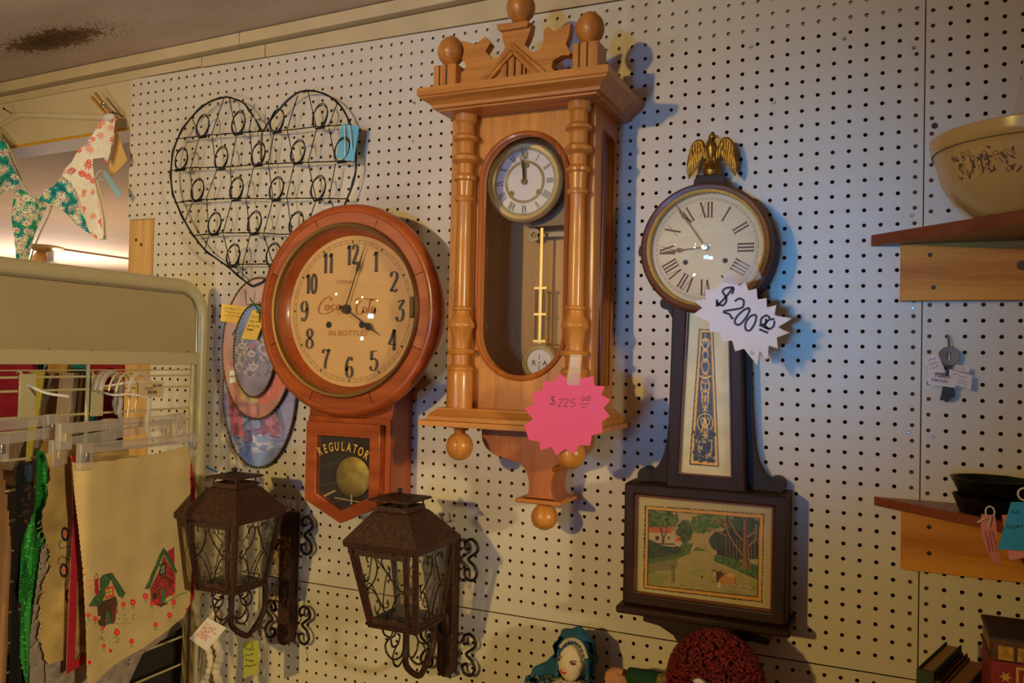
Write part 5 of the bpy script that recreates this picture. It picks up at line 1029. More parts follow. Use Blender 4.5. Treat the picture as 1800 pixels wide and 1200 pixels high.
# hook with crossbar above left lantern, cord and hanging cloth
T = thing('peg_hook', 'steel peg hook with crossbar reaching over the left lantern', 'hook', (18, 0, -36.5))
bm = B(); a = P(460, 833, 0); e = PX(384, 829, a.x - .1); tube(bm, [(a.x, .1, a.z), (a.x - .1, -2, a.z), (a.x - .3, e.y, e.z)], .06, 6); tube(bm, [(a.x, -.1, a.z), (a.x, -.15, a.z - .9)], .06, 6); put('prong', bm, M['steel'], T)
bm = B(); tube(bm, [(a.x - .3, e.y, e.z), (a.x - 1.2, e.y - .3, e.z + .35)], .09, 6); put('blue_tip', bm, mat('blue plastic tip', (.02, .10, .2), .4), T, label='dark blue plastic tip')
def macrame():
    T = thing('macrame_hanging', 'cream knotted macrame piece hanging behind the left lantern with a price tag', 'macrame', (17.4, -4, -56))
    ax_ = e.x; top = Vector((a.x - .3, e.y + .2, e.z)); kn = PX(381, 1080, top.x)
    bm = B(); tube(bm, [top, Vector((top.x - .02, top.y + .05, kn.z))], .06, 5); tube(bm, [top + Vector((.12, 0, 0)), Vector((top.x + .15, top.y + .1, kn.z))], .06, 5); put('cord', bm, M['string'], T)
    rn = random.Random(3); bm = B()
    for s in (-1, 1):
        L = [Vector((kn.x + s * .12 + .25 * math.sin(i * .9 + s) + s * .04 * i, kn.y - .2, kn.z - i * .42)) for i in range(26)]
        tube(bm, cr(L, 3), .3, 7, rf=lambda t: .26 + .14 * abs(math.sin(t * 60)))
    ball(bm, kn, .6, (1, .8, .8)); put('knotted_braid', bm, mat('cream cotton cord', (.62, .50, .36), .95, bp=.5, vs_=200), T, smooth=60)
    bm = B(); n = 40; rows = []
    for j in range(12):
        t = j / 11; rows.append([bm.verts.new((kn.x - .4 - (1.4 * (1 - t * 0) * (i / n)) - .8 * t * (i / n) * 1.2, kn.y + .5 + .35 * math.sin(i * .7), kn.z - 1.5 - 8.5 * t + .8 * (i / n) * (1 - t))) for i in range(n + 1)])
    for A, B_ in zip(rows, rows[1:]):
        for i in range(n): bm.faces.new((A[i], A[i + 1], B_[i + 1], B_[i]))
    put('white_fabric', bm, mat('white fabric', (.60, .55, .52), .9), T, smooth=80)
    return T
macrame()
M['red_print'] = mat('red print', (.62, .10, .06), .7)
card('price_tag', 'tilted white price tag with red printing hanging below the left lantern', [(365, 1085), (398, 1103), (363, 1144), (333, 1122)], 8.2, M['whitecard'], 7, 4, ink='red_print')
card('price_tag', 'olive green card hanging from the arm of the left lantern', [(429, 1127), (455, 1125), (455, 1182), (428, 1192)], 4.6, M['greencard'], 4, 6)
bm = B(); tube(bm, [P(x, y, 4.7) for x, y in ((446, 1112), (443, 1125), (443, 1138))], .05, 5); tube(bm, cr([P(x, y, 4.7) for x, y in ((461, 1117), (466, 1140), (469, 1155), (464, 1162))], 4), .05, 5); put('twine', bm, mat('tan twine', (.40, .24, .10), .9), label='tan twine tied around the arm of the left lantern', cat='twine', smooth=60)

# ================================================================== SHELVES, BOWL, PANS, KEYS, BOOKS
def shelf(label, tipT, tipB, edge, zt, zb, cleat, far, nails):
    T = thing('corner_shelf', label, 'shelf', (cleat[0], 0, cleat[2])); bm = B()
    prism_pts = [(tipT, 0.0), (edge[0], edge[1]), (92, edge[1] - (92 - edge[0]) * .85), (92, 0.0)]
    va = [bm.verts.new((x, y, zb)) for x, y in prism_pts]; vb = [bm.verts.new((x, y, zt)) for x, y in prism_pts]
    bm.faces.new(va[::-1]); bm.faces.new(vb)
    for i in range(4): bm.faces.new((va[i], va[(i + 1) % 4], vb[(i + 1) % 4], vb[i]))
    put('shelf_board', bm, M['redwood'], T, bevel=.04)
    bm = B(); box(bm, cleat[0], 92, -.8, 0, cleat[2], cleat[1]); cl = put('pine_cleat', bm, M['pine_x'], T, bevel=.05)
    for x, z in nails: bm = B(); lathe(bm, [(.14, -.805), (.14, -.83), (.001, -.83)], (x, 0, z), 'y', 12, cap=False); put('screw_hole', bm, M['black'], cl)
    return T
s1 = shelf('upper red-brown corner shelf on a knotty pine cleat carrying the cream bowl', 67.42, 0, (75.06, -7.35), -17.66, -18.41, (69.2, -18.41, -22.05), 0, [(P(1635, 448, .8).x, P(1635, 448, .8).z), (P(1641, 505, .8).x, P(1641, 505, .8).z)])
s2 = shelf('lower red-brown corner shelf on a pine cleat carrying the black iron pans', 67.8, 0, (73.5, -5.04), -34.74, -35.33, (69.42, -35.33, -39.1), 0, [(P(1633, 926, .8).x, P(1633, 926, .8).z), (P(1633, 972, .8).x, P(1633, 972, .8).z)])
k_ = P(1797, 466, .8); bm = B(); lathe(bm, [(.3, -.805), (.28, -.83), (.001, -.84)], (k_.x, 0, k_.z), 'y', 14, cap=False); put('pine_knot', bm, mat('pine knot', (.10, .03, .01), .5), s1)
def bowl():
    T = thing('mixing_bowl', 'large cream glass mixing bowl with brown floral print on the upper shelf', 'bowl', (75.5, -3.6, -17.66))
    cx, cy = 75.55, -4.45; prof = [(2.35, .0), (2.5, .05), (2.7, .25), (3.6, 1.0), (4.3, 2.1), (4.62, 3.3), (4.72, 3.75), (4.85, 3.85), (4.9, 4.15), (4.95, 4.65), (4.85, 4.72), (4.72, 4.6), (4.6, 3.6), (4.2, 2.1), (3.4, 1.1), (2.3, .4), (.01, .35)]
    bm = B(); lathe(bm, [(.01, .02)] + prof, (cx, cy, -17.66), 'z', 72, cap=False); b = put('bowl_body', bm, M['bowl'], T, smooth=60)
    bm = B(); lathe(bm, [(4.74, 3.78), (4.86, 3.80)], (cx, cy, -17.68), 'z', 72, cap=False); put('rim_line', bm, mat('brown line', (.12, .06, .03), .4), b)
    rn = random.Random(8); bm = B()
    def g(a, h): 
        r = np.interp(h, [.25, 1, 2.1, 3.3, 3.75], [2.7, 3.6, 4.3, 4.62, 4.72]) + .02; return (cx + r * math.cos(a), cy + r * math.sin(a), -17.66 + h)
    a0 = math.radians(212)
    fl = lambda u, v: g(a0 + u / 4.5, 2.3 + v)
    for _ in range(90):
        x, y = rn.uniform(-.2, 3.6), rn.uniform(-.45, .9) * (1 - .2 * abs(0)); 
        if y > .35 + .6 * math.sin(x * 2.2) ** 2: continue
        L = rn.uniform(.15, .4); an = rn.uniform(.3, 2.6); strip(bm, sm([(x, y), (x + L * .5 * math.cos(an) + .04, y + L * .5 * math.sin(an)), (x + L * math.cos(an), y + L * math.sin(an))], 3), fl, rn.choice([.03, .05, .09]))
    for _ in range(14):
        x, y = rn.uniform(0, 3.4), rn.uniform(.2, .9); strip(bm, circ(x, y, rn.uniform(.08, .15), 8, 0, 2 * PI), fl, .035)
    put('floral_print', bm, mat('brown print', (.12, .05, .02), .5), b, smooth=0, kind='stuff')
bowl()
T = thing('white_pitcher', 'white glazed piece standing in the cream bowl at the right edge', 'dish', (78, -3, -14)); bm = B()
q0 = P(1765, 225, 4); lathe(bm, [(.01, -17.0), (1.2, -17.0), (2.2, -13.9), (3.2, -12.95), (3.15, -12.55), (2.4, -12.1), (1.8, -11.5), (1.4, -10.4), (1.2, -8.0), (1.0, -8.0), (1.2, -10), (.01, -10.2)], (q0.x + 2.15, -4.2, 0), 'z', 32, cap=False); put('pitcher_body', bm, mat('white glaze', (.62, .60, .60), .3, coat=.3), T, smooth=60)
T = thing('glass_lid', 'dark rimmed lid leaning inside the cream bowl', 'lid', (75, -3, -14)); bm = B(); c = P(1760, 262, 2.0); lathe(bm, [(.01, .3), (.6, .25), (.9, .1), (1.0, 0), (1.0, -.1), (.8, 0), (.01, .2)], (73.3, -2.4, -13.0), 'z', 24, cap=False); put('lid_dome', bm, mat('grey brown glaze', (.14, .11, .08), .35), T, smooth=60)
def pan(label, cx, cy, z, r, hh, ang):
    T = thing('iron_skillet', label, 'pan', (cx, cy, z)); bm = B(); n = 56; prof = [(.01, 0), (r * .76, 0), (r * .8, .08), (r * .97, hh), (r * 1.0, hh + .06), (r * .93, hh + .05), (r * .76, .16), (.01, .14)]; rings = []
    for rr, h in prof:
        row = []
        for i in range(n):
            a = 2 * PI * i / n; k = 1.0
            for sp in (ang + PI / 2, ang - PI / 2):
                dd = abs((a - sp + PI) % (2 * PI) - PI)
                if dd < .2 and rr > r * .9: k = 1 + .09 * (1 - dd / .2)
            row.append(bm.verts.new((cx + rr * k * math.cos(a), cy + rr * k * math.sin(a), z + h)))
        rings.append(row)
    for A, B_ in zip(rings, rings[1:]):
        for i in range(n): bm.faces.new((A[i], A[(i + 1) % n], B_[(i + 1) % n], B_[i]))
    put('pan_body', bm, M['castiron'], T, smooth=50)
    bm = B(); c, s = math.cos(ang), math.sin(ang); L = [(r * .9, .35), (r + .5, .28), (r + 1.6, .26), (r + 2.3, .38), (r + 2.6, .2)]
    for A, B_ in zip(L, L[1:]): hexa(bm, [(cx + c * A[0] - s * q, cy + s * A[0] + c * q, z + hh - .2 + h) for q, h in ((-A[1], 0), (A[1], 0), (A[1], .22), (-A[1], .22))], [(cx + c * B_[0] - s * q, cy + s * B_[0] + c * q, z + hh - .2 + h) for q, h in ((-B_[1], 0), (B_[1], 0), (B_[1], .22), (-B_[1], .22))])
    put('handle', bm, M['castiron'], T, smooth=0); return T
pan('lower small black cast iron skillet on the lower shelf', 74.05, -3.0, -34.74, 2.0, .95, math.radians(-50))
pan('upper small black cast iron skillet nested on the other', 74.1, -3.0, -33.62, 2.15, .85, math.radians(-28))
def tagpix(name, label, pts, d, m, rows, seed, cat='price tag', ring=None):
    T = card(name, label, pts, d, m, rows, seed, cat=cat)
    if ring: bm = B(); c = P(ring[0], ring[1], d); tube(bm, [c + Vector((ring[2] * math.cos(a), -.05, ring[2] * math.sin(a) * 1.1)) for a in np.linspace(0, 2 * PI, 16)[:-1]], .05, 5, closed=True); put('string_loop', bm, M['string'], T)
    return T
T = thing('price_tag', 'curled pink paper tag hanging off the lower shelf in front of the pans', 'price tag', P(1740, 990, 5.6)); bm = B()
Lp = [((1725, 903), (1749, 905)), ((1724, 925), (1752, 922)), ((1727, 945), (1752, 942)), ((1735, 968), (1753, 965)), ((1748, 992), (1762, 990))]; vv = [(bm.verts.new(P(a[0], a[1], 5.9)), bm.verts.new(P(b[0], b[1], 5.75))) for a, b in Lp]
for A, B_ in zip(vv, vv[1:]): bm.faces.new((A[0], A[1], B_[1], B_[0]))
put('card', bm, M['pinkpaper'], T, smooth=60)
bm = B(); rn = random.Random(2)
for i in range(3): strip(bm, sm([(1731 + i * 6 + rn.uniform(-1, 1), 932 + k * 6 + rn.uniform(-1, 1)) for k in range(7)], 2), lambda u, v: (lambda p: (p.x, p.y - .06, p.z))(P(u + (v - 930) * .22, v, 5.9)), .9)
put('handwriting', bm, M['ink'], T, smooth=0, kind='stuff')
bm = B(); c = P(1740, 899, 5.9); tube(bm, [c + Vector((.22 * math.cos(a), -.05, .3 * math.sin(a))) for a in np.linspace(-.8, 4, 14)], .045, 5); tube(bm, [P(x, y, 6) for x, y in ((1718, 918), (1728, 912), (1742, 908), (1738, 925))], .05, 5); put('string_loop', bm, M['string'], T)
tagpix('price_tag', 'bright blue paper tag hanging from the iron pans at the right edge', [(1777, 882), (1815, 882), (1812, 968), (1754, 965)], 9.3, M['bluecard2'], 2, 8, ring=(1800, 868, .28))
tagpix('price_tag', 'pink paper tag showing behind the bright blue tag', [(1761, 905), (1822, 900), (1828, 975), (1774, 984)], 9.1, M['pinkpaper'], 2, 9)
def keys():
    T = thing('key_fob', 'stubby dark metal car key with paper labels hanging on a peg hook', 'key', P(1665, 700, .6)); Zk = lambda L: [(1620 + x / 8.57, 580 + y / 8.57) for x, y in L]
    bm = B(); c = P(*Zk([(415, 390)])[0], .8); lathe(bm, [(.22, -.12), (.56, -.14), (.60, -.02), (.56, .12), (.22, .12), (.22, -.12)], (c.x, c.y, c.z), 'y', 28, cap=False); put('key_bow', bm, mat('grey key head', (.16, .12, .075), .45, .3), T)
    bm = B(); q = [P(x, y, .8) for x, y in Zk([(350, 500), (480, 500), (450, 580), (505, 990), (400, 1060), (275, 1055), (300, 940), (385, 590)])]; prism(bm, [(v.x, v.z) for v in q], -.9, -.68); put('key_blade', bm, M['black'], T)
    for k, (L, d) in enumerate((([(40, 410), (245, 345), (355, 630), (110, 650)], 1.0), ([(520, 515), (725, 560), (715, 650), (480, 590)], .95), ([(420, 585), (765, 690), (745, 900), (400, 790)], 1.05), ([(110, 650), (560, 720), (510, 870), (90, 815)], 1.15))):
        q = [P(x, y, d) for x, y in Zk(L)]; bm = B(); hexa(bm, q, [(v.x, v.y - .02, v.z) for v in q]); t = put('paper_label', bm, M['whitecard'], T, smooth=0)
        bm = B()
        if k == 3:
            text(bm, '720001', lambda u, v: (lambda p: (p.x, p.y - .04, p.z))(P(*Zk([(320 + u, 715 - v + u * .14)])[0], d)), 84, .02)
            rn = random.Random(3)
            for i in range(26): x = 150 + i * 10; bar2(bm, (x, 722 + (x - 150) * .14), (x, 765 + (x - 150) * .14), rn.choice([2, 3.5, 6]), lambda u, v: (lambda p: (p.x, p.y - .04, p.z))(P(*Zk([(u, v)])[0], d)))
        else:
            a, b, c_, e_ = q; rn = random.Random(k)
            fn = lambda u, v: (lambda p: (p.x, p.y - .04, p.z))(a + (b - a) * u + (e_ - a) * v)
            for r in range(3): strip(bm, sm([(.15 + i * .08, .25 + r * .25 + rn.uniform(-.05, .05)) for i in range(9)], 2), fn, .03)
        put('lettering', bm, M['ink'], t, smooth=0, kind='stuff')
    bm = B(); c = P(1666, 589, 0); tube(bm, cr([(c.x, .1, c.z), (c.x, -.4, c.z - .1), (c.x + .04, -.8, c.z - .9), (c.x + .05, -.95, c.z - 1.6)], 4), .07, 6); put('peg_hook', bm, M['steel'], label='steel peg hook holding the car key with paper labels', cat='hook', smooth=60)
keys()
# ledge carrying books and dolls, just below the picture
T = thing('display_ledge', 'plain wooden ledge along the pegboard under the dolls and books', 'shelf', (62, -7, -89)); bm = B(); box(bm, 44, 80, -16, -.05, -53, -52.1); put('ledge_top', bm, M['pine_x'], T, bevel=.05)
for x in (46, 78): bm = B(); box(bm, x - 1, x + 1, -14, -1, -89, -53); put('ledge_leg', bm, M['pine'], T, bevel=.05)
def book(label, o, zt, length, thick, u, cover, pages, zb=-52.1, group=None):
    """standing book; u: unit direction of depth, thickness runs to the right"""
    w = Vector((u.y, -u.x, 0)); T = thing('book', label, 'book', (o.x, o.y, zb), group)
    def bx(m, a0, a1, b0, b1, z0, z1, nm, par, bv=.03):
        bm = B(); P4 = [o + u * a + w * b for a, b in ((a0, b0), (a1, b0), (a1, b1), (a0, b1))]; hexa(bm, [(p.x, p.y, z0) for p in P4], [(p.x, p.y, z1) for p in P4]); return put(nm, bm, m, par, bevel=bv)
    bx(pages, .15, length - .12, .1, thick - .1, zb + .1, zt - .14, 'page_block', T, 0)
    bx(cover, 0, length, 0, .1, zb, zt, 'cover', T); bx(cover, 0, length, thick - .1, thick, zb, zt, 'cover', T); bx(cover, -.06, .12, 0, thick, zb, zt, 'spine', T, .05)
    return o + w * (thick + .03)
o = PZ(1611, 1174, -42.0); ud = (PZ(1662, 1127, -42.0) - o); L_ = ud.length; ud = ud.normalized(); pg = mat('brown aged pages', (.36, .17, .05), .9, var=.2, vs_=300); pg2 = mat('tan aged pages', (.42, .24, .08), .9, var=.2, vs_=300)
o = book('green spined old book, leftmost of the leaning row below the pans', o, -42.0, L_, .85, ud, mat('dark green cloth', (.035, .055, .02), .7), pg2)
o = book('thin old book with black and red covers second from the left', o, -42.35, L_ * .97, .32, ud, mat('black red cloth', (.06, .008, .008), .6), mat('dark red edge', (.25, .03, .02), .8))
o = book('old book with tan spine and brown page edges third from the left', o, -42.5, L_ * .95, 1.0, ud, mat('tan cloth spine', (.20, .12, .04), .7), pg)
o = book('thin dark old book fourth from the left', o, -42.7, L_ * .93, .32, ud, mat('near black cloth', (.02, .015, .012), .6), pg)
o = book('wide old book with brown page edges beside the red book', o, -42.95, L_ * .5, .75, ud, mat('dark green worn cloth', (.02, .028, .015), .7), pg)
def stack():
    d0 = 13.5; a, b = P(1742, 1160, d0), P(1742, 1205, d0); red = mat('red book cloth', (.26, .012, .016), .6)
    T = thing('book', 'thick red book with gold star standing under the dark gilt book', 'book', (a.x, -d0, -52.1)); bm = B(); box(bm, a.x, a.x + 7.5, -d0, -d0 + 3.8, -52.05, a.z); put('cover', bm, red, T, bevel=.06)
    c = P(1768, 1190, d0 + .05); bm = B(); prism(bm, [(c.x + (.28 if i % 2 == 0 else .12) * math.cos(i * PI / 6), c.z + (.28 if i % 2 == 0 else .12) * math.sin(i * PI / 6)) for i in range(12)], -d0 - .03, -d0 - .01); put('gold_star', bm, M['gold'], T, smooth=0)
    q = P(1786, 1172, d0 + .05); bm = B(); ring_prism(bm, [(q.x, q.z), (q.x + 3, q.z), (q.x + 3, q.z - 4), (q.x, q.z - 4)], [(q.x + .12, q.z - .12), (q.x + 2.9, q.z - .12), (q.x + 2.9, q.z - 3.9), (q.x + .12, q.z - 3.9)], -d0 - .04, -d0 - .01)
    for i in range(4): box(bm, q.x + .3 + i * .35, q.x + .42 + i * .35, -d0 - .04, -d0 - .01, q.z - 3.5, q.z - .4)
    put('gilt_label', bm, M['gold'], T, smooth=0, kind='stuff')
    t = P(1739, 1117, d0).z; lf = P(1739, 1140, d0).x
    T2 = thing('book', 'thick old leather book with worn gilt spine lying on the red book', 'book', (lf + 3, -d0, a.z)); lea = mat('worn brown leather', (.10, .03, .012), .6, var=.5, vs_=90)
    bm = B(); box(bm, lf, lf + 8, -d0, -d0 + 3.9, t - .22, t); put('cover', bm, mat('black brown leather', (.022, .012, .008), .55), T2, bevel=.08)
    bm = B(); box(bm, lf + .02, lf + 8, -d0 - .05, -d0 + .1, a.z + .02, t - .1); put('spine', bm, lea, T2, bevel=.08)
    bm = B(); box(bm, lf + .1, lf + 8, -d0 + .1, -d0 + 3.8, a.z + .02, t - .2); put('page_block', bm, pg, T2)
    bm = B(); box(bm, lf, lf + 8, -d0, -d0 + 3.9, a.z, a.z + .14); put('cover', bm, lea, T2, bevel=.03)
    bm = B(); gm = mat('worn gilt leather', (.42, .20, .03), .5, var=.5, vs_=160)
    for x0, x1 in ((.35, 1.0), (1.15, 1.6), (1.75, 2.4), (2.6, 3.5)): box(bm, lf + x0, lf + x1, -d0 - .07, -d0 - .04, a.z + .12, t - .38)
    put('gilt_panel', bm, gm, T2, smooth=0, kind='stuff')
    bm = B()
    for x, s in ((1.35, 'THE'), (2.1, 'OLD')): text(bm, '||', lambda u, v: (lf + x + u, -d0 - .085, a.z + .35 + v), .5, .01)
    bm.free()
stack()

# ================================================================== CLOTH IN PLANES
def proj3(x, y, z):
    q = RM.transposed() @ (Vector((x, y, z)) - CP); return 900 + F * q.x / -q.z, 600 - F * q.y / -q.z
def cloth(name, pts, fn, axis, const, paint, base, k, parent=None, wave=None, m=None, res=1.0, margin=.1, **kw):
    """pts: outline in photo pixels lying in the plane axis=const; painted rectangle masked to the outline"""
    q = [fn(*p) for p in pts]; zs = [v.z for v in q]; us = [(v.y if axis == 'x' else v.x) for v in q]
    u0, u1, z1, z0 = min(us) - margin, max(us) + margin, max(zs) + margin, min(zs) - margin
    pt = (lambda u, z: (const, u, z)) if axis == 'x' else (lambda u, z: (u, const, z))
    quad = [proj3(*pt(u0, z1)), proj3(*pt(u1, z1)), proj3(*pt(u1, z0)), proj3(*pt(u0, z0))]
    w, h = int((u1 - u0) * 20 * res), int((z1 - z0) * 22 * res); w, h = min(w, 420), min(h, 480)
    cv = Canvas(quad, w, h, base, k); keep = cv.inside(pts); paint(cv); cv.mask(keep)
    return sheet(name, cv, fn, m or M['cloth'], parent, wave, **kw)
# ------------------------------------------------------------------ display rack
RX = 11.0
RK = thing('display_rack', 'cream metal display rack with rounded sign frame left of the wire heart', 'rack', (RX, -14, -89))
bm = B(); pts = [(RX, -1.25, -89), (RX, -1.25, -60), (RX, -1.25, -30), (RX, -1.25, -23.2)] + [(RX, -1.25 - 2.75 * (1 - math.cos(t)), -23.2 + 2.75 * math.sin(t)) for t in np.linspace(.1, PI / 2, 9)] + [(RX, -10, -20.45), (RX, -30, -20.45)]
tube(bm, pts, .6, 14); put('frame_tube', bm, M['rack'], RK, smooth=60)
bm = B(); o = [(-30, -26.4), (-1.8, -26.4), (-1.8, -22.6), (-2.3, -21.6), (-3.4, -20.95), (-30, -20.95)]; va = [bm.verts.new((RX - .1, a, b)) for a, b in o]; vb = [bm.verts.new((RX + .1, a, b)) for a, b in o]; bm.faces.new(va); bm.faces.new(vb[::-1])
for i in range(6): bm.faces.new((va[i], va[i - 1], vb[i - 1], vb[i]))
put('sign_panel', bm, M['rackpanel'], RK, smooth=0)
bm = B(); tube(bm, [(RX + .18, a, b) for a, b in [(-30, -21.15), (-3.6, -21.15), (-2.6, -21.6), (-2.1, -22.5), (-2.0, -26.3)]], .07, 6); put('panel_bead', bm, M['steel'], RK)
for y, z in ((-12.5, -20.98), (-4.8, -21.0), (-12.8, -26.3), (-3.0, -26.3), (-16.5, -26.3)): bm = B(); ball(bm, Vector((RX + .2, y, z)), .1, n=8, m=6); put('rivet', bm, M['steel'], RK)
bm = B(); box(bm, RX - .35, RX + .35, -30, -.75, -27.5, -26.4); put('sign_rail', bm, M['rack'], RK, bevel=.06)
for z in (-27.95, -28.45, -29.45, -31.38, -32.4, -34.4, -36.6, -38.8, -41, -43.2, -45.4, -47.6, -49.7, -51.95, -54.4, -57): bm = B(); tube(bm, [(RX, -30, z), (RX, -1.6, z)], .1 if z < -28 else .06, 6); put('grid_wire', bm, M['rack'], RK, smooth=60)
for y, r in ((-13.13, .15), (-24.5, .15), (-2.3, .2)): bm = B(); tube(bm, [(RX + .12, y, -27.4), (RX + .12, y, -60)], r, 6); put('grid_upright', bm, M['rack'], RK, smooth=60)
def faceout(label, y0, y1, zt, zb, arms):
    T = thing('faceout_bracket', label, 'bracket', (RX + .3, (y0 + y1) / 2, zb)); bm = B(); box(bm, RX + .2, RX + .35, y0, y1, zb, zt); put('back_plate', bm, M['rack'], T, bevel=.04)
    bm = B(); 
    for y in (y0 + .15, y1 - .15): tube(bm, [(RX + .3, y, zt), (RX + .1, y, zt + .22), (RX - .2, y, zt + .1)], .1, 6)
    put('clip', bm, M['rack'], T, kind='stuff')
    for L in arms: bm = B(); tube(bm, cr(L, 4), .11, 7); put('arm', bm, mat('white arm enamel', (.7, .66, .6), .3), T, smooth=60)
    return T
faceout('narrow cream bracket plate clipped high on the left part of the wire grid', -18.9, -17.6, -28.2, -31.5, [[(RX + .3, -18.2, -29.0), (13.5, -18.4, -29.5), (16.5, -19, -29.6)]])
AY = -12.2
faceout('cream faceout bracket beside the grid upright carrying the clear hangers', -12.9, -11.8, -28.3, -31.6, [[(RX + .3, AY - .25, -29.0), (12.2, AY - .35, -29.2), (14.5, AY - .1, -28.85), (16.6, AY, -28.7)], [(RX + .3, AY + .25, -29.7), (12.4, AY + .5, -29.9), (14.5, AY + .3, -29.75), (16.5, AY + .1, -29.9)]])
T = thing('shelf_label', 'small tan price label in a clear holder above the clear hangers', 'price label', (16.7, -11, -30)); bm = B(); q = [PX(x, y, 16.7) for x, y in ((249, 671), (286, 673), (283, 697), (250, 695))]; hexa(bm, q, [v + Vector((.03, 0, 0)) for v in q]); put('label_card', bm, mat('tan label', (.66, .46, .20), .6), T, smooth=0)
bm = B(); q = [PX(x, y, 16.66) for x, y in ((245, 667), (290, 670), (287, 699), (247, 696))]; hexa(bm, q, [v - Vector((.05, 0, 0)) for v in q]); put('clear_holder', bm, M['clear'], T, smooth=0)
bm = B(); tx = lambda s, x, y, sz: text(bm, s, lambda u, v: (lambda p: (p.x + .05, p.y, p.z))(PX(x + u, y - v, 16.73)), sz, .01); tx('$3.99', 276, 680, 7)
for i in range(9): bar2(bm, (260 + i * 1.9, 686), (260 + i * 1.9, 692), random.choice([.6, 1.1]), lambda u, v: (lambda p: (p.x + .05, p.y, p.z))(PX(u, v, 16.73)))
for y in (681, 683.5): bar2(bm, (254, y), (268, y), .8, lambda u, v: (lambda p: (p.x + .05, p.y, p.z))(PX(u, v, 16.73)))
put('lettering', bm, M['ink'], T, smooth=0, kind='stuff')
def hanger(label, x, ya, yb, za, zb, hy, metal=False):
    """clear plastic clip hanger in the plane x; bar from (ya,za) to (yb,zb)"""
    T = thing('clip_hanger', label, 'hanger', (x, (ya + yb) / 2, min(za, zb) - 1.2), 'clear clip hangers on the faceout arm'); hz = (za + zb) / 2
    bm = B(); hexa(bm, [(x - .08, ya, za - .35), (x + .08, ya, za - .35), (x + .08, yb, zb - .35), (x - .08, yb, zb - .35)], [(x - .08, ya, za + .35), (x + .08, ya, za + .35), (x + .08, yb, zb + .35), (x - .08, yb, zb + .35)]); put('bar', bm, M['clear'], T, bevel=.04)
    bm = B(); hexa(bm, [(x - .12, ya, za + .3), (x + .12, ya, za + .3), (x + .12, yb, zb + .3), (x - .12, yb, zb + .3)], [(x - .12, ya, za + .42), (x + .12, ya, za + .42), (x + .12, yb, zb + .42), (x - .12, yb, zb + .42)]); put('bar_rib', bm, M['clear'], T)
    bm = B(); top = -28.6; L = [(x, hy + 1.2, hz + .3), (x, hy + .9, hz + 1.2), (x, hy + 1.0, top - 1.6), (x, hy + .95, top - .2), (x, hy + .4, top + .45), (x, hy - .3, top + .4), (x, hy - .75, top - .2), (x, hy - .95, top - .9)]
    tube(bm, cr(L, 5), .08 if metal else .2, 8); put('hook', bm, M['brass'] if metal else M['clear'], T, smooth=60)
    for y, z in ((ya, za), (yb, zb)):
        s = 1 if y == ya else -1; bm = B(); box(bm, x - .3, x + .3, y - .1 if s > 0 else y - .95, y + .95 if s > 0 else y + .1, z - 1.5, z + .45); c = put('clip', bm, M['clear'], T, bevel=.1)
        bm = B(); yy = y + .45 * s; box(bm, x - .33, x + .34, yy - .16, yy + .16, z - .9, z - .25); put('clip_spring', bm, M['brass'] if metal else M['steel'], c, bevel=.03)
    return T
FX = 15.6
def yz(px, py, x): v = PX(px, py, x); return v.y, v.z
(a1, b1), (a2, b2) = yz(140, 790, FX), yz(346, 770, FX); hanger('clear clip hanger holding the printed cottage towel, nearest of the row', FX, a1, a2, b1, b2, AY)
(a1, b1), (a2, b2) = yz(103, 765, 14.3), yz(322, 735, 14.3); hanger('clear clip hanger with brass hook holding the red bordered towel', 14.3, a1, a2, b1 + .4, b2, AY, True)
(a1, b1), (a2, b2) = yz(92, 762, 13.5), yz(300, 745, 13.5); hanger('clear clip hanger holding the cream fringed towel, third of the row', 13.5, a1, a2, b1 - .9, b2, AY, True)
(a1, b1), (a2, b2) = yz(-10, 775, 12.6), yz(200, 745, 12.6); hanger('clear clip hanger holding the green knit, fourth of the row', 12.6, a1, a2, b1, b2, AY)
(a1, b1), (a2, b2) = yz(-60, 755, 12.0), yz(100, 738, 12.0); hanger('clear clip hanger at the back of the row against the wire grid', 12.0, a1, a2, b1, b2, AY)
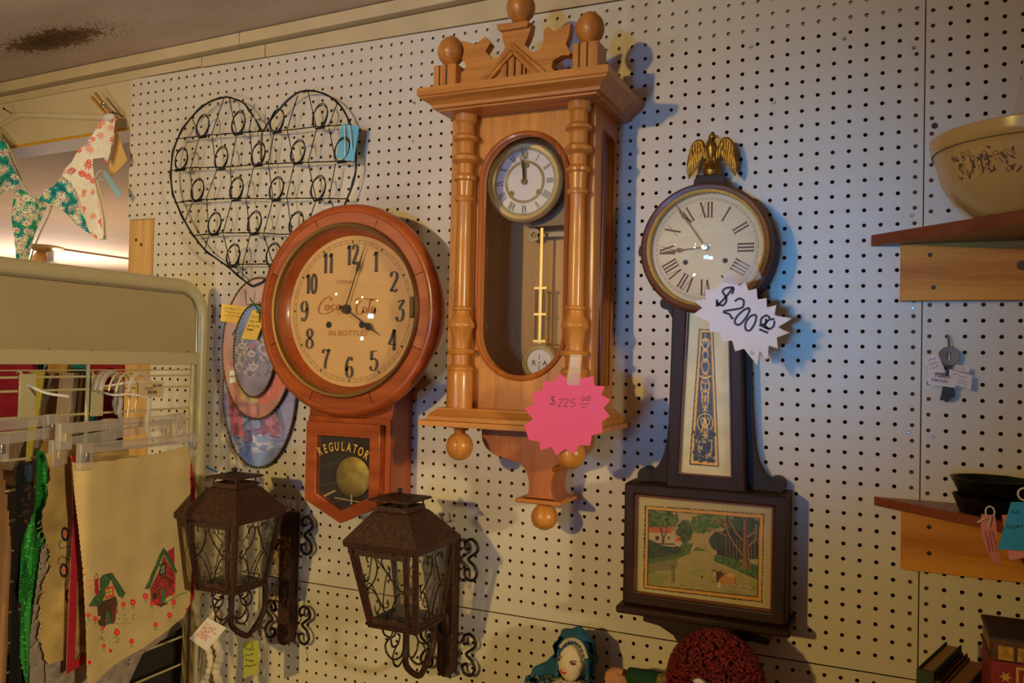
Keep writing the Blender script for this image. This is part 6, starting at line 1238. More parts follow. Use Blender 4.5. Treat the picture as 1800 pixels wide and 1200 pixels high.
# ------------------------------------------------------------------ towels
def paint_cottage(cv):
    full = np.ones((cv.h, cv.w), bool); cv.mottle(full, 40, .10, 2); cv.mottle(full, 3, .05, 6)
    Z = lambda L: [(130 + x / 4, 900 + y / 4) for x, y in L]; p1 = lambda x, y: Z([(x, y)])[0]; rn = random.Random(4)
    gr, gk, red, rd, br, bk = (52, 82, 40), (26, 40, 24), (196, 34, 36), (150, 24, 30), (74, 46, 24), (18, 14, 12)
    for _ in range(90):
        x, y = rn.choice([(200, 750), (330, 760), (400, 730), (230, 880), (270, 900), (600, 610), (650, 590), (110, 800)]); x += rn.uniform(-70, 70); y += rn.uniform(-18, 26); cv.line(Z([(x, y), (x + rn.uniform(-22, 22), y + rn.uniform(-12, 8))]), rn.uniform(.8, 2), rn.choice([(96, 112, 44), (60, 88, 44), (120, 130, 60)]), .7)
    # left cottage
    cv.poly(Z([(155, 640), (300, 590), (315, 640), (305, 700), (215, 815), (165, 790)]), br); cv.poly(Z([(270, 660), (312, 650), (298, 770), (270, 790)]), (92, 52, 36))
    for i in range(8): cv.line(Z([(160 + i * 18, 650), (165 + i * 17, 780)]), .7, (46, 28, 16))
    cv.poly(Z([(100, 655), (130, 600), (180, 540), (175, 470), (190, 445), (240, 430), (275, 428), (320, 500), (368, 570), (345, 605), (320, 590), (262, 470), (225, 560), (205, 600), (180, 655)]), gr); cv.mottle(cv.inside(Z([(100, 655), (130, 600), (180, 540), (175, 470), (240, 430), (368, 570), (345, 605), (262, 470), (205, 600), (180, 655)])), 4, .5, 9)
    cv.line(Z([(100, 655), (140, 595), (178, 540), (176, 470), (200, 445), (270, 430), (320, 500), (368, 572), (345, 608)]), 1.1, bk); cv.line(Z([(102, 657), (180, 657), (225, 560), (262, 468), (325, 592)]), 1, bk)
    cv.poly(Z([(135, 470), (165, 462), (168, 560), (150, 590), (138, 560)]), rd); cv.line(Z([(132, 470), (150, 425), (168, 462)]), .9, bk)
    cv.poly(Z([(215, 535), (282, 518), (288, 590), (218, 612)]), red); cv.poly(Z([(226, 545), (274, 533), (276, 578), (228, 594)]), (176, 146, 80)); cv.line(Z([(250, 538), (252, 588)]), .9, bk); cv.line(Z([(226, 568), (276, 556)]), .9, bk)
    cv.poly(Z([(220, 800), (218, 720), (232, 690), (255, 690), (266, 730), (264, 785)]), (58, 84, 50)); cv.line(Z([(220, 800), (218, 720), (232, 690), (255, 690), (266, 730), (264, 785)]), 1, bk); cv.poly(Z([(160, 730), (184, 728), (184, 752), (162, 756)]), (150, 130, 90))
    # right cottage
    cv.poly(Z([(535, 530), (600, 400), (625, 300), (670, 380), (705, 440), (700, 570), (640, 600), (605, 665), (540, 640)]), (132, 42, 34)); cv.mottle(cv.inside(Z([(535, 530), (600, 400), (625, 300), (705, 440), (700, 570), (605, 665), (540, 640)])), 3, .6, 4)
    cv.poly(Z([(650, 275), (696, 240), (697, 370), (662, 330)]), (140, 34, 38)); cv.poly(Z([(500, 540), (530, 480), (545, 430), (575, 370), (600, 300), (625, 252), (645, 270), (620, 310), (590, 390), (560, 460), (530, 540)]), gr); cv.poly(Z([(645, 270), (680, 350), (718, 420), (700, 430), (660, 360), (625, 290)]), gr)
    cv.line(Z([(500, 540), (545, 430), (600, 300), (627, 250), (680, 345), (718, 422)]), 1.1, bk); cv.poly(Z([(598, 370), (640, 350), (640, 430), (598, 450)]), gk); cv.poly(Z([(606, 380), (632, 368), (632, 422), (606, 436)]), (120, 110, 80)); cv.line(Z([(619, 374), (619, 430)]), .8, bk); cv.line(Z([(606, 408), (632, 396)]), .8, bk)
    cv.poly(Z([(608, 545), (632, 535), (634, 630), (606, 640)]), (66, 90, 52)); cv.poly(Z([(553, 570), (575, 562), (576, 600), (556, 606)]), gk); cv.line(Z([(600, 470), (640, 450), (690, 500)]), 2, gk); cv.poly(Z([(590, 650), (640, 628), (650, 640), (600, 668)]), br)
    cv.line(Z([(640, 625), (690, 600), (740, 575), (790, 565)]), 3, (84, 110, 50), .8)
    for x, y, r in ((425, 635, 22), (503, 590, 20), (355, 650, 18), (690, 630, 20), (660, 722, 20), (568, 790, 16), (310, 845, 24), (415, 910, 18), (215, 940, 16), (265, 975, 14), (200, 815, 16), (140, 745, 18), (545, 640, 16), (575, 625, 14), (100, 1053, 14), (95, 722, 16), (310, 700, 10), (690, 515, 10), (680, 570, 12), (790, 680, 10), (230, 760, 8)):
        for k in range(6): a = k * PI / 3; cv.ell(p1(x + r * .6 * math.cos(a), y + r * .7 * math.sin(a)), r / 11, r / 9, red)
        cv.ell(p1(x, y), r / 16, r / 14, (210, 120, 80) if r > 15 else rd); 
        if r > 14: cv.line(Z([(x, y + r), (x + 2, y + r + 26)]), .8, (70, 100, 50)); cv.line(Z([(x - 12, y + r + 8), (x + 2, y + r + 22), (x + 14, y + r + 6)]), 1, (84, 110, 56))
    for x, y in ((76, 436), (68, 395)): cv.ell(p1(x, y), 1.3, 1.3, red)
    for y in (480, 525): cv.line(Z([(84, y), (120, y + 2)]), .9, red)
    cv.line(Z([(100, 1120), (400, 960), (700, 830)]), .8, (120, 96, 50), .5)
cot = [(134, 812), (142, 815), (152, 813), (190, 809), (230, 804), (280, 795), (325, 783), (337, 790), (334, 830), (336, 900), (337, 1000), (335, 1060), (322, 1085), (300, 1100), (250, 1140), (200, 1172), (150, 1215), (149, 1100), (146, 1000), (142, 930), (137, 860)]
cloth('printed_towel', cot, plx(FX), 'x', FX, paint_cottage, (168, 142, 92), 1.75, res=1.25, wave=lambda u, v: np.stack([.16 * np.sin(u * 9 + 1.2 * v) * (.25 + v) - .5 * np.exp(-((u - .02) / .06) ** 2) + .03 * np.sin(u * 31 + v * 3), 0 * u, 0 * u], -1), label='cream tea towel printed with green roofed cottages and red flowers on the front hanger', cat='towel')
def p_red(cv):
    full = np.ones((cv.h, cv.w), bool); cv.mottle(full, 12, .3, 3)
    rn = random.Random(2)
    for _ in range(160): x, y = rn.uniform(132, 330), rn.uniform(850, 1170); cv.line([(x, y), (x + rn.uniform(-4, 4), y + rn.uniform(2, 9))], 1, rn.choice([(90, 60, 26), (70, 84, 44), (120, 90, 50), (56, 60, 40)]), .7)
    for y in (1150, 1158): 
        for x in range(128, 330, 3): cv.ell((x, y + rn.uniform(-3, 3)), 1.4, 1.6, rn.choice([(30, 50, 24), (20, 24, 16)]))
    rd = (150, 22, 32); L = [(119, 795), (138, 795), (137, 900), (134, 1000), (131, 1165), (350, 1030), (350, 1060), (108, 1196)]
    cv.poly([(118, 795), (137, 795), (137, 900), (135, 1000), (131, 1160), (112, 1190), (117, 1040), (124, 920)], rd); cv.poly([(112, 1170), (330, 1060), (330, 1080), (112, 1190)], rd); cv.poly([(330, 790), (345, 790), (345, 1080), (330, 1080)], rd); cv.line([(125, 800), (126, 900), (119, 1040), (114, 1184)], 1.2, (190, 160, 120)); cv.mottle(full, 5, .12, 8)
cloth('red_bordered_towel', [(124, 800), (335, 800), (341, 860), (341, 1050), (333, 1066), (114, 1186), (118, 1040), (126, 920)], plx(14.3), 'x', 14.3, p_red, (130, 104, 56), 1.7, res=.9, wave=lambda u, v: np.stack([.12 * np.sin(u * 14 + v * 2), 0 * u, 0 * u], -1), label='tea towel with broad red border and brown print behind the cottage towel', cat='towel')
def p_fringe(cv):
    full = np.ones((cv.h, cv.w), bool); cv.mottle(full, 18, .2, 3); Z = lambda L: [(x / 4, 900 + y / 4) for x, y in L]
    for x, y in ((470, 155), (455, 410), (480, 590)):
        for k in range(14): a = k * 2 * PI / 14; cv.ell(Z([(x + 20 * math.cos(a), y + 42 * math.sin(a))])[0], 1.8, 3, (20, 22, 40))
        cv.ell(Z([(x, y)])[0], 3.6, 7, (160, 84, 50))
    cv.line(Z([(440, 200), (428, 230), (440, 258), (500, 240)]), 1.5, (16, 16, 20)); cv.line(Z([(425, 370), (425, 330), (450, 312), (500, 335)]), 1.5, (16, 16, 20)); cv.line(Z([(460, 560), (460, 500), (480, 475), (500, 490)]), 1.5, (16, 16, 20))
rn = random.Random(5); edge = [(76 + 6 * math.sin(i * .35) + rn.uniform(-3, 3) + (8 if 940 < 800 + i * 9 < 1010 else 0) - (6 if i > 34 else 0), 798 + i * 9.0) for i in range(41)]
cloth('fringed_towel', [(134, 785), (82, 795)] + edge + [(85, 1168), (210, 1120), (230, 785)], plx(13.5), 'x', 13.5, p_fringe, (150, 122, 66), 1.7, res=1.0, wave=lambda u, v: np.stack([.22 * np.sin(u * 10 + v * 5), 0 * u, 0 * u], -1), label='cream towel with frayed fringe edge and embroidered daisies', cat='towel')
bm = B()
for i in range(13, 38):
    p = PX(edge[i][0] + 2, edge[i][1], 13.5); tube(bm, cr([p, p + Vector((.05, -.1 - rn.random() * .15, -.1)), p + Vector((.1 * rn.uniform(-1, 1), -.12 - rn.random() * .3, -.15 - .35 * rn.random()))], 3), .025, 4)
o_ = put('frayed_threads', bm, mat('cream thread', (.5, .38, .18), .9), None, smooth=60); o_['label'] = 'loose cream threads along the left edge of the frayed towel'; o_['category'] = 'fringe'; o_['kind'] = 'stuff'
def p_flor(cv):
    rn = random.Random(6); full = np.ones((cv.h, cv.w), bool); cv.mottle(full, 9, .2, 1)
    for _ in range(420): x, y = rn.uniform(40, 330), rn.uniform(930, 1215); cv.ell((x, y), rn.uniform(.8, 2), rn.uniform(.8, 2.2), rn.choice([(120, 40, 44), (30, 34, 60), (20, 24, 40), (140, 60, 60), (40, 60, 40)]))
cloth('floral_cloth', [(72, 960), (85, 950), (330, 1000), (322, 1100), (250, 1150), (220, 1215), (50, 1215), (52, 1120), (62, 1040)], plx(12.9), 'x', 12.9, p_flor, (130, 112, 96), 1.6, res=.8, label='small flowered cotton cloth showing below the frayed towel', cat='cloth')
cloth('white_cloth', [(78, 1150), (200, 1120), (200, 1215), (80, 1215)], plx(13.15), 'x', 13.15, lambda cv: cv.mottle(np.ones((cv.h, cv.w), bool), 5, .3, 1), (128, 114, 96), 1.6, res=.8, label='white loosely woven cloth below the frayed towel', cat='cloth')
def p_green(cv):
    rn = random.Random(6); full = np.ones((cv.h, cv.w), bool)
    for i in range(5): cv.line([(70 - i * 6 + 8 * 0, 800), (66 - i * 7, 950), (50 - i * 8, 1080), (48 - i * 6, 1210)], 1.4, (6, 30, 10))
    for _ in range(1500): cv.ell((rn.uniform(25, 82), rn.uniform(795, 1210)), .7, .7, (64, 150, 40) if rn.random() < .6 else (30, 90, 30))
def foldwave(f, a, p=0): return lambda u, v: np.stack([a * np.sin(u * f + p + v), 0 * u, 0 * u], -1)
cloth('green_knit', [(64, 800), (70, 791), (77, 793), (80, 830), (81, 900), (76, 970), (66, 1040), (56, 1100), (54, 1215), (42, 1215), (37, 1150), (40, 1060), (30, 1050), (28, 1035), (42, 960), (56, 890), (62, 840)], plx(12.55), 'x', 12.55, p_green, (18, 92, 26), 1.8, res=1.2, wave=foldwave(16, .3), label='bright green dotted knit cloth hanging in narrow folds left of the frayed towel', cat='cloth')
def p_dark(cv):
    rn = random.Random(6)
    for _ in range(60): x, y = rn.uniform(40, 64), rn.uniform(850, 960); cv.line([(x, y), (x + rn.uniform(-5, 5), y + rn.uniform(-6, 6))], 1, rn.choice([(110, 64, 26), (80, 40, 20)]), .8)
    cv.poly([(44, 818), (62, 812), (62, 842), (44, 846)], (40, 50, 62))
cloth('dark_garment', [(22, 822), (30, 815), (62, 805), (64, 850), (58, 900), (44, 960), (34, 1040), (34, 1215), (12, 1215), (16, 1100), (20, 1000), (22, 900)], plx(12.2), 'x', 12.2, p_dark, (18, 14, 12), 1.4, res=.8, wave=foldwave(12, .25), label='black garment with brown lace hanging behind the green knit', cat='garment')
cloth('beige_curtain', [(-30, 785), (2, 785), (9, 850), (12, 920), (19, 990), (13, 1050), (12, 1080), (19, 1130), (14, 1215), (-30, 1215)], plx(16.5), 'x', 16.5, lambda cv: cv.mottle(np.ones((cv.h, cv.w), bool), 20, .2, 1), (120, 84, 48), 1.6, res=.6, wave=foldwave(10, .3), label='beige brown cloth with wavy edge at the left edge of the rack', cat='cloth')
T = thing('dark_cabinet', 'dark cabinet standing behind the lower wire grid below the towels', 'cabinet', (4.5, -12, -89))
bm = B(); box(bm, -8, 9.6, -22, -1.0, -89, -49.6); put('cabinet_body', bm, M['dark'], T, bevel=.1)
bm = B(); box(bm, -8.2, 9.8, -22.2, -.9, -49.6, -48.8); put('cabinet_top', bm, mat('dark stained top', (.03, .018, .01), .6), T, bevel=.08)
# ------------------------------------------------------------------ things leaning behind the rack
bm = B(); box(bm, -48, -2, 4.2, 24, -42, -41); BT = thing('storage_bench', 'dark bench in the opening behind the rack, carrying leaning frames and bundles', 'bench', (-20, 14, -89)); put('bench_top', bm, M['hardboard'], BT)
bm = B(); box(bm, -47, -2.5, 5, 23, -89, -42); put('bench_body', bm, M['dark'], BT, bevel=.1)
def lean(name, label, cat, pxl, y0, dy, m, zb=-41):
    q = [P(x, y, -y0) for x, y in pxl]; T = thing(name, label, cat, (q[0].x, y0, zb)); bm = B()
    ext = []
    for top, bot in ((q[0], q[3]), (q[1], q[2])): t = (zb - top.z) / (bot.z - top.z); ext.append(top.lerp(bot, t))
    a = [q[0], q[1], ext[1], ext[0]]; hexa(bm, a, [v + Vector((0, dy, 0)) for v in a]); put('body', bm, m, T, bevel=.08); return T, a
ridg = mat('ridged greyish wood', (.30, .20, .14), .7, var=.5, vs_=240, mapping=(1, 1, .02), bp=.6)
lean('wooden_frame', 'ridged grey brown wooden frame edge leaning behind the left of the wire grid', 'frame', [(62, 655), (95, 655), (56, 745), (25, 745)], 7, .8, ridg)
lean('wooden_frame', 'ridged pale wooden frame edge leaning behind the middle of the wire grid', 'frame', [(105, 655), (130, 655), (118, 760), (94, 760)], 7.5, .8, mat('ridged pale wood', (.42, .30, .22), .7, var=.4, vs_=240, mapping=(1, 1, .02), bp=.6))
lean('wooden_frame', 'dark brown wooden frame edge right of the pale one behind the grid', 'frame', [(131, 655), (146, 655), (138, 760), (122, 760)], 8.4, .6, mat('dark brown wood', (.10, .045, .02), .6))
lean('orange_board', 'orange brown board leaning between the wooden frames', 'board', [(84, 640), (118, 640), (104, 745), (72, 745)], 9.6, .6, M['pine'])
lean('yellow_book', 'yellow patterned booklet leaning beside the left frame', 'booklet', [(54, 652), (78, 652), (68, 715), (50, 715)], 6.2, .3, mat('yellow speckled card', (.55, .46, .05), .7, var=.4, vs_=300))
def bundle(label, px, py, y0, rx, rz, m):
    c = P(px, py, -y0); T = thing('cloth_bundle', label, 'cloth', (c.x, y0, -41)); bm = B(); rn = random.Random(int(px)); ball(bm, Vector((c.x, y0, (c.z + rz - 41) / 2)), 1, (rx, 1.6, (c.z + rz + 41) / 2), 24, 16)
    for v in bm.verts: v.co.x += .25 * math.sin(v.co.z * 1.3 + px); v.co.y += .3 * math.sin(v.co.x * 2 + v.co.z)
    put('cloth_roll', bm, m, T, smooth=80)
rm = mat('crimson cloth', (.52, .02, .05), .8, var=.2, vs_=40); bm_ = mat('teal blue cloth', (.03, .28, .42), .8); tm = mat('dark teal cloth', (.01, .09, .08), .8)
bundle('crimson cloth bundle at the far left behind the wire grid', 8, 640, 13, 6.5, 4, rm); bundle('dark teal cloth bundle left behind the wire grid', 38, 640, 21.8, 4.5, 5, tm)
bundle('blue cloth bundle behind the wire grid between the frames and the hangers', 142, 670, 13.5, 2.6, 2.5, bm_); bundle('crimson cloth bundle behind the clear hangers', 184, 650, 20, 7.5, 5, rm); bundle('blue cloth bundle right of the yellow booklet behind the grid', 98, 660, 17.0, 2.2, 2, bm_)
# ------------------------------------------------------------------ bunting
BN = thing('fabric_bunting', 'vintage daisy and pink flower fabric bunting hanging from a string on the header', 'bunting', P(110, 455, 1.2))
Zb = lambda L: [(x / 4.287, 180 + y / 4.287) for x, y in L]
def daisies(cv, n, box_, bg2, pet, ctr, sd, r=(5, 8.5)):
    rn = random.Random(sd); full = np.ones((cv.h, cv.w), bool); t = vnoise(cv.h, cv.w, 9, sd); cv.fill(t > .6, bg2)
    for _ in range(n):
        x, y = rn.uniform(box_[0], box_[2]), rn.uniform(box_[1], box_[3]); R_ = rn.uniform(*r); k0 = rn.random()
        for k in range(10): a = k * PI / 5 + k0; cv.line([(x + R_ * .25 * math.cos(a), y + R_ * .25 * math.sin(a)), (x + R_ * math.cos(a), y + R_ * math.sin(a))], 1.4, rn.choice(pet))
        cv.ell((x, y), 1.5, 1.5, rn.choice(ctr))
teal = dict(bg2=(10, 70, 84)); pet = [(206, 200, 176), (186, 180, 160), (150, 148, 140)]; ctr = [(190, 40, 60), (210, 170, 50), (170, 60, 80)]
wv = lambda a, f: (lambda u, v: np.stack([0 * u, -a * np.sin(u * f + v * 4) - a, 0 * u], -1))
def pen_(pts, bx, sd, base=(20, 132, 112), lab=None, pl_=1.2):
    cloth('pennant', Zb(pts), pl(pl_), 'y', -pl_, lambda cv: daisies(cv, 75, bx, (12, 92, 104), pet, ctr, sd, (5, 8)), base, 1.6, BN, wave=wv(.25, 7), res=1.5, **({'label': lab} if lab else {}))
pen_([(-60, 200), (0, 262), (35, 300), (75, 380), (120, 480), (165, 580), (150, 620), (120, 650), (0, 725), (-60, 740)], (-15, 225, 42, 355), 1, lab='teal daisy pennant cut by the left edge of the picture')
pen_([(140, 640), (200, 662), (280, 705), (340, 735), (395, 760), (370, 850), (330, 920), (300, 980), (275, 1060), (250, 1200), (120, 1200), (125, 1000), (118, 850), (135, 730)], (25, 325, 95, 465), 2, (24, 128, 90))
pen_([(330, 735), (370, 665), (430, 640), (480, 570), (540, 600), (600, 720), (650, 850), (715, 990), (680, 990), (600, 920), (540, 860), (400, 775)], (75, 300, 170, 415), 3, (14, 124, 120), pl_=1.25)
def pinkf(cv):
    rn = random.Random(9); full = np.ones((cv.h, cv.w), bool); cv.mottle(full, 12, .1, 1)
    for _ in range(64):
        x, y = rn.uniform(110, 210), rn.uniform(200, 425); R_ = rn.uniform(3, 7); c = rn.choice([(206, 30, 60), (214, 70, 90), (224, 130, 120), (170, 90, 130)])
        for k in range(8): a = k * PI / 4 + R_; cv.line([(x + R_ * .3 * math.cos(a), y + R_ * .3 * math.sin(a)), (x + R_ * math.cos(a), y + R_ * math.sin(a))], 1.7, c)
        cv.ell((x, y), 2, 2, (230, 170, 60))
cloth('pennant', Zb([(765, 125), (800, 85), (865, 95), (880, 140), (870, 260), (850, 380), (822, 470), (800, 440), (800, 418), (700, 425), (700, 480), (722, 600), (762, 740), (785, 880), (795, 1030), (750, 1034), (700, 990), (645, 870), (600, 720), (545, 600), (490, 560), (500, 520), (560, 450), (600, 365), (650, 320), (690, 260), (730, 190)]), pl(1.45), 'y', -1.45, pinkf, (222, 204, 184), 1.45, BN, wave=wv(.18, 6), res=1.5, label='white pennant with pink and yellow flowers')
cm = mat('cream cotton backing', (.74, .62, .34), .9)
def flatpx(name, pts, d, m, parent, th=.03, **kw): bm = B(); prism(bm, [(P(x, y, d).x, P(x, y, d).z) for x, y in pts], -d, -d + th); return put(name, bm, m, parent, smooth=0, **kw)
flatpx('lining_edge', Zb([(722, 600), (735, 590), (775, 740), (803, 900), (802, 1033), (752, 1034), (785, 1000), (780, 880), (760, 740)]), 1.35, cm, BN)
flatpx('lining_edge', Zb([(872, 190), (958, 435), (900, 500), (838, 552), (818, 480), (850, 380)]), .9, mat('tan lining', (.70, .42, .13), .9), BN)
flatpx('lining_edge', Zb([(20, 270), (60, 320), (130, 480), (170, 600), (155, 640), (118, 500), (60, 360)]), 1.1, cm, BN)
flatpx('lining_edge', Zb([(388, 765), (400, 770), (372, 850), (310, 985), (262, 1090), (230, 1200), (222, 1190), (255, 1080), (300, 975), (362, 850)]), 1.1, cm, BN)
bm = B(); tube(bm, cr([P(*p, 1.5) for p in Zb([(150, 590), (180, 640), (235, 690), (300, 722), (345, 735), (370, 680), (430, 640)])], 4), .12, 6); tube(bm, [P(*p, 1.4) for p in Zb([(720, 560), (740, 520), (775, 510)])], .05, 5); tube(bm, [P(*p, 1.4) for p in Zb([(722, 600), (760, 575), (790, 590)])], .05, 5); put('cord_edge', bm, M['string'], BN, kind='stuff')
bm = B(); ball(bm, P(192, 206, 1.5), .7, (1.1, .5, .55)); put('gathered_knot', bm, mat('white cotton wad', (.72, .66, .58), .95), BN)
T = card('price_tag', 'pale blue paper tag hanging from the pink flowered pennant', Zb([(785, 508), (915, 680), (895, 728), (778, 545)]), 1.7, mat('pale blue card', (.30, .50, .62), .7), 2, 4)
bm = B(); tube(bm, [P(22, 201, .9), P(180, 206, 1.2), P(207, 203, .9)], .035, 5); tube(bm, [P(22, 201, .9), P(-25, 226, 1.0)], .035, 5); finish(put('string', bm, M['string']), 'thin white string between two nails on the header', 'string')
for lab, a, b in (('dark nail at the left in the header holding the string', (7, 191), (23, 201)), ('dark nail beside the clothespin holding the string', (198, 197), (216, 204))):
    bm = B(); tube(bm, [P(*a, 1.3), P(*b, -.1)], .05, 6); ball(bm, P(*a, 1.3), .13, n=8, m=6); finish(put('nail', bm, M['black']), lab, 'nail')
T = thing('clothespin', 'wooden clothespin gripping the top of the bunting', 'clothespin', P(190, 202, 1.6))
for k, (a, b) in enumerate((((159, 170), (186, 202)), ((165, 163), (191, 198)))):
    A_, B__ = P(*a, 1.55), P(*b, 1.6); t = (B__ - A_).normalized(); n = Vector((-t.z, 0, t.x)) * .13; o = Vector((0, .3, 0)); bm = B(); hexa(bm, [A_ - n, B__ - n * .7, B__ + n * .7, A_ + n], [A_ - n + o, B__ - n * .7 + o, B__ + n * .7 + o, A_ + n + o]); put('prong', bm, mat('clothespin wood', (.52, .24, .05), .6), T, bevel=.03)
bm = B(); c = P(184, 190, 1.5); tube(bm, [c + Vector((.28 * math.cos(a), -.2 + .1 * math.sin(a), .22 * math.sin(a) + .03 * k)) for k, a in enumerate(np.linspace(0, 4 * PI, 20))], .035, 5); put('spring', bm, M['steel'], T)
# ------------------------------------------------------------------ dolls
def doll_blue():
    T = thing('cloth_doll', 'small cloth doll with painted face, blue bonnet and flowered dress', 'doll', (47.8, -4, -52.1)); c = P(1004, 1162, 3.6)
    bm = B(); ball(bm, c, 1, (1.08, .95, 1.42), 28, 20)
    for v in bm.verts:
        z = (v.co.z - c.z) / 1.42
        if z < 0: v.co.x = c.x + (v.co.x - c.x) * (1 + .28 * z)
    fd = put('head', bm, mat('cream muslin', (.66, .52, .34), .9, bp=.2, vs_=400), T, smooth=80)
    def onface(px, py): p = P(px, py, 3.6); dx, dz = (p.x - c.x) / 1.08, (p.z - c.z) / 1.42; return Vector((p.x, c.y - .95 * math.sqrt(max(.05, 1 - dx * dx - dz * dz)) - .03, p.z))
    for nm, px in (('eye', 990), ('eye', 1014)):
        bm = B(); q = onface(px, 1152 if px < 1000 else 1159); ball(bm, q + Vector((0, .02, 0)), .16, (1.5, .3, .7), 10, 8); e = put(nm, bm, mat('brown thread', (.13, .035, .02), .8), fd)
        bm = B(); tube(bm, cr([onface(px - 5, 1148 if px < 1000 else 1156), onface(px, 1146 if px < 1000 else 1154), onface(px + 6, 1149 if px < 1000 else 1157)], 4), .03, 4); put('eyebrow', bm, M['black'], fd)
    bm = B(); tube(bm, cr([onface(992, 1171), onface(997, 1175), onface(1003, 1174)], 4), .07, 6); put('mouth', bm, mat('red thread', (.55, .02, .02), .7), fd)
    for px in (996, 1002): bm = B(); ball(bm, onface(px, 1169), .035, n=6, m=5); put('nostril', bm, mat('red dot', (.5, .05, .04), .7), fd)
    # bonnet: puffed shell open towards the face
    bc = c + Vector((.12, .55, .25)); bm = B(); ball(bm, bc, 1, (1.62, 1.35, 1.95), 40, 24)
    dl = [v for v in bm.verts if (v.co.y - bc.y) < -.50 and (v.co - bc).z < 1.25 and abs((v.co - bc).x) < 1.35 or (v.co - bc).z < -1.6]
    bmesh.ops.delete(bm, geom=dl, context='VERTS')
    ball(bm, bc + Vector((0, .15, -.1)), 1, (1.42, 1.1, 1.7), 24, 16)
    for v in bm.verts: r = (v.co - bc); v.co = bc + r * (1 + .05 * math.sin(9 * math.atan2(r.x, r.z)) + .03 * math.sin(17 * r.z))
    bo = put('bonnet', bm, mat('blue cotton', (.012, .085, .16), .8), T, smooth=80)
    bm = B(); L = [(977, 1190), (980, 1160), (984, 1142), (995, 1130), (1010, 1128), (1023, 1138), (1031, 1160), (1033, 1195)]; tube(bm, [P(x, y, 4.25) + Vector((0, .1 * math.sin(i * 2.2), .06 * math.sin(i * 1.9))) for i, (x, y) in enumerate([(p.x, p.y) for p in cr([(a, b, 0) for a, b in L], 7)])], .14, 6); put('brim', bm, mat('blue brim', (.012, .085, .16), .8), bo, smooth=80)
    bm = B(); tube(bm, [P(x, y, 4.35) + Vector((0, .05 * math.sin(i * 2.2), .16 + .05 * math.sin(i * 2.9))) for i, (x, y) in enumerate([(p.x, p.y) for p in cr([(a, b, 0) for a, b in L[2:7]], 7)])], .13, 6); put('lace_trim', bm, mat('ecru lace', (.55, .42, .26), .9, bp=1, vs_=500), bo, smooth=80)
    bm = B(); q = [P(x, y, 3.4) for x, y in ((972, 1150), (985, 1165), (980, 1185), (950, 1186), (934, 1184), (938, 1172), (960, 1162))]; hexa(bm, [v + Vector((0, -.25, 0)) for v in q], [v + Vector((0, .25, 0)) for v in q]); put('bonnet_tail', bm, mat('blue cotton tail', (.012, .085, .16), .8), bo, bevel=.1)
    # body and collar
    m, nt, b = nodes('blue yellow flowered cotton'); vo = nt.nodes.new('ShaderNodeTexVoronoi'); tc = nt.nodes.new('ShaderNodeTexCoord'); nt.links.new(tc.outputs['Object'], vo.inputs[0]); vo.inputs['Scale'].default_value = 190; r = ramp(nt, vo.outputs['Distance'], [(.2, (.42, .36, .08)), (.4, (.03, .10, .16)), (.7, (.01, .03, .08))]); nt.links.new(r.outputs[0], b.inputs['Base Color']); sock(b, 'Roughness', .9)
    bm = B(); n = 30; rows = []
    for z, rx, ry in ((c.z - 1.35, .5, .5), (c.z - 1.7, 1.9, .9), (c.z - 2.6, 2.9, 1.1), (-49.2, 3.0, 1.3), (-52.1, 3.6, 2.2)): rows.append([bm.verts.new((c.x - .5 + rx * math.cos(2 * PI * i / n), -3.4 + ry * math.sin(2 * PI * i / n), z)) for i in range(n)])
    for A, B_ in zip(rows, rows[1:]):
        for i in range(n): bm.faces.new((A[i], A[(i + 1) % n], B_[(i + 1) % n], B_[i]))
    bm.faces.new(rows[0]); bm.faces.new(rows[-1]); put('dress', bm, m, T, smooth=80)
    bm = B(); n = 60; rows = []
    for k, (rx, z) in enumerate(((.6, c.z - 1.2), (1.5, c.z - 1.65))): rows.append([bm.verts.new((c.x + rx * math.cos(2 * PI * i / n), c.y - .1 + rx * .8 * math.sin(2 * PI * i / n), z + (.14 * math.sin(i * 1.3) if k else 0))) for i in range(n)])
    for i in range(n): bm.faces.new((rows[0][i], rows[0][(i + 1) % n], rows[1][(i + 1) % n], rows[1][i]))
    put('collar', bm, mat('ecru collar', (.50, .40, .24), .9), T, smooth=80)
doll_blue()
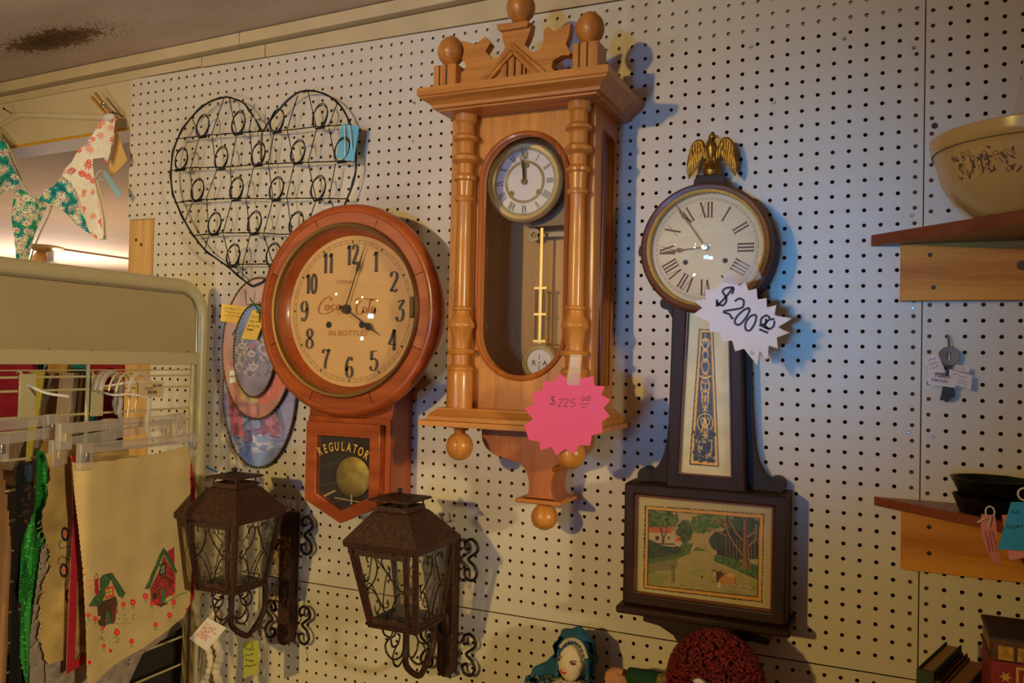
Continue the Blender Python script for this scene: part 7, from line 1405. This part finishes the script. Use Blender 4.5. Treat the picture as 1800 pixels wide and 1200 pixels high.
def doll_red():
    T = thing('yarn_haired_doll', 'large cloth doll with thick curly dark red yarn hair under the banjo clock', 'doll', (58.3, -5, -52.1)); c = P(1257, 1198, 6.6); skin = mat('peach cloth skin', (.55, .27, .14), .85)
    hc = P(1246, 1226, 7.2); bm = B(); ball(bm, hc, 1, (2.0, 2.0, 2.2), 28, 20); hd = put('head', bm, skin, T, smooth=80)
    e = P(1229, 1197, 9.4); bm = B(); ball(bm, e, .26, (1.5, .4, .8), 12, 8); ey = put('eye', bm, mat('white felt', (.6, .56, .5), .8), hd); bm = B(); tube(bm, cr([e + Vector((-.5, -.12, .05)), e + Vector((0, -.16, .3)), e + Vector((.5, -.12, .05))], 4), .06, 5); put('eyelid', bm, mat('brown felt', (.10, .02, .01), .8), hd)
    bm = B(); rn = random.Random(11); hr = Vector((2.75, 2.3, 2.95))
    for i in range(620):
        u, t = rn.uniform(-.25, 1), rn.uniform(0, 2 * PI); s = math.sqrt(max(0, 1 - u * u)); n_ = Vector((s * math.cos(t), s * math.sin(t), u))
        if n_.z < .05 and n_.y < -.35 and abs(n_.x) < .62: continue
        if n_.y > .75: continue
        b0 = c + Vector((n_.x * hr.x, n_.y * hr.y, n_.z * hr.z)) * .96; a1 = n_.orthogonal().normalized(); a2 = n_.cross(a1); th = rn.uniform(0, 2 * PI); d1 = a1 * math.cos(th) + a2 * math.sin(th); d2 = n_
        L = [b0 + d1 * (.42 * k / 7 * 2.2 - .4) + d2 * (.22 * math.sin(k * 1.5 + th) + .12) + a1 * .18 * math.cos(k * 1.6) for k in range(8)]; tube(bm, L, .085, 4)
    put('yarn_hair', bm, mat('dark red yarn', (.16, .007, .007), .85, var=.4, vs_=150), T, kind='stuff', smooth=80, recalc=False)
    bm = B(); ball(bm, c, 1, (2.5, 2.0, 2.7), 24, 16); 
    bmesh.ops.delete(bm, geom=[v for v in bm.verts if (v.co - c).z < .2 and (v.co - c).y < -.5], context='VERTS'); put('hair_cap', bm, mat('dark red base', (.10, .006, .006), .9), T, smooth=80)
    m = mat('dark green cloth body', (.006, .05, .02), .85)
    bm = B(); n = 28; rows = []
    for z, rx, ry in ((-48.3, 1.2, 1.0), (-49.2, 3.0, 1.5), (-52.1, 3.8, 2.4)): rows.append([bm.verts.new((c.x - .3 + rx * math.cos(2 * PI * i / n), -6.6 + ry * math.sin(2 * PI * i / n), z)) for i in range(n)])
    for A, B_ in zip(rows, rows[1:]):
        for i in range(n): bm.faces.new((A[i], A[(i + 1) % n], B_[(i + 1) % n], B_[i]))
    bm.faces.new(rows[0]); bm.faces.new(rows[-1]); put('body', bm, m, T, smooth=80)
    bm = B(); tube(bm, cr([P(1106, 1187, 4.6), P(1125, 1192, 4.8), P(1150, 1198, 5), P(1185, 1212, 5.2)], 4), .75, 14, rf=lambda t: .55 + .25 * t); put('sleeve', bm, m, T, smooth=80)
    bm = B(); tube(bm, [P(1160, 1197, 5.6), P(1190, 1199, 5.8)], .5, 10); put('plaid_cuff', bm, mat('tan plaid', (.22, .15, .05), .9, var=.7, vs_=260), T, smooth=80)
    bm = B(); h = P(1088, 1192, 4.7); ball(bm, h, .85, (1.15, .7, .85), 18, 12); 
    for x, y in ((1070, 1184), (1068, 1192), (1069, 1200), (1080, 1181)): p = P(x, y, 4.85); tube(bm, [h, h.lerp(p, .6), p], .26, 8, rf=lambda t: .3 - .08 * t); ball(bm, p, .22, n=10, m=8)
    tube(bm, cr([h + Vector((.1, -.1, .3)), P(1088, 1180, 5.2), P(1096, 1182, 5.3)], 4), .22, 8); put('hand', bm, skin, T, smooth=80)
doll_red()

# ------------------------------------------------------------------ group phrases for look-alike things
GR = {'wall_lantern': 'rusty wall lanterns', 'oval_picture': 'overlapping oval pictures', 'book': 'old books below the lower shelf', 'peg_hook': 'steel peg hooks', 'price_star': 'starburst price tags', 'price_tag': 'small paper price tags',
      'paper_tag': 'yellow paper tags', 'wooden_frame': 'leaning wooden frames', 'cloth_bundle': 'cloth bundles behind the grid', 'iron_skillet': 'stacked iron skillets', 'corner_shelf': 'corner shelves', 'faceout_bracket': 'bracket plates on the grid', 'nail': 'nails in the header'}
for o in bpy.data.objects:
    if o.parent is None and o.get('label'):
        n = o.name.split('.')[0]
        if n in GR: o['group'] = GR[n]
